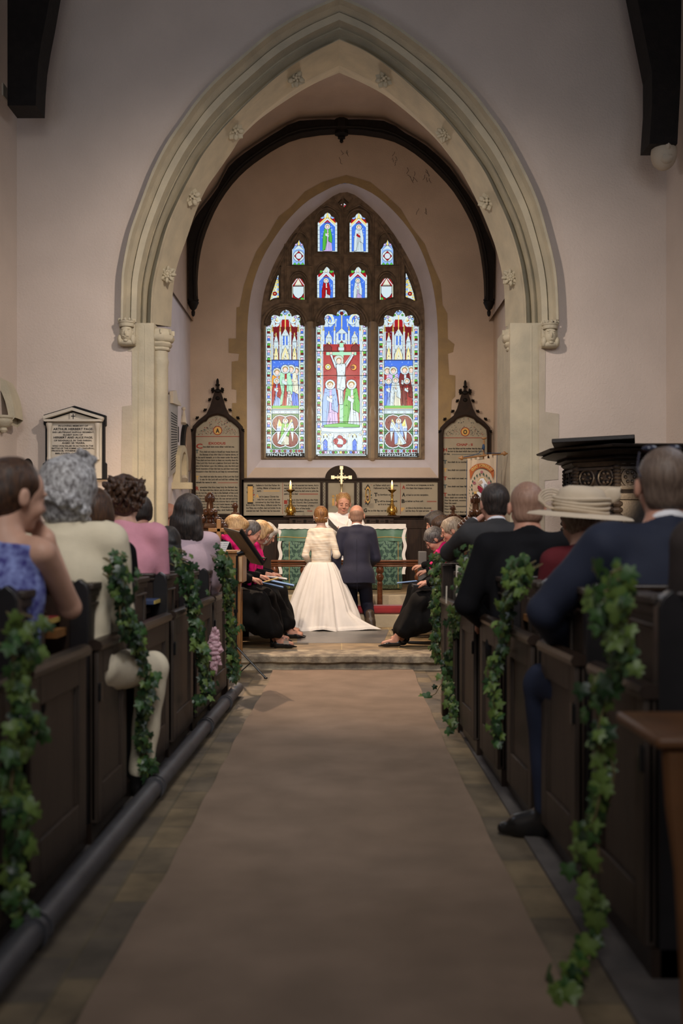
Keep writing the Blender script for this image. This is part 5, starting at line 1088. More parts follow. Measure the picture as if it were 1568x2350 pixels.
# pink bow on a left pew end
t = thing('flower_posy', P(490, 1490, 6.8), 'pale pink silky posy hanging from the left pews near the chancel', 'decoration')
b = MB()
for i in range(40):
    u = i/39; c = P(492+3*math.sin(i), 1445+u*92, 6.85); a = rnd.random()*6.3; w = .018+.022*math.sin(u*3.1)
    v = Vector((math.cos(a), math.sin(a), rnd.uniform(-.6, .6)))*w
    b.add([c, c+v+Vector((0, 0, .018)), c+v*1.4-Vector((0, 0, .02)), c-Vector((0, 0, .035))+v*.4], [(0, 1, 2, 3)]); b.ell(c+v*.5, (w*.7, w*.6, .016), 6)
b.obj('petals', mat('pink_silk', (.62, .40, .45), .7), t)
# ================================================================ CHOIR STALLS
def finial(c, s, label_parent, mb):
    mb.lathe([(.035*s, 0), (.05*s, .02*s), (.035*s, .05*s), (.055*s, .07*s), (.04*s, .10*s), (.075*s, .14*s), (.085*s, .17*s), (.05*s, .20*s), (.045*s, .30*s), (.06*s, .34*s), (.05*s, .40*s), (.02*s, .43*s)], c, 12)
    for k in range(5):
        a = R_(72*k); mb.ell(Vector(c)+Vector((.07*s*math.cos(a), .07*s*math.sin(a), .15*s)), (.04*s, .04*s, .05*s), 8); mb.ell(Vector(c)+Vector((.055*s*math.cos(a+.6), .055*s*math.sin(a+.6), .34*s)), (.022*s, .022*s, .05*s), 6)
def stall(px, ptop, pbase, d, s, label, side=1):
    c = P(px, pbase, d); t = thing('carved_stall_end', (c.x, d, .14), label, 'choir stall')
    b = MB(); hh = c.z-.14; b.prism([Vector((c.x+u, d-.03, .14+v)) for u, v in [(-.15, 0), (.15, 0), (.16, hh*.5), (.10, hh*.8), (.05, hh), (-.05, hh), (-.10, hh*.8), (-.16, hh*.5)]], (0, .06, 0)); b.obj('end_panel', STALL, t, bevel=.008)
    z0 = c.z; z1 = P(px, ptop, d).z; k = (z1-z0)/.43; b = MB(); finial(c, k, None, b); b.obj('poppyhead', STALL, t)
    b = MB()
    for q in (-1, 1): [b.ell(c+Vector((q*(.055+.022*j)*s, -.01, (.03-.02*j)*s)), (.026*s, .03, .036*s), 8) for j in range(4)]
    for j in range(4): b.lathe([(.06*s, 0), (.07*s, .012), (.06*s, .024)], c+Vector((0, 0, -.06-.035*j)), 12)
    b.obj('carving', STALL, t)
stall(482, 1130, 1200, 10.0, 1.2, 'tall polished choir stall end with a large carved finial, behind the lilac top woman')
stall(540, 1153, 1195, 11.3, 1.0, 'choir stall end with a small finial above the blonde choir singer')
stall(1040, 1159, 1195, 11.3, 1.0, 'choir stall end with a finial below the right text board')
stall(1092, 1133, 1200, 9.95, 1.2, 'dark choir stall end with carved finial in front of the banner')
t = thing('carved_bench_end', P(66, 1080, 9.0), 'dark rounded bench finial against the left nave wall', 'bench end'); b = MB(); c = P(64, 1075, 9.3); b.ell(c, (.05, .05, .09), 10); b.lathe([(.045, -c.z), (.04, 0)], c, 10); b.obj('finial', OAK_K, t)
# choir benches
for sx, x0, nm in ((-1, -1.28, 'left'), (1, 1.28, 'right')):
    t = thing('choir_bench', (x0, 11, .14), 'long oak choir bench under the %s-hand singers' % nm, 'bench')
    b = MB(); b.box2((x0-.19, 10.15 if sx > 0 else 9.95, .14+.42), (x0+.19, 12.0, .14+.46)); b.obj('seat', LOAK, t, bevel=.006)
    for y in (10.25 if sx > 0 else 10.05, 11.9):
        b = MB(); b.box2((x0-.17, y, .14), (x0+.17, y+.05, .14+.42)); b.obj('leg', LOAK, t, bevel=.004)
    b = MB(); b.box2((x0+sx*.19, 10.15 if sx > 0 else 9.95, .14), (x0+sx*.23, 12.0, 1.02)); b.obj('backrest', WAIN, t, bevel=.004)
# light oak reading desk with sheet and cross-shaped back at the left of the step
t = thing('oak_desk', P(535, 1345, 9.35), 'light oak music desk between the pews and the left choir', 'desk')
b = MB(); b.box2(P(514, 1268, 9.3), P(557, 1338, 9.3)+Vector((0, .4, 0))); b.obj('cabinet', LOAK, t, bevel=.006)
b = MB(); b.box2(P(508, 1263, 9.28), P(548, 1270, 9.3)+Vector((0, .4, 0))); b.obj('top', LOAK, t, bevel=.006)
b = MB(); b.box2(P(549, 1278, 9.27), P(556, 1335, 9.29)); b.obj('pale_edge_panel', mat('pale_oak', (.55, .36, .2), .5), t)
b = MB(); b.box2(P(497, 1192, 9.45), P(508, 1272, 9.5)); b.box2(P(478, 1212, 9.45), P(560, 1221, 9.5)); b.obj('upright_frame', LOAK, t, bevel=.005)
b = MB(); b.box2(P(516, 1338, 9.32), P(524, 1338, 9.4)+Vector((0, 0, -(P(0, 1338, 9.4).z)+.0))); b.box2(P(546, 1338, 9.32), P(554, 1338, 9.4)+Vector((0, 0, -(P(0, 1338, 9.4).z)+.0))); b.obj('leg', LOAK, t)
# a side panel and foot of the stall
t = thing('oak_bench_end', P(540, 1480, 9.5), 'oak bench end with a carved knob below the music desk', 'bench end')
b = MB(); b.prism([P(x, y, 9.62) for x, y in [(530, 1352), (545, 1345), (556, 1350), (556, 1500), (530, 1500)]], (0, .05, 0)); b.obj('panel', LOAK, t, bevel=.006)
# music stand
def tube_px(mb, pts, r): mb.tube([P(*p) for p in pts], r, 8)
t = thing('music_stand', P(541, 1552, 8.9), 'black folding music stand on a tripod at the chancel step', 'music stand')
d = 8.9; b = MB(); tube_px(b, [(541, 1555, d), (541, 1400, d)], .013); tube_px(b, [(543, 1400, d), (544, 1275, d)], .010); b.obj('pole', BLACKM, t)
b = MB(); tube_px(b, [(541, 1398, d), (541, 1406, d)], .02); tube_px(b, [(541, 1480, d), (541, 1490, d)], .018); tube_px(b, [(545, 1272, d), (560, 1268, d)], .022); b.obj('clamp', BLACKM, t)
for e in ((610, 1556, d-.05), (520, 1543, d+.3), (524, 1577, d-.28)):
    b = MB(); tube_px(b, [(543, 1484, d), ((543*.0+e[0]), e[1], e[2])], .009); tube_px(b, [(541, 1552, d), (543+(e[0]-543)*.5, 1484+(e[1]-1484)*.5, d+(e[2]-d)*.5)], .005); lg = b.obj('leg', BLACKM, t)
    b = MB(); b.ell(P(*e), (.018, .014, .010), 8); b.obj('rubber_foot', BLACKM, lg)
BROWNM = mat('brown_stand_back', (.20, .115, .05), .5, .3, 6)
A, B_, C_, D_ = P(515, 1212, d-.06), P(551, 1221, d-.42), P(603, 1296, d-.30), P(578, 1290, d+.06)
b = MB(); b.prism([A, B_, C_, D_], (-.006, -.0, -.010)); b.obj('desk_panel', BROWNM, t, bevel=.003)
b = MB(); b.tube([A, B_, C_, D_], .008, 6, closed=True); b.tube([B_+Vector((.006, 0, .02)), C_+Vector((.006, 0, .02))], .014, 6); b.tube([D_, D_+Vector((.03, -.02, .05)), C_+Vector((.03, -.02, .05)), C_], .008, 6)
for k in range(1, 5): b.tube([A.lerp(D_, k/5), B_.lerp(C_, k/5)], .004, 5)
b.obj('desk_frame', BLACKM, t)
t = thing('sheet_music', P(505, 1290, 7.9), 'open white sheet of music leaning at the end of the left pews', 'sheet music')
b = MB(); d = 8.15; A, B_, C_, D_ = P(499, 1243, d), P(527, 1243, d-.05), P(508, 1288, d-.05), P(484, 1286, d); b.prism([A, B_, C_, D_], (0, .004, -.001)); b.obj('paper', PAPER, t)
b = MB(); q = C_.lerp(D_, .5); b.tube([q+Vector((0, .02, .02)), Vector((q.x, q.y+.02, .0))], .008, 6); b.box(q+Vector((0, -.002, -.006)), (.10, .03, .008)); b.obj('stand', BLACKM, t)
b = MB()
for k in range(9):
    for (u0, u1) in ((.06, .46), (.54, .94)):
        a, e = A.lerp(D_, .08+k*.1), B_.lerp(C_, .08+k*.1); p, q = a.lerp(e, u0), a.lerp(e, u1); o = Vector((0, -.002, 0)); b.add([p+o, q+o, q+o-Vector((0, 0, .004)), p+o-Vector((0, 0, .004))], [(0, 1, 2, 3)])
b.obj('printed_staves', mat('grey_print', (.42, .42, .45), .8), t, smooth=0)
# grey equipment panel by the right choir
t = thing('loudspeaker', P(970, 1330, 11.6), 'slim grey column loudspeaker beside the grey-haired singer', 'speaker'); b = MB(); c = P(969, 1300, 11.9)
b.box2(P(961, 1265, 11.9), P(979, 1335, 11.95)+Vector((0, .06, 0))); b.obj('cabinet', mat('grey_plastic', (.12, .11, .105), .5), t, bevel=.01)
b = MB(); b.lathe([(.10, 0), (.10, .015), (.015, .03), (.012, c.z-.14)], (c.x, c.y+.05, .14), 12); b.obj('stand', BLACKM, t)
# white card frames hanging on the right pew end
t = thing('notice_frame', P(1050, 1310, 6.9), 'white edged notice frame standing on the end of the right front pew', 'frame')
b = MB(); d = 6.6; WH = mat('white_paint', (.62, .56, .46), .6)
for pts in ([(1047, 1296), (1060, 1302), (1058, 1330), (1047, 1326)], [(1047, 1326), (1050, 1326), (1050, 1388), (1047, 1388)], [(1056, 1326), (1059, 1326), (1059, 1372), (1056, 1372)], [(1024, 1345), (1027, 1345), (1026, 1385), (1023, 1385)]): b.prism([P(x, y, d) for x, y in pts], (0, .01, 0))
b.obj('edging', WH, t)
# foreground chair fragment lower right
t = thing('wooden_chair', (1.22, 2.3, 0), 'blurred brown wooden chair at the right edge of the foreground', 'chair')
CHW = mat('orange_brown_wood', (.12, .050, .016), .5, .2, 6); b = MB(); b.box2(P(1508, 1692, 2.3), P(1700, 1722, 2.3)+Vector((0, .35, 0))); b.obj('seat', CHW, t, bevel=.01)
for x, y in ((1.02+.0, 2.33), (1.38, 2.33), (1.38, 2.62)):
    b = MB(); b.tube([Vector((x-.0, y, .74)), Vector((x+.03, y, .4)), Vector((x, y, .0))], [.022, .018, .015], 8); 
    if x < 1.1: b = MB(); b.tube([P(1548, 1722, 2.33), P(1552, 1850, 2.33), P(1566, 2000, 2.33), Vector((.78, 2.33, 0))], [.028, .024, .018, .015], 8)
    b.obj('leg', CHW, t)
# ================================================================ BANNER
t = thing('church_banner', P(1105, 1200, 10.05), 'embroidered cream church banner hanging from a cross pole on the right', 'banner')
d = 10.02; CB = mat('banner_linen', (.60, .45, .30), .85, bump=.3, bs=120)
b = MB(); b.plate([(1073, 1052), (1080, 1052), (1080, 1056), (1084, 1056), (1084, 1051), (1090, 1051), (1090, 1055), (1095, 1055), (1095, 1049), (1100, 1049), (1100, 1054), (1112, 1054), (1112, 1044), (1119, 1044), (1119, 1052), (1124, 1052), (1122, 1043), (1129, 1043), (1131, 1051), (1133, 1050), (1133, 1041), (1141, 1041), (1139, 1180), (1072, 1186)], [], lambda x, y, tt: P(x, y, d)+Vector((0, tt+.008*math.sin(x*.25), 0)), .004); b.obj('cloth', CB, t, smooth=0)
b = MB(); b.tube([P(1062, 1051, d+.01), P(1156, 1041, d+.01)], .010, 8)
for x, y, s in ((1060, 1051, 1), (1158, 1041, 1)): b.ell(P(x, y, d+.01), (.018, .016, .022), 8); b.ell(P(x+(3 if x > 1100 else -3), y, d+.01), (.022, .01, .01), 6)
b.tube([P(1111, 1200, d+.03), P(1111, 1010, d+.03)], .010, 8); b.ell(P(1111, 1006, d+.03), (.025, .015, .012), 6); b.obj('pole', LOAK, t)
b = MB(); b.tube([P(1064, 1049, d), P(1085, 1045, d), P(1100, 1040, d-.01), P(1110, 1022, d-.015), P(1113, 1040, d-.01), P(1150, 1040, d)], .0035, 6); b.ell(P(1110, 1026, d-.01), (.014, .014, .03), 8); b.tube([P(1072, 1056, d-.006), P(1071, 1184, d-.006)], .003, 5); b.tube([P(1141, 1044, d-.006), P(1139, 1180, d-.006)], .003, 5); b.obj('blue_cord', mat('blue_cord_cloth', (.02, .05, .11), .7), t)
b = MB(); dd = d-.012; E = [mat('orange_embroidery', (.42, .10, .02), .8), GOLDI, mat('green_embroidery', (.03, .08, .05), .8), mat('pink_embroidery', (.42, .12, .14), .8), mat('grey_embroidery', (.30, .32, .36), .8), mat('crimson_embroidery', (.30, .01, .03), .8), LINEN, mat('skin_embroidery', (.58, .40, .27), .8)]
def px_poly(pts, m, k=0): b.add([P(x, y, dd-k*.001) for x, y in pts], [tuple(range(len(pts)))], m)
def arcb(cx, cy, r0, r1, a0, a1, m, n=14, k=0):
    A = [P(cx+r0*math.cos(R_(a0+(a1-a0)*i/n)), cy-r0*math.sin(R_(a0+(a1-a0)*i/n)), dd-k*.001) for i in range(n+1)]; B2 = [P(cx+r1*math.cos(R_(a0+(a1-a0)*i/n)), cy-r1*math.sin(R_(a0+(a1-a0)*i/n)), dd-k*.001) for i in range(n+1)]; b.strip(A, B2, m)
arcb(1106, 1096, 33, 22, 150, 30, 0)
px_poly([(1078, 1080), (1087, 1085), (1084, 1092), (1080, 1101), (1079, 1092)], 0); px_poly([(1134, 1078), (1126, 1084), (1128, 1090), (1132, 1099), (1134, 1090)], 0)
word = 'GREAT HORKESLEY'
for i, ch in enumerate(word):
    if ch == ' ': continue
    a = R_(145-(110)*(i+.5)/len(word)); V, Fc = text_mesh(ch, .03)
    w = max(p.x for p in V); rr = 25
    b.add([P(1106+(rr+p.y*9)*math.cos(a)+(p.x-w/2)*6.2*math.sin(a), 1096-(rr+p.y*9)*math.sin(a)+(p.x-w/2)*6.2*math.cos(a), dd-.002) for p in V], Fc, 1)
for s in (-1, 1):
    for j in range(9):
        a = R_(80-j*18); x = 1106+s*24*math.cos(a)*.95; y = 1118-30*math.sin(a); px_poly([(x, y-4), (x+s*2.2, y), (x, y+4), (x-s*1.2, y)], 2, 1)
    for (x, y) in ((1106+s*17, 1108), (1106+s*23, 1150)): arcb(x, y, 3.4, 1.2, 0, 360, 3, 12, 1)
    for j in range(8): y = 1118+j*7; x = 1106+s*(25+2*math.sin(j)); px_poly([(x, y), (x+s*3, y-3), (x+s*1, y+2)], 2, 1)
arcb(1106, 1083, 3.2, 1.1, 0, 360, 3, 12, 1)
arcb(1107, 1104, 9, 7.6, 0, 360, 1, 20, 1)
px_poly([(1098, 1106), (1103, 1098), (1110, 1097), (1117, 1108), (1122, 1120), (1121, 1150), (1110, 1150), (1112, 1124), (1104, 1112)], 6, 2); px_poly([(1112, 1110), (1119, 1112), (1121, 1128), (1110, 1122)], 4, 3); px_poly([(1100, 1104), (1106, 1101), (1109, 1108), (1103, 1113), (1099, 1110)], 7, 3); px_poly([(1097, 1114), (1103, 1116), (1111, 1124), (1108, 1138), (1101, 1128), (1096, 1120)], 5, 3); px_poly([(1090, 1122), (1096, 1117), (1099, 1124), (1093, 1129)], 7, 3); px_poly([(1088, 1128), (1098, 1126), (1096, 1150), (1088, 1162)], 1, 2); px_poly([(1095, 1128), (1106, 1132), (1104, 1142), (1094, 1140)], 6, 3)
b.obj('embroidery', E, t, smooth=0, recalc=False)
# ================================================================ PEOPLE: implicit surfaces -> one continuous mesh each
V3 = lambda *a: np.array(a, dtype=float)
def rotm(yaw=0, pitch=0, roll=0):
    """local (x right, y forward, z up): pitch>0 bows forward, yaw>0 turns to the left, roll>0 leans to the right"""
    M = Matrix.Rotation(R_(yaw), 3, 'Z') @ Matrix.Rotation(R_(-pitch), 3, 'X') @ Matrix.Rotation(R_(roll), 3, 'Y')
    return np.array(M)
class Sdf:
    def __init__(s, h): s.h = h; s.p = []; s.disp = []
    def ell(s, c, r, R=None, k=.02, op=1): s.p.append(('e', np.array(c, float), np.array(r, float) if np.ndim(r) else V3(r, r, r), np.eye(3) if R is None else np.array(R), k, op)); return s
    def cap(s, a, b, ra, rb, k=.02, op=1, fl=None): s.p.append(('c', np.array(a, float), np.array(b, float), ra, rb, k, op, fl)); return s
    def cut(s, pt, n, k=.006, within=None): s.p.append(('h', np.array(pt, float), np.array(n, float)/np.linalg.norm(n), k, within)); return s
    def bounds(s, p):
        if p[0] == 'e': m = p[2].max()*1.02; return p[1]-m, p[1]+m
        m = max(p[3], p[4])/(min(1, p[7][1]) if p[7] else 1); return np.minimum(p[1], p[2])-m, np.maximum(p[1], p[2])+m
    def mesh(s):
        h = s.h; bs = [s.bounds(p) for p in s.p if p[0] != 'h' and p[5 if p[0] == 'e' else 6] > 0]
        lo = np.min([b[0] for b in bs], axis=0)-.03; hi = np.max([b[1] for b in bs], axis=0)+.03
        n = np.ceil((hi-lo)/h).astype(int)+1; ax = [lo[i]+h*np.arange(n[i]) for i in range(3)]
        f = np.full(n, .5, dtype=np.float32)
        for p in s.p:
            if p[0] == 'h':
                _, pt, nn, k, w = p
                if w is None: i0 = np.zeros(3, int); i1 = n
                else: i0 = np.clip(((w[0]-w[1]-lo)/h).astype(int), 0, n); i1 = np.clip(((w[0]+w[1]-lo)/h).astype(int)+1, 0, n)
            else:
                k = p[4] if p[0] == 'e' else p[5]; b = s.bounds(p); mg = k+2.5*h
                i0 = np.clip(np.floor((b[0]-mg-lo)/h).astype(int), 0, n); i1 = np.clip(np.ceil((b[1]+mg-lo)/h).astype(int)+1, 0, n)
            if (i1 <= i0).any(): continue
            sl = tuple(slice(i0[i], i1[i]) for i in range(3))
            X = ax[0][sl[0]][:, None, None]; Y = ax[1][sl[1]][None, :, None]; Z = ax[2][sl[2]][None, None, :]
            sub = f[sl]
            if p[0] == 'h':
                d = (X-pt[0])*nn[0]+(Y-pt[1])*nn[1]+(Z-pt[2])*nn[2]; op = -2
            elif p[0] == 'e':
                _, c, r, R, k, op = p; x, y, z = X-c[0], Y-c[1], Z-c[2]
                u = (x*R[0, 0]+y*R[1, 0]+z*R[2, 0]); v = (x*R[0, 1]+y*R[1, 1]+z*R[2, 1]); w = (x*R[0, 2]+y*R[1, 2]+z*R[2, 2])
                k0 = np.sqrt((u/r[0])**2+(v/r[1])**2+(w/r[2])**2); k1 = np.sqrt((u/r[0]**2)**2+(v/r[1]**2)**2+(w/r[2]**2)**2)+1e-9
                d = k0*(k0-1)/k1
            else:
                _, a, b_, ra, rb, k, op, fl = p; x, y, z = X-a[0], Y-a[1], Z-a[2]; ab = b_-a; L2 = max(1e-9, ab@ab)
                t = np.clip((x*ab[0]+y*ab[1]+z*ab[2])/L2, 0, 1); dx, dy, dz = x-ab[0]*t, y-ab[1]*t, z-ab[2]*t
                if fl is not None:
                    nn, sc = np.array(fl[0], float), fl[1]; q = (dx*nn[0]+dy*nn[1]+dz*nn[2])*(sc-1); dx, dy, dz = dx+q*nn[0], dy+q*nn[1], dz+q*nn[2]
                    g = np.sqrt(dx*dx+dy*dy+dz*dz); d = (g-(ra+(rb-ra)*t)); d = d/max(1, sc*.75)
                else: d = np.sqrt(dx*dx+dy*dy+dz*dz)-(ra+(rb-ra)*t)
            if op == 1: hh = np.clip(.5+.5*(sub-d)/k, 0, 1); f[sl] = sub*(1-hh)+d*hh-k*hh*(1-hh)
            else:
                dd = d if op == -2 else -d; hh = np.clip(.5-.5*(sub-dd)/k, 0, 1); f[sl] = sub*(1-hh)+dd*hh+k*hh*(1-hh)
        if s.disp:
            X = ax[0][:, None, None]; Y = ax[1][None, :, None]; Z = ax[2][None, None, :]
            for fn in s.disp: f = f+fn(X, Y, Z).astype(np.float32)
        return nets(f, lo, h)
def nets(f, lo, h):
    S = f < 0; nx, ny, nz = f.shape
    c = [S[i:nx-1+i, j:ny-1+j, k:nz-1+k] for i in (0, 1) for j in (0, 1) for k in (0, 1)]
    cnt = sum(x.astype(np.int8) for x in c); m = (cnt > 0) & (cnt < 8); I = np.argwhere(m)
    idx = np.full(m.shape, -1, dtype=np.int64); idx[m] = np.arange(len(I))
    cs = [(i, j, k) for i in (0, 1) for j in (0, 1) for k in (0, 1)]; fv = [f[I[:, 0]+i, I[:, 1]+j, I[:, 2]+k] for i, j, k in cs]
    acc = np.zeros((len(I), 3)); num = np.zeros(len(I))
    for a in range(8):
        for b in range(a+1, 8):
            dlt = [cs[b][q]-cs[a][q] for q in range(3)]
            if sum(map(abs, dlt)) != 1: continue
            fa, fb = fv[a], fv[b]; cr_ = (fa < 0) != (fb < 0); t = np.where(cr_, fa/(fa-fb+1e-12), 0)
            for q in range(3): acc[:, q] += np.where(cr_, cs[a][q]+t*dlt[q], 0)
            num += cr_
    V = (I+acc/np.maximum(num, 1)[:, None])*h+lo; Fs = []
    for ax_ in range(3):
        sl0 = [slice(None)]*3; sl1 = [slice(None)]*3; sl0[ax_] = slice(0, -1); sl1[ax_] = slice(1, None)
        e = S[tuple(sl0)] != S[tuple(sl1)]; E = np.argwhere(e); u, v = [(1, 2), (2, 0), (0, 1)][ax_]
        ok = (E[:, u] > 0) & (E[:, v] > 0) & (E[:, u] < f.shape[u]-1) & (E[:, v] < f.shape[v]-1); E = E[ok]
        if not len(E): continue
        def at(du, dv): q = E.copy(); q[:, u] -= du; q[:, v] -= dv; return idx[q[:, 0], q[:, 1], q[:, 2]]
        Q = np.stack([at(1, 1), at(0, 1), at(0, 0), at(1, 0)], 1); ins = S[E[:, 0], E[:, 1], E[:, 2]]; Q[~ins] = Q[~ins][:, ::-1]; Fs.append(Q)
    return V, np.concatenate(Fs)
def sdf_obj(name, S, m, parent, W_=None):
    V, Fc = S.mesh()
    if W_ is not None: V = V @ W_[0].T+W_[1]
    V = V-np.array(wloc(parent)); me = bpy.data.meshes.new(name)
    me.vertices.add(len(V)); me.vertices.foreach_set('co', V.astype(np.float32).ravel()); me.loops.add(len(Fc)*4); me.loops.foreach_set('vertex_index', Fc.astype(np.int32).ravel())
    me.polygons.add(len(Fc)); me.polygons.foreach_set('loop_start', np.arange(0, len(Fc)*4, 4, dtype=np.int32)); me.polygons.foreach_set('use_smooth', [True]*len(Fc))
    me.materials.append(m); me.update(calc_edges=True); me.validate(); o = bpy.data.objects.new(name, me); COL.objects.link(o); o.parent = parent; return o
def ik(a, t, l1, l2, pole):
    a, t, pole = map(lambda q: np.array(q, float), (a, t, pole)); v = t-a; D = np.linalg.norm(v); D2 = min(D, (l1+l2)*.999); v = v/max(D, 1e-6); t = a+v*D2
    x = (l1*l1-l2*l2+D2*D2)/(2*D2); y = math.sqrt(max(0, l1*l1-x*x)); pp = pole-v*(pole@v); pp = pp/max(1e-6, np.linalg.norm(pp)); return a+v*x+pp*y, t
SKIN = {'fair': mat('skin_fair', (.56, .33, .24), .5, .08, 14, .1, 60, spec=.4), 'ruddy': mat('skin_ruddy', (.52, .26, .18), .5, .1, 14, .1, 60, spec=.4), 'pale': mat('skin_pale', (.62, .40, .31), .5, .07, 14, .1, 60, spec=.4)}
def fn_hair(c1, c2, sc=(70, 70, 9)):
    def f(nt, b, src):
        N = nt.nodes; L = nt.links; mp = N.new('ShaderNodeMapping'); mp.inputs['Scale'].default_value = sc; L.new(src, mp.inputs[0])
        n = N.new('ShaderNodeTexNoise'); n.inputs['Scale'].default_value = 1.6; n.inputs['Detail'].default_value = 6; L.new(mp.outputs[0], n.inputs['Vector'])
        r = N.new('ShaderNodeValToRGB'); r.color_ramp.elements[0].position = .35; r.color_ramp.elements[1].position = .68; r.color_ramp.elements[0].color = (*c2, 1); r.color_ramp.elements[1].color = (*c1, 1)
        L.new(n.outputs['Fac'], r.inputs[0]); L.new(r.outputs[0], b.inputs['Base Color'])
        bp = N.new('ShaderNodeBump'); bp.inputs['Strength'].default_value = .7; bp.inputs['Distance'].default_value = .006; L.new(n.outputs['Fac'], bp.inputs['Height']); L.new(bp.outputs[0], b.inputs['Normal'])
    return f
def hairm(n, c1, c2, **k): return mat('hair_'+n, c1, .5, fn=fn_hair(c1, c2, **k))
HAIR = {'blonde': hairm('blonde', (.60, .40, .19), (.26, .14, .055)), 'darkblonde': hairm('dark_blonde', (.46, .27, .10), (.15, .07, .03)), 'grey': hairm('grey', (.52, .52, .53), (.13, .12, .12), sc=(42, 42, 26)), 'white': hairm('white', (.68, .64, .58), (.36, .32, .28)),
        'brown': hairm('brown', (.10, .045, .02), (.022, .011, .007)), 'dark': hairm('dark', (.045, .030, .024), (.010, .008, .008)), 'black': hairm('black', (.018, .015, .016), (.005, .005, .006)), 'auburn': hairm('auburn', (.36, .17, .05), (.10, .038, .012)),
        'stubble': hairm('stubble', (.34, .20, .14), (.26, .145, .10)), 'cropbrown': hairm('cropped_brown', (.17, .12, .09), (.09, .06, .045)), 'greyblonde': hairm('grey_blonde', (.44, .36, .26), (.16, .11, .075)), 'darkgrey': hairm('dark_grey', (.16, .15, .14), (.035, .03, .03))}
CL = lambda n, c, **k: mat('cloth_'+n, c, k.pop('rough', .85), k.pop('var', .08), 9, k.pop('bump', .15), k.pop('bs', 90), sheen=k.pop('sheen', .0), spec=k.pop('spec', .15), **k)
EYEM = mat('eye', (.05, .04, .035), .2); LIPM = mat('lip', (.45, .15, .12), .5)
def folds(amp, f=26, ax=2, seed=0):
    def fn(X, Y, Z):
        q = np.sin(f*(Z if ax == 2 else X)+3*np.sin(7*X+seed)+2.5*np.sin(6*Y+seed*2))*.5+np.sin(f*1.9*(Z*.6+X*.8)+4*np.sin(5*Y+1)+seed)*.3; return amp*q
    return fn
def vfolds(amp, f=30, seed=0):
    def fn(X, Y, Z): return amp*(np.sin(f*X+1.5*np.sin(5*Z+seed)+seed)*np.cos(f*.8*Y+1.2*np.sin(4*Z)))
    return fn
def head_sdf(B, c, R, s):
    """R local->world axes, c head centre, s scale"""
    T = lambda x, y, z: c+R @ (V3(x, y, z)*s); E = lambda x, y, z, a, b_, d, k=.012, op=1, RR=None: B.ell(T(x, y, z), V3(a, b_, d)*s, R if RR is None else R @ RR, k*s, op)
    E(0, -.012, .032, .076, .094, .086, .02); E(0, .034, -.035, .060, .058, .078, .03); E(0, .060, -.088, .030, .028, .022, .02); E(0, .045, .03, .062, .05, .06, .02)
    for q in (-1, 1):
        E(q*.030, .090, .020, .022, .010, .008, .010); E(q*.031, .101, .000, .016, .012, .011, .010, -1); E(q*.031, .082, .000, .0135, .0125, .012, .004)
        E(q*.038, .070, -.032, .022, .022, .022, .02); E(q*.082, -.004, -.004, .012, .019, .031, .008); E(q*.096, .002, .0, .007, .010, .017, .005, -1); E(q*.012, .108, -.030, .008, .008, .007, .006)
    B.cap(T(0, .090, .012), T(0, .112, -.024), .0085*s, .0115*s, .010*s); E(0, .092, -.055, .021, .010, .0045, .006); E(0, .090, -.065, .018, .010, .0055, .006); E(0, .100, -.060, .018, .006, .0014, .003, -1)
def hand_sdf(B, w, d, n, side, curl, s=1.0):
    """w wrist, d finger direction, n palm normal (out of the palm), side +1 = thumb towards cross(d,n)"""
    d = d/np.linalg.norm(d); n = n-d*(n@d); n = n/np.linalg.norm(n); x = np.cross(d, n)*side; k = .007*s
    B.cap(w, w+d*.085*s, .026*s, .034*s, .02*s, 1, (n, 2.0))
    L = (.068, .076, .070, .055); C = R_(curl)
    for i in range(4):
        p = w+d*.082*s+x*((1.5-i)*.0205*s); a = C*.3; dd = d*math.cos(a)+n*math.sin(a); r = (.0098, .0102, .0098, .0085)[i]*s
        for j, fr in enumerate((.45, .32, .23)):
            q = p+dd*L[i]*fr*s; B.cap(p, q, r, r*.93, k); p = q; r *= .93; a += C*.5; dd = d*math.cos(a)+n*math.sin(a)
    t0 = w+d*.025*s+x*.022*s; t1 = t0+(x*.75+d*.55+n*.3)*.042*s; t2 = t1+(x*.25+d*.9+n*.35)*.032*s; t3 = t2+(d*.95+n*.4-x*.1)*.024*s
    B.cap(t0, t1, .015*s, .0125*s, .012*s); B.cap(t1, t2, .0120*s, .0108*s, k); B.cap(t2, t3, .0105*s, .009*s, k)
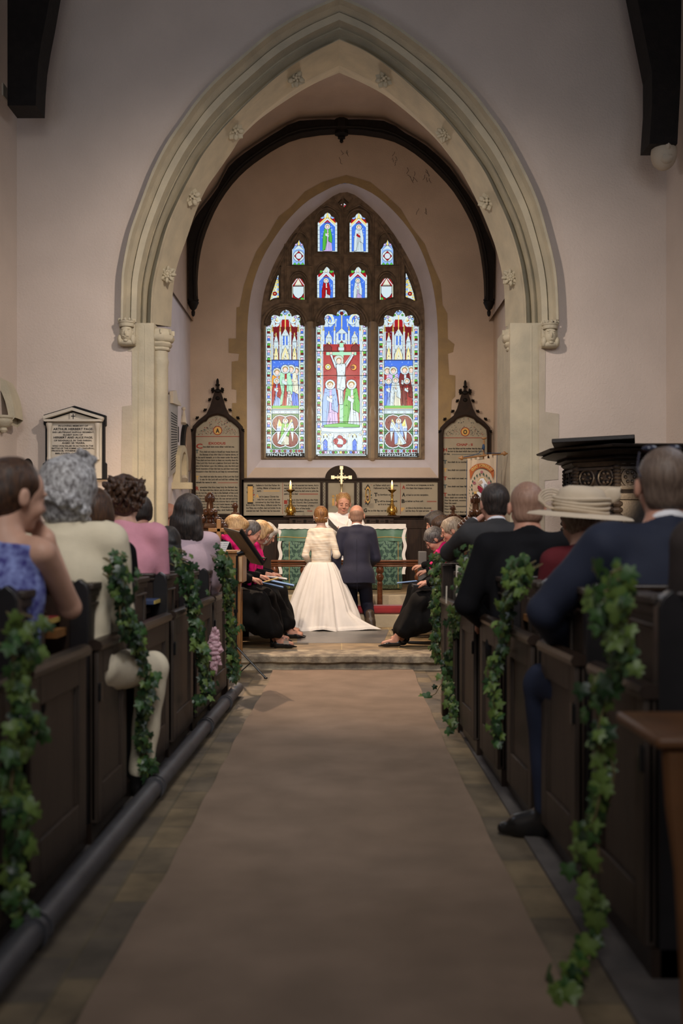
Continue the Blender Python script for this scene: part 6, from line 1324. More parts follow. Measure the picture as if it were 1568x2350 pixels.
def person(label, pelvis, yaw, S=1.7, lean=8, w=1.0, head=(0, 0, 0), arms=None, legs=None, top=None, bottom=None, shoes=None, hair=None, skin='fair', h=.008, bare_arms=False, hands=True, neck=.0, hs=1.0, sleeve=1.0, extra=None, stand=False, shoulder_drop=0, twist=0, name='person', bulk=.012, lap=False, hh=None, face_detail=False):
    s = S/1.7; pel = np.array(pelvis, float); Wm = rotm(yaw); t = thing('person', Vector(pelvis)-Vector((0, 0, 0)), label, 'person')
    Lc = lambda p: pel+Wm @ np.array(p, float)           # local -> world
    Rt = rotm(0, lean); u = Rt @ V3(0, 0, 1); Tw = rotm(twist)
    def sp(x, y, z): return Lc((Rt @ (Tw @ V3(x, y, z)))*s)
    RW = Wm @ Rt @ Tw; sh = {q: sp(q*.158*w, -.01, .468-shoulder_drop) for q in (-1, 1)}; nb = sp(0, .0, .525)
    Rh = Wm @ rotm(head[0], head[1], head[2]); hc = nb+Wm @ (rotm(0, (lean+head[1])*.5) @ V3(0, .012, .135+neck))*s
    hc = nb+(Wm @ rotm(head[0]*.5, (lean+head[1])*.55, head[2]*.5)) @ V3(0, .015, .135+neck)*s
    ST = s*1.02*hs
    B = Sdf(h if hh is None else hh); head_sdf(B, hc, Rh, ST)
    B.cap(hc+Rh @ V3(0, -.018, -.055)*ST, nb+RW @ V3(0, -.01, -.02)*s, .054*s*(1+.15*(w-1)), .062*s*w, .02*s)
    B.cap(sp(-.11*w, 0, .475), sp(.11*w, 0, .475), .050*s, .050*s, .05*s); B.ell(sp(0, 0, .33), V3(.14*w, .095, .16)*s, RW, .05*s); B.ell(sp(0, 0, .12), V3(.125*w, .09, .14)*s, RW, .05*s); B.ell(sp(0, 0, .0), V3(.15*w, .10, .10)*s, RW, .05*s)
    A = {}; arms = arms or {}
    for q in (-1, 1):
        a = arms.get(q) or dict(t=(q*.12, .30, .08), pole=(q*.6, -.3, -.8), d=(0, 1, -.1), n=(0, -.2, -1), curl=50)
        tg = Lc(V3(*a['t'])*s) if not a.get('world') else np.array(a['t'], float); el, wr = ik(sh[q], tg, .285*s, .25*s, Wm @ V3(*a.get('pole', (q*.6, -.4, -.7)))); A[q] = (sh[q], el, wr)
        B.cap(sh[q], el, .047*s*w, .037*s, .03*s); B.cap(el, wr, .037*s, .025*s, .015*s)
        if hands: hand_sdf(B, wr, Wm @ V3(*a.get('d', (0, 1, 0))), Wm @ V3(*a.get('n', (0, 0, -1))), a.get('side', -q), a.get('curl', 50), s*.97)
    G = {}; legs = legs or {}
    for q in (-1, 1):
        g = legs.get(q) or dict(t=(q*.10, .46, -.45), pole=(0, 1, .6)); hip = Lc(V3(q*.085*w, 0, -.02)*s); tg = Lc(V3(*g['t'])*s) if not g.get('world') else np.array(g['t'], float); kn, an = (np.array(g['knee'], float), tg) if 'knee' in g else ik(hip, tg, .43*s, .41*s, Wm @ V3(*g.get('pole', (0, 1, .6)))); fd = Wm @ V3(*g.get('foot', (0, 1, 0))); fd = fd/np.linalg.norm(fd); G[q] = (hip, kn, an, fd)
        B.cap(hip, kn, .075*s*w, .052*s, .04*s); B.cap(kn, kn+(an-kn)*.35, .050*s, .052*s, .02*s); B.cap(kn+(an-kn)*.35, an, .052*s, .033*s, .02*s)
        dn = g.get('down', -.055); B.cap(an+V3(0, 0, dn*.5)*s, an+fd*.12*s+V3(0, 0, dn)*s, .034*s, .026*s, .02*s)
    sdf_obj('body', B, SKIN[skin], t)
    # clothes
    bk = bulk*s
    if top:
        C = Sdf(h); C.ell(sp(0, 0, .33), V3(.155*w, .112, .17)*s+bk, RW, .05*s); C.ell(sp(0, -.0, .15), V3(.145*w, .112, .15)*s+bk, RW, .06*s); C.ell(sp(0, 0, -.0), V3(.165*w, .125, .11)*s+bk, RW, .06*s)
        C.cap(sp(-.105*w, -.0, .478-shoulder_drop), sp(.105*w, -.0, .478-shoulder_drop), .056*s+bk, .056*s+bk, .05*s)
        C.cap(sp(0, -.005, .50), nb+RW @ V3(0, -.010, top.get('collar', -.012))*s, .07*s+bk, .060*s+bk*.6, .03*s)
        if top.get('skirt'): C.cap(sp(0, -.01, .02), sp(0, -.02, -.14), .115*s+bk, .122*s+bk, .05*s, 1, (RW @ V3(1, 0, 0), .66)); C.cut(sp(0, 0, -.085), RW @ V3(0, 0, -1), .008, (sp(0, 0, -.20), .3*s))
        if not bare_arms:
            for q in (-1, 1):
                S0, el, wr = A[q]; e2 = el+(wr-el)*(sleeve if sleeve <= 1 else 1); ar = top.get('arm', 1.0)
                C.cap(S0, el, (.054*w*ar)*s+bk*.8, .046*s*ar+bk*.6, .03*s); 
                if sleeve > .15: C.cap(el, el+(wr-el)*(sleeve*.95), .046*s*ar+bk*.6, .038*s*ar+bk*.5, .02*s)
        if top.get('folds'): C.disp.append(folds(top['folds'], top.get('ff', 26), 2, len(label)))
        C.cut(nb+RW @ V3(0, -.01, top.get('neckline', .012))*s, RW @ V3(0, top.get('ntilt', .55), 1), .006, (nb, .16))
        sdf_obj(top.get('name', 'top'), C, top['m'], t)
        if top.get('shirt'):
            C = Sdf(h*.7); C.cap(nb+RW @ V3(0, -.012, -.02)*s, nb+RW @ V3(0, -.014, .030)*s, .066*s*(1+.2*(w-1)), .0585*s*(1+.2*(w-1)), .01); C.cut(nb+RW @ V3(0, 0, .026)*s, RW @ V3(0, .5, 1), .004); sdf_obj('shirt_collar', C, top['shirt'], t)
            C = Sdf(h*.7)
            for q in (-1, 1):
                S0, el, wr = A[q]; C.cap(el+(wr-el)*.93, wr+(wr-el)*.01, .034*s, .035*s, .005)
            sdf_obj('shirt_cuffs', C, top['shirt'], t)
    if bottom:
        C = Sdf(h); kind = bottom['kind']
        if kind == 'trousers':
            C.ell(sp(0, 0, -.02), V3(.165*w, .125, .12)*s+bk*.5, RW, .05)
            for q in (-1, 1):
                hip, kn, an, fd = G[q]; C.cap(hip, kn, .088*s*w, .068*s, .04*s); C.cap(kn, kn+(an-kn)*.94, .068*s, .052*s, .02*s)
            C.disp.append(folds(.004, 30, 2, 1))
        else:
            km = (G[-1][1]+G[1][1])/2; am = (G[-1][2]+G[1][2])/2; side_ = Wm @ V3(1, 0, 0); sx = bottom.get('fl', .55); dn = bottom.get('len', .78)
            C.ell(sp(0, 0, -.03), V3(.18*w, .14, .12)*s, RW, .05)
            C.cap(Lc((0, 0, -.02)), km, .125*s, .090*s, .05*s, 1, (side_, sx)); C.cap(km, km+(am-km)*dn, .090*s, bottom.get('hem', .105)*s, .05*s, 1, (side_, sx))
            bb = km+(am-km)*dn; C.cap(Lc((0, .10, -.14)), bb+Wm @ V3(0, -.14, .05), .12*s, .10*s, .08*s, 1, (side_, sx))
            C.disp.append(vfolds(bottom.get('amp', .010), 34, 1)); C.cut(bb+V3(0, 0, -.07), V3(0, 0, -1)+Wm @ V3(0, .12, 0), .01)
        sdf_obj(kind, C, bottom['m'], t)
    if shoes:
        for q in (-1, 1):
            hip, kn, an, fd = G[q]; g = legs.get(q) or {}; dn = g.get('down', -.055); C = Sdf(min(h, .006)); z = V3(0, 0, 1)
            if abs(fd[2]) > .5:
                sd = np.cross(fd, V3(0, 1, 0)); sd = sd/np.linalg.norm(sd)
                C.cap(an-fd*.05, an+fd*.05, .050*s, .046*s, .02); C.cap(an+fd*.04-V3(0, .02, 0), an+fd*.17*s-V3(0, .01, 0), .040*s, .036*s, .02, 1, (sd, .85))
                sdf_obj('shoe', C, shoes['m'], t); continue
            C.cap(an+V3(0, 0, dn*.9)*s-fd*.02, an+fd*.10*s+V3(0, 0, dn)*s, .036*s, .036*s, .02, 1, (np.cross(fd, z), 1.15)); C.cap(an+fd*.09*s+V3(0, 0, dn)*s, an+fd*.165*s+V3(0, 0, dn-.008)*s, .034*s, .022*s, .02)
            if shoes.get('boot'): C.cap(an+V3(0, 0, dn*.8)*s, an+V3(0, 0, .03)*s, .045*s, .05*s, .02); C.cap(an+V3(0, 0, -.01)*s, an+fd*.11*s+V3(0, 0, dn+.012)*s, .042*s, .036*s, .02)
            if shoes.get('heel'): C.cap(an-fd*.035*s+V3(0, 0, dn-.02)*s, an-fd*.035*s+V3(0, 0, dn-.055)*s, .016*s, .013*s, .01)
            C.cut(an+V3(0, 0, -.012 if not shoes.get('boot') else .06)*s, V3(0, 0, 1)+fd*(.35 if not shoes.get('boot') else 0), .006); C.cut(an+V3(0, 0, dn-.032-(.03 if shoes.get('heel') else 0))*s, V3(0, 0, -1), .004)
            sdf_obj('shoe', C, shoes['m'], t)
    T = lambda x, y, z: hc+Rh @ (V3(x, y, z)*ST)
    if hair: hair_sdf(t, T, Rh, ST, hair, h)
    if face_detail:
        m = MB()
        for q in (-1, 1): m.tube([Vector(T(q*x, .0955-.06*abs(x-.031)**1, z)) for x, z in ((.019, -.004), (.026, -.0065), (.033, -.007), (.041, -.004))], .0022*ST, 5); 
        m.obj('eyelashes', EYEM, t); m = MB()
        for q in (-1, 1): m.tube([Vector(T(q*x, y, z)) for x, y, z in ((.016, .101, .020), (.028, .100, .025), (.042, .090, .020))], .0026*ST, 5)
        m.obj('eyebrow', HAIR[hair['m']] if hair else EYEM, t); m = MB(); m.ell(Vector(T(0, .098, -.061)), Vector((.019*ST, .006*ST, .007*ST)), 8, 0, Matrix(Rh.tolist())); m.obj('mouth', LIPM, t)
    return dict(t=t, hc=hc, Rh=Rh, T=T, nb=nb, sh=sh, A=A, G=G, RW=RW, s=s, ST=ST, Lc=Lc, sp=sp, Wm=Wm)
def noise3(amp, f, seed=0):
    return lambda X, Y, Z: amp*(np.sin(f*X+2*np.sin(f*.7*Z+seed))+np.sin(f*1.1*Y+2*np.sin(f*.6*X+seed+1))+np.sin(f*.9*Z+2*np.sin(f*.8*Y+2+seed)))/2
def hair_sdf(t, T, R, s, hr, h):
    k = hr['kind']; C = Sdf(hr.get('h', h)); E = lambda x, y, z, a, b, c, kk=.02, op=1: C.ell(T(x, y, z), V3(a, b, c)*s, R, kk*s, op)
    th = hr.get('th', .012)
    E(0, -.014, .034, .077+th, .096+th, .088+th)
    face = lambda zt=.045, y=.05: E(0, .125, -.035, .074, .085, zt+.055, .012, -1)
    if k == 'short': E(0, -.04, -.02, .072, .062, .06); C.cut(T(0, 0, -.075), R @ V3(0, -.35, -1), .01); face(); [E(q*.094, .012, -.012, .022, .022, .032, .006, -1) for q in (-1, 1)]
    elif k == 'fringe': C.cut(T(0, 0, hr.get('cut', .045)), R @ V3(0, .35, 1), .01); E(0, -.04, -.03, .070, .056, .05); C.cut(T(0, 0, -.08), R @ V3(0, -.2, -1), .01); C.cut(T(0, .02, 0), R @ V3(0, 1, 0), .01)
    elif k == 'crop': E(0, -.045, -.03, .068, .054, .06); C.cut(T(0, 0, -.085), R @ V3(0, -.2, -1), .01); C.cut(T(0, .05, .0), R @ V3(0, 1, -.35), .01); face(.04); [E(q*.092, .014, -.014, .022, .026, .036, .006, -1) for q in (-1, 1)]
    elif k == 'bob':
        E(0, -.035, -.02, .088+th*.5, .075, .085, .03); 
        for q in (-1, 1): E(q*.070, .030, -.015, .026, .050, hr.get('len', .075), .03)
        face(.03, .0); E(0, .07, .085, .065, .04, .03, .03)
    elif k == 'updo': E(0, -.05, -.03, .070, .060, .055); C.cap(T(-.055, -.070, -.045), T(.055, -.070, -.045), .020*s, .020*s, .01*s); C.cap(T(-.06, -.062, -.06), T(.06, -.062, -.06), .014*s, .014*s, .006*s); C.cut(T(0, 0, -.085), R @ V3(0, 0, -1), .008); face(.035)
    elif k == 'messy':
        E(0, -.045, .05, .095, .085, .09, .03); E(0, -.06, -.03, .070, .055, .06, .03)
        for i in range(190): a = i*2.4; z = -.06+.18*((i*.37) % 1); r_ = .108*math.sqrt(max(.05, 1-((z-.04)/.11)**2)); p = T(math.cos(a)*r_, -.04+math.sin(a)*r_, z); C.cap(p, p+(p-T(0, -.03, .02))*(.04+.12*((i*.29) % 1))+R @ V3(.014*math.sin(i*1.7), .0, .014*math.cos(i*2.3))*s, .011*s, .0045*s, .010*s)
        face(.03)
    elif k == 'curly':
        E(0, -.03, .02, .108, .115, .11, .03); E(0, -.05, -.06, .095, .08, .08, .03)
        for i in range(130): a = i*2.4; z = -.10+.24*(((i*.618) % 1)); rr = math.sqrt(max(.1, 1-((z-.01)/.14)**2)); p = T(math.cos(a)*.112*rr, -.03+math.sin(a)*.120*rr, z); q_ = R @ V3(.03*math.cos(a*1.7), .03*math.sin(a*1.3), -.02)*s; C.cap(p-q_*.6, p+q_*.6, .016*s, .010*s, .006*s)
        E(0, .13, -.04, .074, .085, .08, .012, -1)
    elif k in ('long', 'wavy'):
        ln = hr.get('len', .20); E(0, -.05, -.03, .09, .075, .09, .03); E(0, -.065, -.10, .088, .055, .08, .04)
        C.cap(T(-.05, -.06, -.06), T(-.082, -.055, -ln), .055*s, .042*s, .04*s); C.cap(T(.05, -.06, -.06), T(.082, -.055, -ln), .055*s, .042*s, .04*s); C.cap(T(0, -.08, -.08), T(0, -.078, -ln), .055*s, .038*s, .04*s)
        face(.035)
        for i in range(30): a = (i*.618) % 1; x = -.115+.23*a; C.cap(T(x*.8, -.10+.03*abs(a-.5), -ln*.2-.05*(i % 3)), T(x+.012*math.sin(i*3), -.105+.05*abs(a-.5), -ln*(.7+.1*(i % 4))-.02), .016*s, .009*s, .006*s)
        if k == 'wavy': C.cap(T(-.05, -.09, .04), T(.05, -.10, .02), .026*s, .026*s, .02*s)
    elif k == 'ponytail': E(0, -.05, -.02, .070, .07, .07, .03); C.cap(T(-.0, -.10, -.02), T(0, -.135, -.08), .032*s, .036*s, .02*s); C.cap(T(0, -.135, -.08), T(0, -.11, -.26), .036*s, .020*s, .02*s); face(.045)
    if hr.get('noise', .002): C.disp.append(noise3(hr.get('noise', .002), hr.get('nf', 60)))
    o = sdf_obj('hair', C, HAIR[hr['m']], t); return o
def scarf(P_, m, pts, r, fl=1.0):
    C = Sdf(.007); 
    for a, b in zip(pts, pts[1:]): C.cap(P_['sp'](*a), P_['sp'](*b), r, r, .02)
    C.disp.append(folds(.005, 60, 2, 2)); return sdf_obj('scarf', C, m, P_['t'])
def glasses(P_, m):
    T = P_['T']; b = MB(); s = P_['ST']
    for q in (-1, 1):
        b.tube([Vector(T(q*.032+.022*math.cos(a), .112, -.003+.017*math.sin(a))) for a in [2*math.pi*i/16 for i in range(16)]], .0018*s, 5, closed=True); b.tube([Vector(T(q*.054, .110, .0)), Vector(T(q*.076, .04, .004)), Vector(T(q*.082, -.005, .004))], .0018*s, 5)
    b.tube([Vector(T(-.011, .113, .002)), Vector(T(.011, .113, .002))], .0018*s, 5); b.obj('glasses', m, P_['t'])
# ================================================================ THE CAST
def hip_for(px, py, d, S, lean, hp, yaw, neck=.0, dz=0):
    """pelvis position that puts the head centre of the seated/kneeling pose at pixel px,py at distance d"""
    s = S/1.7; Wm = rotm(yaw); Rt = rotm(0, lean); off = Wm @ (Rt @ V3(0, 0, .525)+rotm(hp[0]*.5, (lean+hp[1])*.55, hp[2]*.5) @ V3(0, .015, .135+neck))*s
    c = P(px, py, d); return (c.x-off[0], c.y-off[1], c.z-off[2])
BLK = CL('black_jersey', (.005, .005, .006), var=.3); BLK2 = CL('black_skirt', (.006, .0055, .0055), var=.3, bs=40); PINK = CL('fuchsia_silk', (.66, .012, .16), rough=.45, var=.2, bump=.2)
SHOEB = mat('black_leather', (.010, .009, .009), .28); SHIRT = CL('white_shirt', (.78, .78, .82)); METALG = mat('glasses_frame', (.10, .07, .05), .3, metal=.6)
# ---- bride
BR = CL('ivory_knit', (.80, .70, .58), bump=.9, bs=110, var=.05, stretch=None)
def fn_knit(nt, b, src):
    N = nt.nodes; L = nt.links; mp = N.new('ShaderNodeMapping'); mp.inputs['Scale'].default_value = (6, 6, 90); L.new(src, mp.inputs[0]); n = N.new('ShaderNodeTexNoise'); n.inputs['Scale'].default_value = 1.2; n.inputs['Detail'].default_value = 4; L.new(mp.outputs[0], n.inputs['Vector'])
    r = N.new('ShaderNodeValToRGB'); r.color_ramp.elements[0].color = (.66, .53, .40, 1); r.color_ramp.elements[1].color = (.86, .78, .67, 1); r.color_ramp.elements[0].position = .35; r.color_ramp.elements[1].position = .6; L.new(n.outputs['Fac'], r.inputs[0]); L.new(r.outputs[0], b.inputs['Base Color'])
    bp = N.new('ShaderNodeBump'); bp.inputs['Strength'].default_value = .5; bp.inputs['Distance'].default_value = .006; L.new(n.outputs['Fac'], bp.inputs['Height']); L.new(bp.outputs[0], b.inputs['Normal'])
BR = mat('ivory_slub_knit', (.8, .7, .6), .85, fn=fn_knit)
db = 12.3; hp = (0, 4, 0); pel = hip_for(737, 1186, db, 1.63, 0, hp, 2)
pb = person('bride kneeling with her back to us, ivory cardigan and wide white gown', pel, 2, 1.63, 0, .79, hp,
            arms={-1: dict(t=(-.135, .17, .08), pole=(-.45, -.9, -.6), d=(.6, .7, 0), n=(.3, -.2, -.9), curl=30), 1: dict(t=(.135, .17, .08), pole=(.45, -.9, -.6), d=(-.6, .7, 0), n=(-.3, -.2, -.9), curl=30)},
            legs={-1: dict(t=(-.07, -.10, -.40), pole=(0, 1, -.1), foot=(0, -.2, -1), down=.0), 1: dict(t=(.07, -.10, -.40), pole=(0, 1, -.1), foot=(0, -.2, -1), down=.0)},
            top=dict(name='cardigan', m=BR, arm=.84, folds=.0035, ff=60, neckline=-.008, ntilt=.2, collar=-.02), hair=dict(kind='updo', m='auburn', th=.010, noise=.001), skin='pale', h=.006, bulk=.006, sleeve=.86)
# gown skirt
def gown():
    c = Vector((pel[0], pel[1]-.01, 0)); zw = pel[2]+.10; zf = .147; rows = []; n = 150; m = 34
    for j in range(m+1):
        t_ = j/m; z = zw+(zf-zw)*t_; row = []
        for i in range(n):
            a = 2*math.pi*i/n; r0 = .150+.33*t_**.80+.012*(t_ > .95); f = (.004+.032*t_**1.3)*(math.sin(a*9+2.2*math.sin(t_*2.6))+.7*math.sin(a*17+2+3*t_)+.45*math.sin(a*33+t_*5)); r = r0+f*(1-.0*t_)
            ex = 1.0 if math.cos(a) < 0 else .97; x = r*math.cos(a)*ex*.98+.02*t_; y = r*math.sin(a)*.70
            if math.sin(a) < 0: y -= .05*t_
            tr = max(0, 1-((a-R_(325))/.34)**2) if t_ > .72 else 0; q = (t_-.72)/.28; x += .26*tr*max(0, q)**1.5; y -= .02*tr*max(0, q)
            row.append(c+Vector((x, y, z+.012*math.sin(a*7)*t_**6)))
        rows.append(row)
    b = MB()
    for p, q in zip(rows, rows[1:]): b.strip(p, q, closed=True)
    b.add(rows[0], [tuple(range(n))]); b.obj('gown_skirt', mat('white_tulle', (.80, .745, .70), .8, .04, 6, .5, 9, sheen=.3), pb['t'], smooth=80, recalc=True)
gown()
b = MB(); T = pb['T']
for i in range(11): x = -.062+.0124*i; b.ell(Vector(T(x, -.088-.012*math.cos(x*20), -.022+.003*math.sin(i*2.1))), Vector((.0055, .005, .0055)), 6)
b.obj('pearl_hairband', mat('pearl', (.75, .68, .62), .2, metal=.2), pb['t']); b = MB()
for q in (-1, 1): b.ell(Vector(T(q*.083, -.006, -.042)), (.0055, .0055, .0055), 8)
b.obj('pearl_earring', MATS['pearl'], pb['t'])
# ---- groom
NAVY = CL('navy_wool', (.030, .030, .052), rough=.6, var=.12, bs=160, bump=.2, sheen=.1); NAVYT = CL('navy_trousers', (.018, .019, .034), rough=.75)
dg = 12.35; hp = (-4, 2, 0); pel = hip_for(819, 1184, dg, 1.80, 0, hp, 0)
kz = .40
pg = person('groom kneeling with his back to us, navy suit and bald crown', pel, 0, 1.80, 0, .98, hp,
            arms={-1: dict(t=(-.20, .10, -.03), pole=(-.5, -.6, -.4), d=(.1, .5, -1), n=(1, 0, 0), curl=40), 1: dict(t=(.12, .24, .08), pole=(.6, -.6, -.8), d=(-.6, .6, 0), n=(-.3, -.2, -.9), curl=40)},
            legs={-1: dict(world=1, t=(P(832, 0, 12.3).x-.10, 12.22, .29), pole=(0, 1, -.2), foot=(-.1, -.25, -1), down=.0), 1: dict(world=1, t=(P(850, 0, 12.3).x, 12.20, .27), pole=(0, 1, -.2), foot=(.15, -.25, -1), down=.0)},
            top=dict(name='suit_jacket', m=NAVY, folds=.009, ff=11, shirt=SHIRT, skirt=1, neckline=.01, collar=.012), bottom=dict(kind='trousers', m=NAVYT), shoes=dict(m=mat('brown_leather', (.045, .028, .018), .45), boot=1), hair=dict(kind='fringe', m='stubble', th=.003, noise=0, cut=.02), skin='ruddy', h=.006, bulk=.014, face_detail=False)
b = MB(); sp = pg['sp']; b.tube([Vector(sp(0, -.137, .40)), Vector(sp(0, -.140, .20)), Vector(sp(0, -.148, .02)), Vector(sp(0.004, -.165, -.18))], .0015, 4); b.obj('back_seam', NAVYT, pg['t'])
# ---- priest
WH = CL('white_surplice', (.86, .84, .84), bump=.4, bs=14, var=.02); dp = 13.45; hp = (8, 10, -4); 
pel = hip_for(788, 1156, dp, 1.82, 6, hp, 178)
pp = person('priest facing us in a white surplice, reading from an open black book', pel, 178, 1.82, 6, 1.0, hp,
            arms={-1: dict(world=1, t=tuple(P(800, 1224, 13.16)), pole=(-.9, -.3, -.7), d=(.9, .25, .1), n=(-.1, .1, 1), curl=20), 1: dict(world=1, t=tuple(P(757, 1214, 13.14)), pole=(.9, -.3, -.7), d=(-.8, .35, .1), n=(.1, .1, 1), curl=20)},
            legs={-1: dict(t=(-.10, 0, -.80), pole=(0, 1, 0)), 1: dict(t=(.10, 0, -.80), pole=(0, 1, 0))}, shoes=dict(m=SHOEB),
            top=dict(name='surplice', m=WH, folds=.004, arm=1.3, neckline=.03, ntilt=.25, collar=.01), bottom=dict(kind='robe', m=WH, fl=.8, hem=.17, len=.86), hair=dict(kind='short', m='darkblonde', th=.009, noise=.003, nf=50), skin='ruddy', h=.006, hh=.005, face_detail=True, hs=1.05)
# deep hair at the sides
b = MB(); sp = pp['sp']
for q in (-1, 1): b.prism([Vector(sp(q*.03, .06, .50)), Vector(sp(q*.085, .06, .50)), Vector(sp(q*.09, .137, .38)), Vector(sp(q*.085, .155, .05)), Vector(sp(q*.02, .158, .05)), Vector(sp(q*.03, .14, .38))], (0, -.004, 0))
b.obj('stole', mat('white_stole', (.82, .78, .72), .6, bump=.3, bs=80), pp['t'], smooth=0)
t = thing('prayer_book', P(772, 1215, dp-.38), 'open black-covered book held by the priest', 'book'); d = dp-.42
b = MB(); A, B_, C_, D_ = P(752, 1187, d), P(757, 1206, d-.02), P(778, 1222, d+.0), P(775, 1213, d+.10)
b.prism([P(752, 1187, d), P(776, 1214, d), P(776, 1223, d-.02), P(754, 1205, d-.03)], (0, .012, .004)); b.prism([P(777, 1214, d), P(803, 1211, d+.02), P(801, 1222, d-.02), P(777, 1223, d-.02)], (0, .012, .004)); b.obj('cover', mat('black_leatherette', (.02, .015, .015), .3), t, bevel=.003)
b = MB(); b.prism([P(754, 1189, d+.015), P(776, 1212, d+.015), P(798, 1208, d+.03), P(798, 1210, d+.06), P(776, 1207, d+.08), P(756, 1186, d+.06)], (0, .004, .008)); b.obj('pages', PAPER, t)
# ---- choir, left bench (facing right)
def lap_arms(y=.33, z=.14, dx=.10, curl=45): return {-1: dict(t=(-dx, y, z), pole=(-.6, -.5, -.7), d=(.45, .8, -.15), n=(.1, 0, -1), curl=curl), 1: dict(t=(dx, y, z), pole=(.6, -.5, -.7), d=(-.45, .8, -.15), n=(-.1, 0, -1), curl=curl)}
def sit_legs(y, x=.08, z=-.44, y2=None): return {-1: dict(t=(-x, y, z), pole=(0, .8, 1)), 1: dict(t=(x, y2 or y, z), pole=(0, .8, 1))}
def fix_legs(pel, S, yaw, y, x, floor, y2=None):
    z = (floor+.092*S/1.7-pel[2])/(S/1.7); return {-1: dict(t=(-x, y, z), pole=(0, .8, 1)), 1: dict(t=(x, y2 if y2 else y, z), pole=(0, .8, 1))}
def chor(label, px, py, d, S, lean, hp, yaw, hair, y=.52, y2=None, w=1.0, skin='ruddy', x=.07, **k):
    pel = hip_for(px, py, d, S, lean, hp, yaw); pel = (pel[0], pel[1], pel[2])
    return person(label, pel, yaw, S, lean, w, hp, arms=lap_arms(), legs=fix_legs(pel, S, yaw, y, x, .14, y2), top=dict(name='black_top', m=BLK, folds=.003, neckline=-.02, ntilt=.9), bottom=dict(kind='skirt', m=BLK2), shoes=dict(m=SHOEB, heel=k.pop('heel', 0)), hair=hair, skin=skin, h=.007, bulk=.010, **k)
c4 = chor('white-haired woman in black at the far end of the left choir bench', 611, 1226, 11.6, 1.62, 22, (0, 32, 0), -92, dict(kind='bob', m='white', th=.016, len=.10))
c3 = chor('blonde woman in glasses and black, bowed over a booklet in the left choir', 598, 1222, 11.1, 1.64, 24, (0, 34, 0), -90, dict(kind='bob', m='blonde', th=.014, len=.05), y=.62)
glasses(c3, METALG)
c2 = chor('woman with short dark hair and a fuchsia scarf on the left choir bench', 576, 1222, 10.6, 1.60, 20, (0, 28, 0), -90, dict(kind='short', m='darkgrey', th=.010))
c1 = chor('nearest woman of the left choir, blonde bob, buckled shoes', 541, 1214, 10.1, 1.66, 14, (0, 24, 0), -88, dict(kind='bob', m='blonde', th=.020, len=.055), y=.58, y2=.62, heel=1, x=.05)
for c in (c1, c2, c3): scarf(c, PINK, [(0, -.075, .55), (.08, -.03, .555), (.105, .06, .51), (.10, .145, .41), (.06, .185, .27), (.05, .20, .14)], .028); scarf(c, PINK, [(0, -.075, .55), (-.08, -.03, .555), (-.10, .06, .51), (-.07, .16, .40), (-.03, .19, .30)], .028)
b = MB()
for q in (-1, 1):
    hip, kn, an, fd = c1['G'][q]; p = Vector(an)+Vector(fd)*.07+Vector((0, -.034, -.03)); b.box(p, (.05, .006, .035)); b.box(p+Vector((0, 0, .03)), (.018, .08, .012))
b.obj('silver_buckle', mat('silver', (.8, .8, .82), .2, metal=1), c1['t'])
def booklet(label, px, py, d, col, rz, w=.21, l=.26, tilt=12, inner=None):
    c = P(px, py, d); t = thing('music_folder', c, label, 'folder'); M = Matrix.Rotation(R_(rz), 3, 'Z') @ Matrix.Rotation(R_(tilt), 3, 'Y')
    b = MB()
    for q in (-1, 1): b.box(c+M @ Vector((0, q*w/2, .004)), (l, w*.97, .006), M @ Matrix.Rotation(R_(q*9), 3, 'X'))
    b.obj('cover', col, t, bevel=.002)
    if inner: b = MB(); b.box(c+M @ Vector((-.0, .0, .014)), (l*.94, w*1.7, .004), M); b.obj('page', inner, t)
BLUEF = mat('blue_card', (.13, .25, .50), .45); YEL = mat('yellow_paper', (.66, .45, .13), .7)
booklet('blue folder lying open on the lap of the nearest left singer', 625, 1344, 10.15, BLUEF, 4, .10, .22, 14)
booklet('second blue folder behind, with black edge, on the left choir bench laps', 648, 1340, 10.7, BLUEF, 0, .11, .24, 12)
booklet('yellow booklet in the hands of the nearest left singer', 617, 1334, 10.25, YEL, 2, .05, .20, -16)
booklet('open white booklet on the lap of the left singer with glasses', 632, 1327, 11.0, PAPER, 0, .10, .24, 8, PAPER)
# ---- choir, right bench (facing left)
r4 = chor('dark-haired singer farthest along the right choir bench', 1000, 1200, 11.9, 1.66, 14, (0, 20, 0), 90, dict(kind='bob', m='dark', th=.02, len=.06))
r3 = chor('brown-haired singer mostly hidden behind the grey-haired one on the right', 1012, 1210, 11.3, 1.62, 14, (0, 20, 0), 90, dict(kind='short', m='brown', th=.016))
r2 = chor('grey-haired woman in glasses and fuchsia scarf, bowing on the right choir bench', 998, 1238, 10.65, 1.58, 20, (0, 38, 0), 90, dict(kind='short', m='darkgrey', th=.018, noise=.004), y=.60)
r1 = chor('woman with short grey-blonde hair and glasses, nearest on the right choir bench', 1038, 1218, 10.2, 1.66, 6, (0, 16, 0), 88, dict(kind='short', m='greyblonde', th=.018, noise=.004), y=.66, y2=.60)
glasses(r2, METALG); glasses(r1, METALG)
for c in (r1, r2): scarf(c, PINK, [(0, -.075, .55), (-.08, -.03, .555), (-.11, .06, .51), (-.105, .15, .40), (-.08, .19, .25), (-.07, .20, .10)], .034); scarf(c, PINK, [(0, -.075, .55), (.08, -.03, .555), (.10, .06, .51), (.07, .16, .40), (.04, .19, .26)], .028)
booklet('pale blue booklet on the lap of the grey-haired right singer', 935, 1337, 10.5, BLUEF, 180, .06, .20, 6)
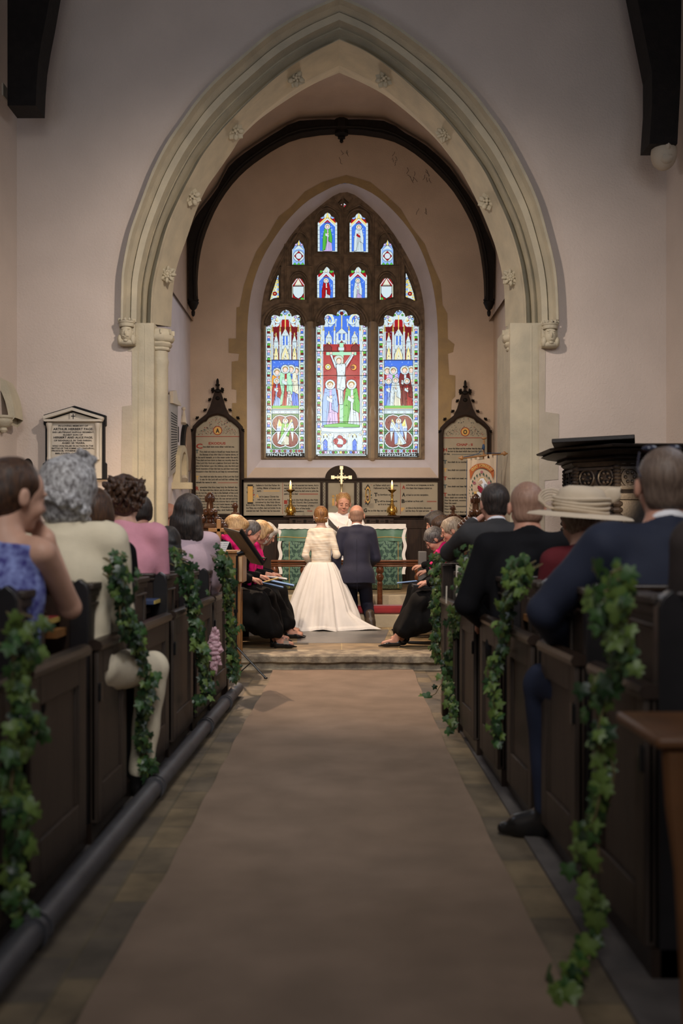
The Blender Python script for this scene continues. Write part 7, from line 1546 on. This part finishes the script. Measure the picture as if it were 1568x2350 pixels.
t = thing('ring_binder', P(975, 1345, 10.3), 'closed black ring binder on the lap of the nearest right singer', 'folder'); b = MB(); b.box(P(975, 1346, 10.25), (.24, .28, .028), Matrix.Rotation(R_(5), 3, 'Y')); b.obj('cover', mat('black_vinyl', (.012, .012, .013), .3), t, bevel=.004); b = MB()
for q in (-.05, .05): b.ell(P(977, 1346, 10.1)+Vector((q, 0, 0)), (.005, .004, .005), 6)
b.obj('rivet', SILV, t)
b = MB(); S0, el, wr = r1['A'][1]; c = Vector(wr)+(Vector(el)-Vector(wr)).normalized()*.02; v = (Vector(el)-Vector(wr)).normalized(); x = v.cross(Vector((0, 0, 1))).normalized(); y = v.cross(x); b.tube([c+(x*math.cos(a)+y*math.sin(a))*.031 for a in [2*math.pi*i/14 for i in range(14)]], .004, 5, closed=True); b.obj('bracelet', SILV, r1['t'])
# ---- congregation, left
def cong(label, px, py, d, S, hp, hair, top, lean=6, w=1.0, yaw=0, skin='fair', arms=None, legs=None, bottom=None, h=.008, **k):
    pel = hip_for(px, py, d, S, lean, hp, yaw, k.get('neck', .0)); s = S/1.7
    arms = arms or {-1: dict(t=(-.10, .28, .02), pole=(-.6, -.4, -.7), d=(.3, .9, -.2), curl=45), 1: dict(t=(.10, .28, .02), pole=(.6, -.4, -.7), d=(-.3, .9, -.2), curl=45)}
    legs = legs or fix_legs(pel, S, yaw, .36, .10, .09)
    return person(label, pel, yaw, S, lean, w, hp, arms=arms, legs=legs, top=top, bottom=bottom or dict(kind='trousers', m=BLK2), shoes=dict(m=SHOEB, boot=1), hair=hair, skin=skin, h=h, **k)
FLOR = mat('blue_floral', (.24, .30, .62), .8, col2=(.035, .03, .20), vs=34, detail=2)
cg = cong('girl in a sleeveless blue floral dress with a brown ponytail, hand at her chin', 30, 1138, 3.50, 1.72, (-32, 8, 4), dict(kind='ponytail', m='brown', th=.005), dict(name='dress', m=FLOR, neckline=-.05, ntilt=.4, collar=-.06), w=.92, skin='fair', bare_arms=True, h=.007, bulk=.004, yaw=-12, legs={-1: dict(t=(-.30, .36, -.6), pole=(0, .8, 1)), 1: dict(t=(-.14, .36, -.6), pole=(0, .8, 1))},
          arms={-1: dict(t=(-.1, .28, .1), pole=(-.6, -.4, -.7)), 1: dict(world=1, t=tuple(P(108, 1236, 3.60)), pole=(.6, -1.0, -.8), d=(-.75, .25, .62), n=(-.2, -.9, .2), curl=85)})
CREAM = CL('cream_linen', (.68, .61, .46), bump=.3, bs=200)
cb = cong('person with curly grey hair in a cream jacket, one knee out in the aisle', 160, 1130, 4.38, 1.84, (-6, 6, 0), dict(kind='curly', m='grey', th=.02, noise=.004, nf=45), dict(name='jacket', m=CREAM, folds=.004, neckline=.0, collar=-.0), w=1.08, h=.009, bulk=.016,
          legs={-1: dict(t=(-.05, .36, -.62), pole=(0, .8, 1)), 1: dict(world=1, knee=(-.875, 4.83, .60), t=(-.93, 4.84, .10), foot=(.25, .9, 0))}, bottom=dict(kind='trousers', m=CREAM))
cong('dark-haired person mostly hidden between the curly grey head and the pink jumper', 214, 1182, 5.15, 1.70, (0, 4, 0), dict(kind='bob', m='brown', th=.018, len=.06), dict(name='top', m=BLK), h=.010)
cong('woman with tousled dark updo in a pink jumper on the left', 288, 1150, 5.92, 1.74, (0, 2, 0), dict(kind='messy', m='brown', th=.014, noise=.004, nf=70), dict(name='jumper', m=CL('pink_cotton', (.72, .33, .41), bump=.15), folds=.004, neckline=-.005, collar=-.01), w=1.10, h=.008, bulk=.012)
cong('person glimpsed to the right of the woman in the pink jumper', 316, 1180, 6.9, 1.66, (50, 10, 0), dict(kind='short', m='dark', th=.01), dict(name='top', m=BLK), h=.010, skin='ruddy')
cong('black-haired child low in the left pews', 386, 1252, 6.75, 1.30, (0, 6, 0), dict(kind='wavy', m='black', th=.018, len=.24), dict(name='top', m=BLK), h=.009, hs=1.16, w=.9)
cong('woman with half-up dark wavy hair in a pale lilac top', 434, 1180, 7.42, 1.74, (-8, 4, 0), dict(kind='wavy', m='dark', th=.020, len=.165), dict(name='lilac_top', m=CL('pale_lilac', (.56, .42, .47), bump=.15), folds=.003), w=1.0, h=.008)
pel = hip_for(388, 1182, 10.9, 1.75, 4, (0, 4, 0), -90)
person('bald man glimpsed beside the left pier behind the wavy dark hair', pel, -80, 1.75, 4, 1.0, (0, 4, 0), legs=fix_legs(pel, 1.75, -90, .4, .1, .14), top=dict(name='jacket', m=BLK), bottom=dict(kind='trousers', m=BLK2), shoes=dict(m=SHOEB), skin='ruddy', h=.009)
# ---- congregation, right
GREY = CL('charcoal_wool', (.045, .044, .046), bs=160); BSUIT = CL('black_suit_wool', (.007, .007, .009), bs=160); NV2 = CL('midnight_wool', (.022, .027, .048), bs=160, rough=.7)
cong('man in a charcoal suit with short dark hair, raising his hand to his face', 1135, 1158, 6.75, 1.76, (6, 4, 0), dict(kind='crop', m='dark', th=.010), dict(name='suit_jacket', m=GREY, folds=.004, shirt=SHIRT, collar=.012), w=1.10, h=.008, bulk=.014, yaw=4, skin='ruddy',
     arms={-1: dict(world=1, t=tuple(P(1086, 1200, 6.98)), pole=(-.9, .1, -1.1), d=(.55, .2, .35), n=(.6, .2, -.6), curl=60), 1: dict(t=(.12, .3, .02), pole=(.6, -.4, -.7))})
rm = cong('broad man with shaven head in a black suit, arm on the pew', 1209, 1166, 5.40, 1.84, (0, 2, 0), dict(kind='crop', m='stubble', th=.0015, noise=0), dict(name='suit_jacket', m=BSUIT, folds=.004, neckline=.01, collar=.012), w=1.16, h=.008, bulk=.018, skin='ruddy',
     arms={-1: dict(t=(-.17, .26, .10), pole=(-.8, -.5, -.8), d=(.3, .8, -.3), curl=50), 1: dict(t=(.12, .3, .02), pole=(.6, -.4, -.7))})
hl = cong('lady wearing the wide cream hat', 1332, 1200, 4.85, 1.60, (10, 10, 0), dict(kind='short', m='greyblonde', th=.016), dict(name='maroon_top', m=CL('maroon_wool', (.10, .015, .02))), h=.009, w=.95)
t = thing('cream_hat', Vector(hl['hc']), 'wide-brimmed cream sinamay hat with loops of trim on a lady in the right pews', 'hat'); c = Vector(hl['hc'])+Vector((0, 0, .045)); M = Matrix.Rotation(R_(4), 3, 'Y') @ Matrix.Rotation(R_(3), 3, 'X'); HATM = mat('cream_sinamay', (.56, .46, .34), .8, .06, 12, .5, 220)
b = MB(); b.lathe([(.005, .128), (.06, .126), (.095, .112), (.112, .085), (.118, .04), (.120, .0), (.135, -.004), (.19, .002), (.235, -.008), (.245, -.018), (.235, -.013), (.19, -.003), (.13, -.010), (.112, -.004), (.108, .04), (.10, .085), (.05, .118), (.005, .12)], c, 40, 0, M); b.obj('crown_and_brim', HATM, t)
b = MB()
for k in range(4): b.tube([c+M @ Vector((.124*math.cos(a)*(1+.01*k), .124*math.sin(a), .012+.018*k+.006*math.sin(2*a+k))) for a in [2*math.pi*i/30 for i in range(30)]], .010, 6, closed=True)
b.obj('band', HATM, t); b = MB()
for k in range(5):
    a0 = R_(-170+k*14); cc = c+M @ Vector((-.13, -.02+.01*k, .045)); b.tube([cc+M @ Vector((-.045*math.sin(q)*(1+.3*k/4), .01*k*math.sin(q*.5), .04*(1-math.cos(q))*(.5+.15*k)-.03)) for q in [math.pi*2*i/14 for i in range(15)]], .005, 5)
b.obj('loop_trim', HATM, t, smooth=60); b = MB()
for k in range(5):
    a = R_(-20+18*k); p = c+M @ Vector((.10*math.cos(a), .02+.06*math.sin(a), .06)); b.add([p, p+M @ Vector((.07, -.02, .02+.01*k)), p+M @ Vector((.09, .02, .075)), p+M @ Vector((.01, .01, .07))], [(0, 1, 2, 3)]); b.ell(p+M @ Vector((.04, -.01, .03)), (.045, .010, .035), 8, 0, Matrix.Rotation(a, 3, 'Y'))
b.obj('feather_trim', HATM, t, smooth=60)
rn = cong('large man in a navy suit in the right foreground, sunglasses on his head', 1524, 1118, 3.72, 1.90, (-4, -2, 0), dict(kind='crop', m='cropbrown', th=.004, noise=0), dict(name='suit_jacket', m=NV2, folds=.005, shirt=SHIRT, neckline=.01, collar=.010), w=1.22, h=.009, bulk=.020, skin='ruddy', lean=4,
     arms={-1: dict(world=1, t=tuple(P(1296, 1478, 4.0)), pole=(-1.2, .1, -.9), d=(.1, .5, -.8), n=(1, 0, 0), curl=45), 1: dict(t=(.12, .3, .02), pole=(.6, -.4, -.7))},
     legs={-1: dict(world=1, knee=(.80, 4.15, .62), t=(.83, 4.17, .10), foot=(-.8, .25, 0)), 1: dict(t=(.14, .38, -.66), pole=(0, .8, 1))}, bottom=dict(kind='trousers', m=CL('navy_blue_trousers', (.020, .026, .050))))
t = thing('sunglasses', Vector(rn['T'](0, .02, .12)), 'sunglasses pushed up on the head of the man in the navy suit', 'glasses'); b = MB(); T = rn['T']
for q in (-1, 1): b.ell(Vector(T(q*.036-.0, .035, .122)), (.030, .022, .012), 10); b.tube([Vector(T(q*.070, .03, .11)), Vector(T(q*.088, -.03, .06)), Vector(T(q*.086, -.07, .03))], .003, 5)
b.obj('lenses', mat('smoked_lens', (.03, .035, .06), .08), t)
cong('person in a brown-grey coat cut off by the right edge of the photo', 1745, 1090, 3.02, 1.80, (0, 4, 0), dict(kind='crop', m='dark', th=.01), dict(name='coat', m=CL('taupe_wool', (.06, .048, .045)), folds=.004), w=1.15, h=.010, bulk=.018)

# ---- groups of repeats
for o in bpy.data.objects:
    if o.parent is None and 'category' in o and 'group' not in o:
        n = o.name.split('.')[0]; x = o.location.x
        g = {'box_pew': 'box pews %s of the aisle' % ('left' if x < 0 else 'right'), 'ivy_garland': 'ivy garlands on the pew ends', 'candlestick': 'altar candlesticks', 'candle': 'altar candles', 'commandment_board': 'text boards beside the east window',
             'carved_stall_end': 'carved choir stall ends', 'roof_post': 'roof posts of the nave', 'music_folder': 'folders and booklets of the choir', 'head_corbel': 'stone heads of the chancel arch', 'choir_bench': 'choir benches'}.get(n)
        if g: o['group'] = g
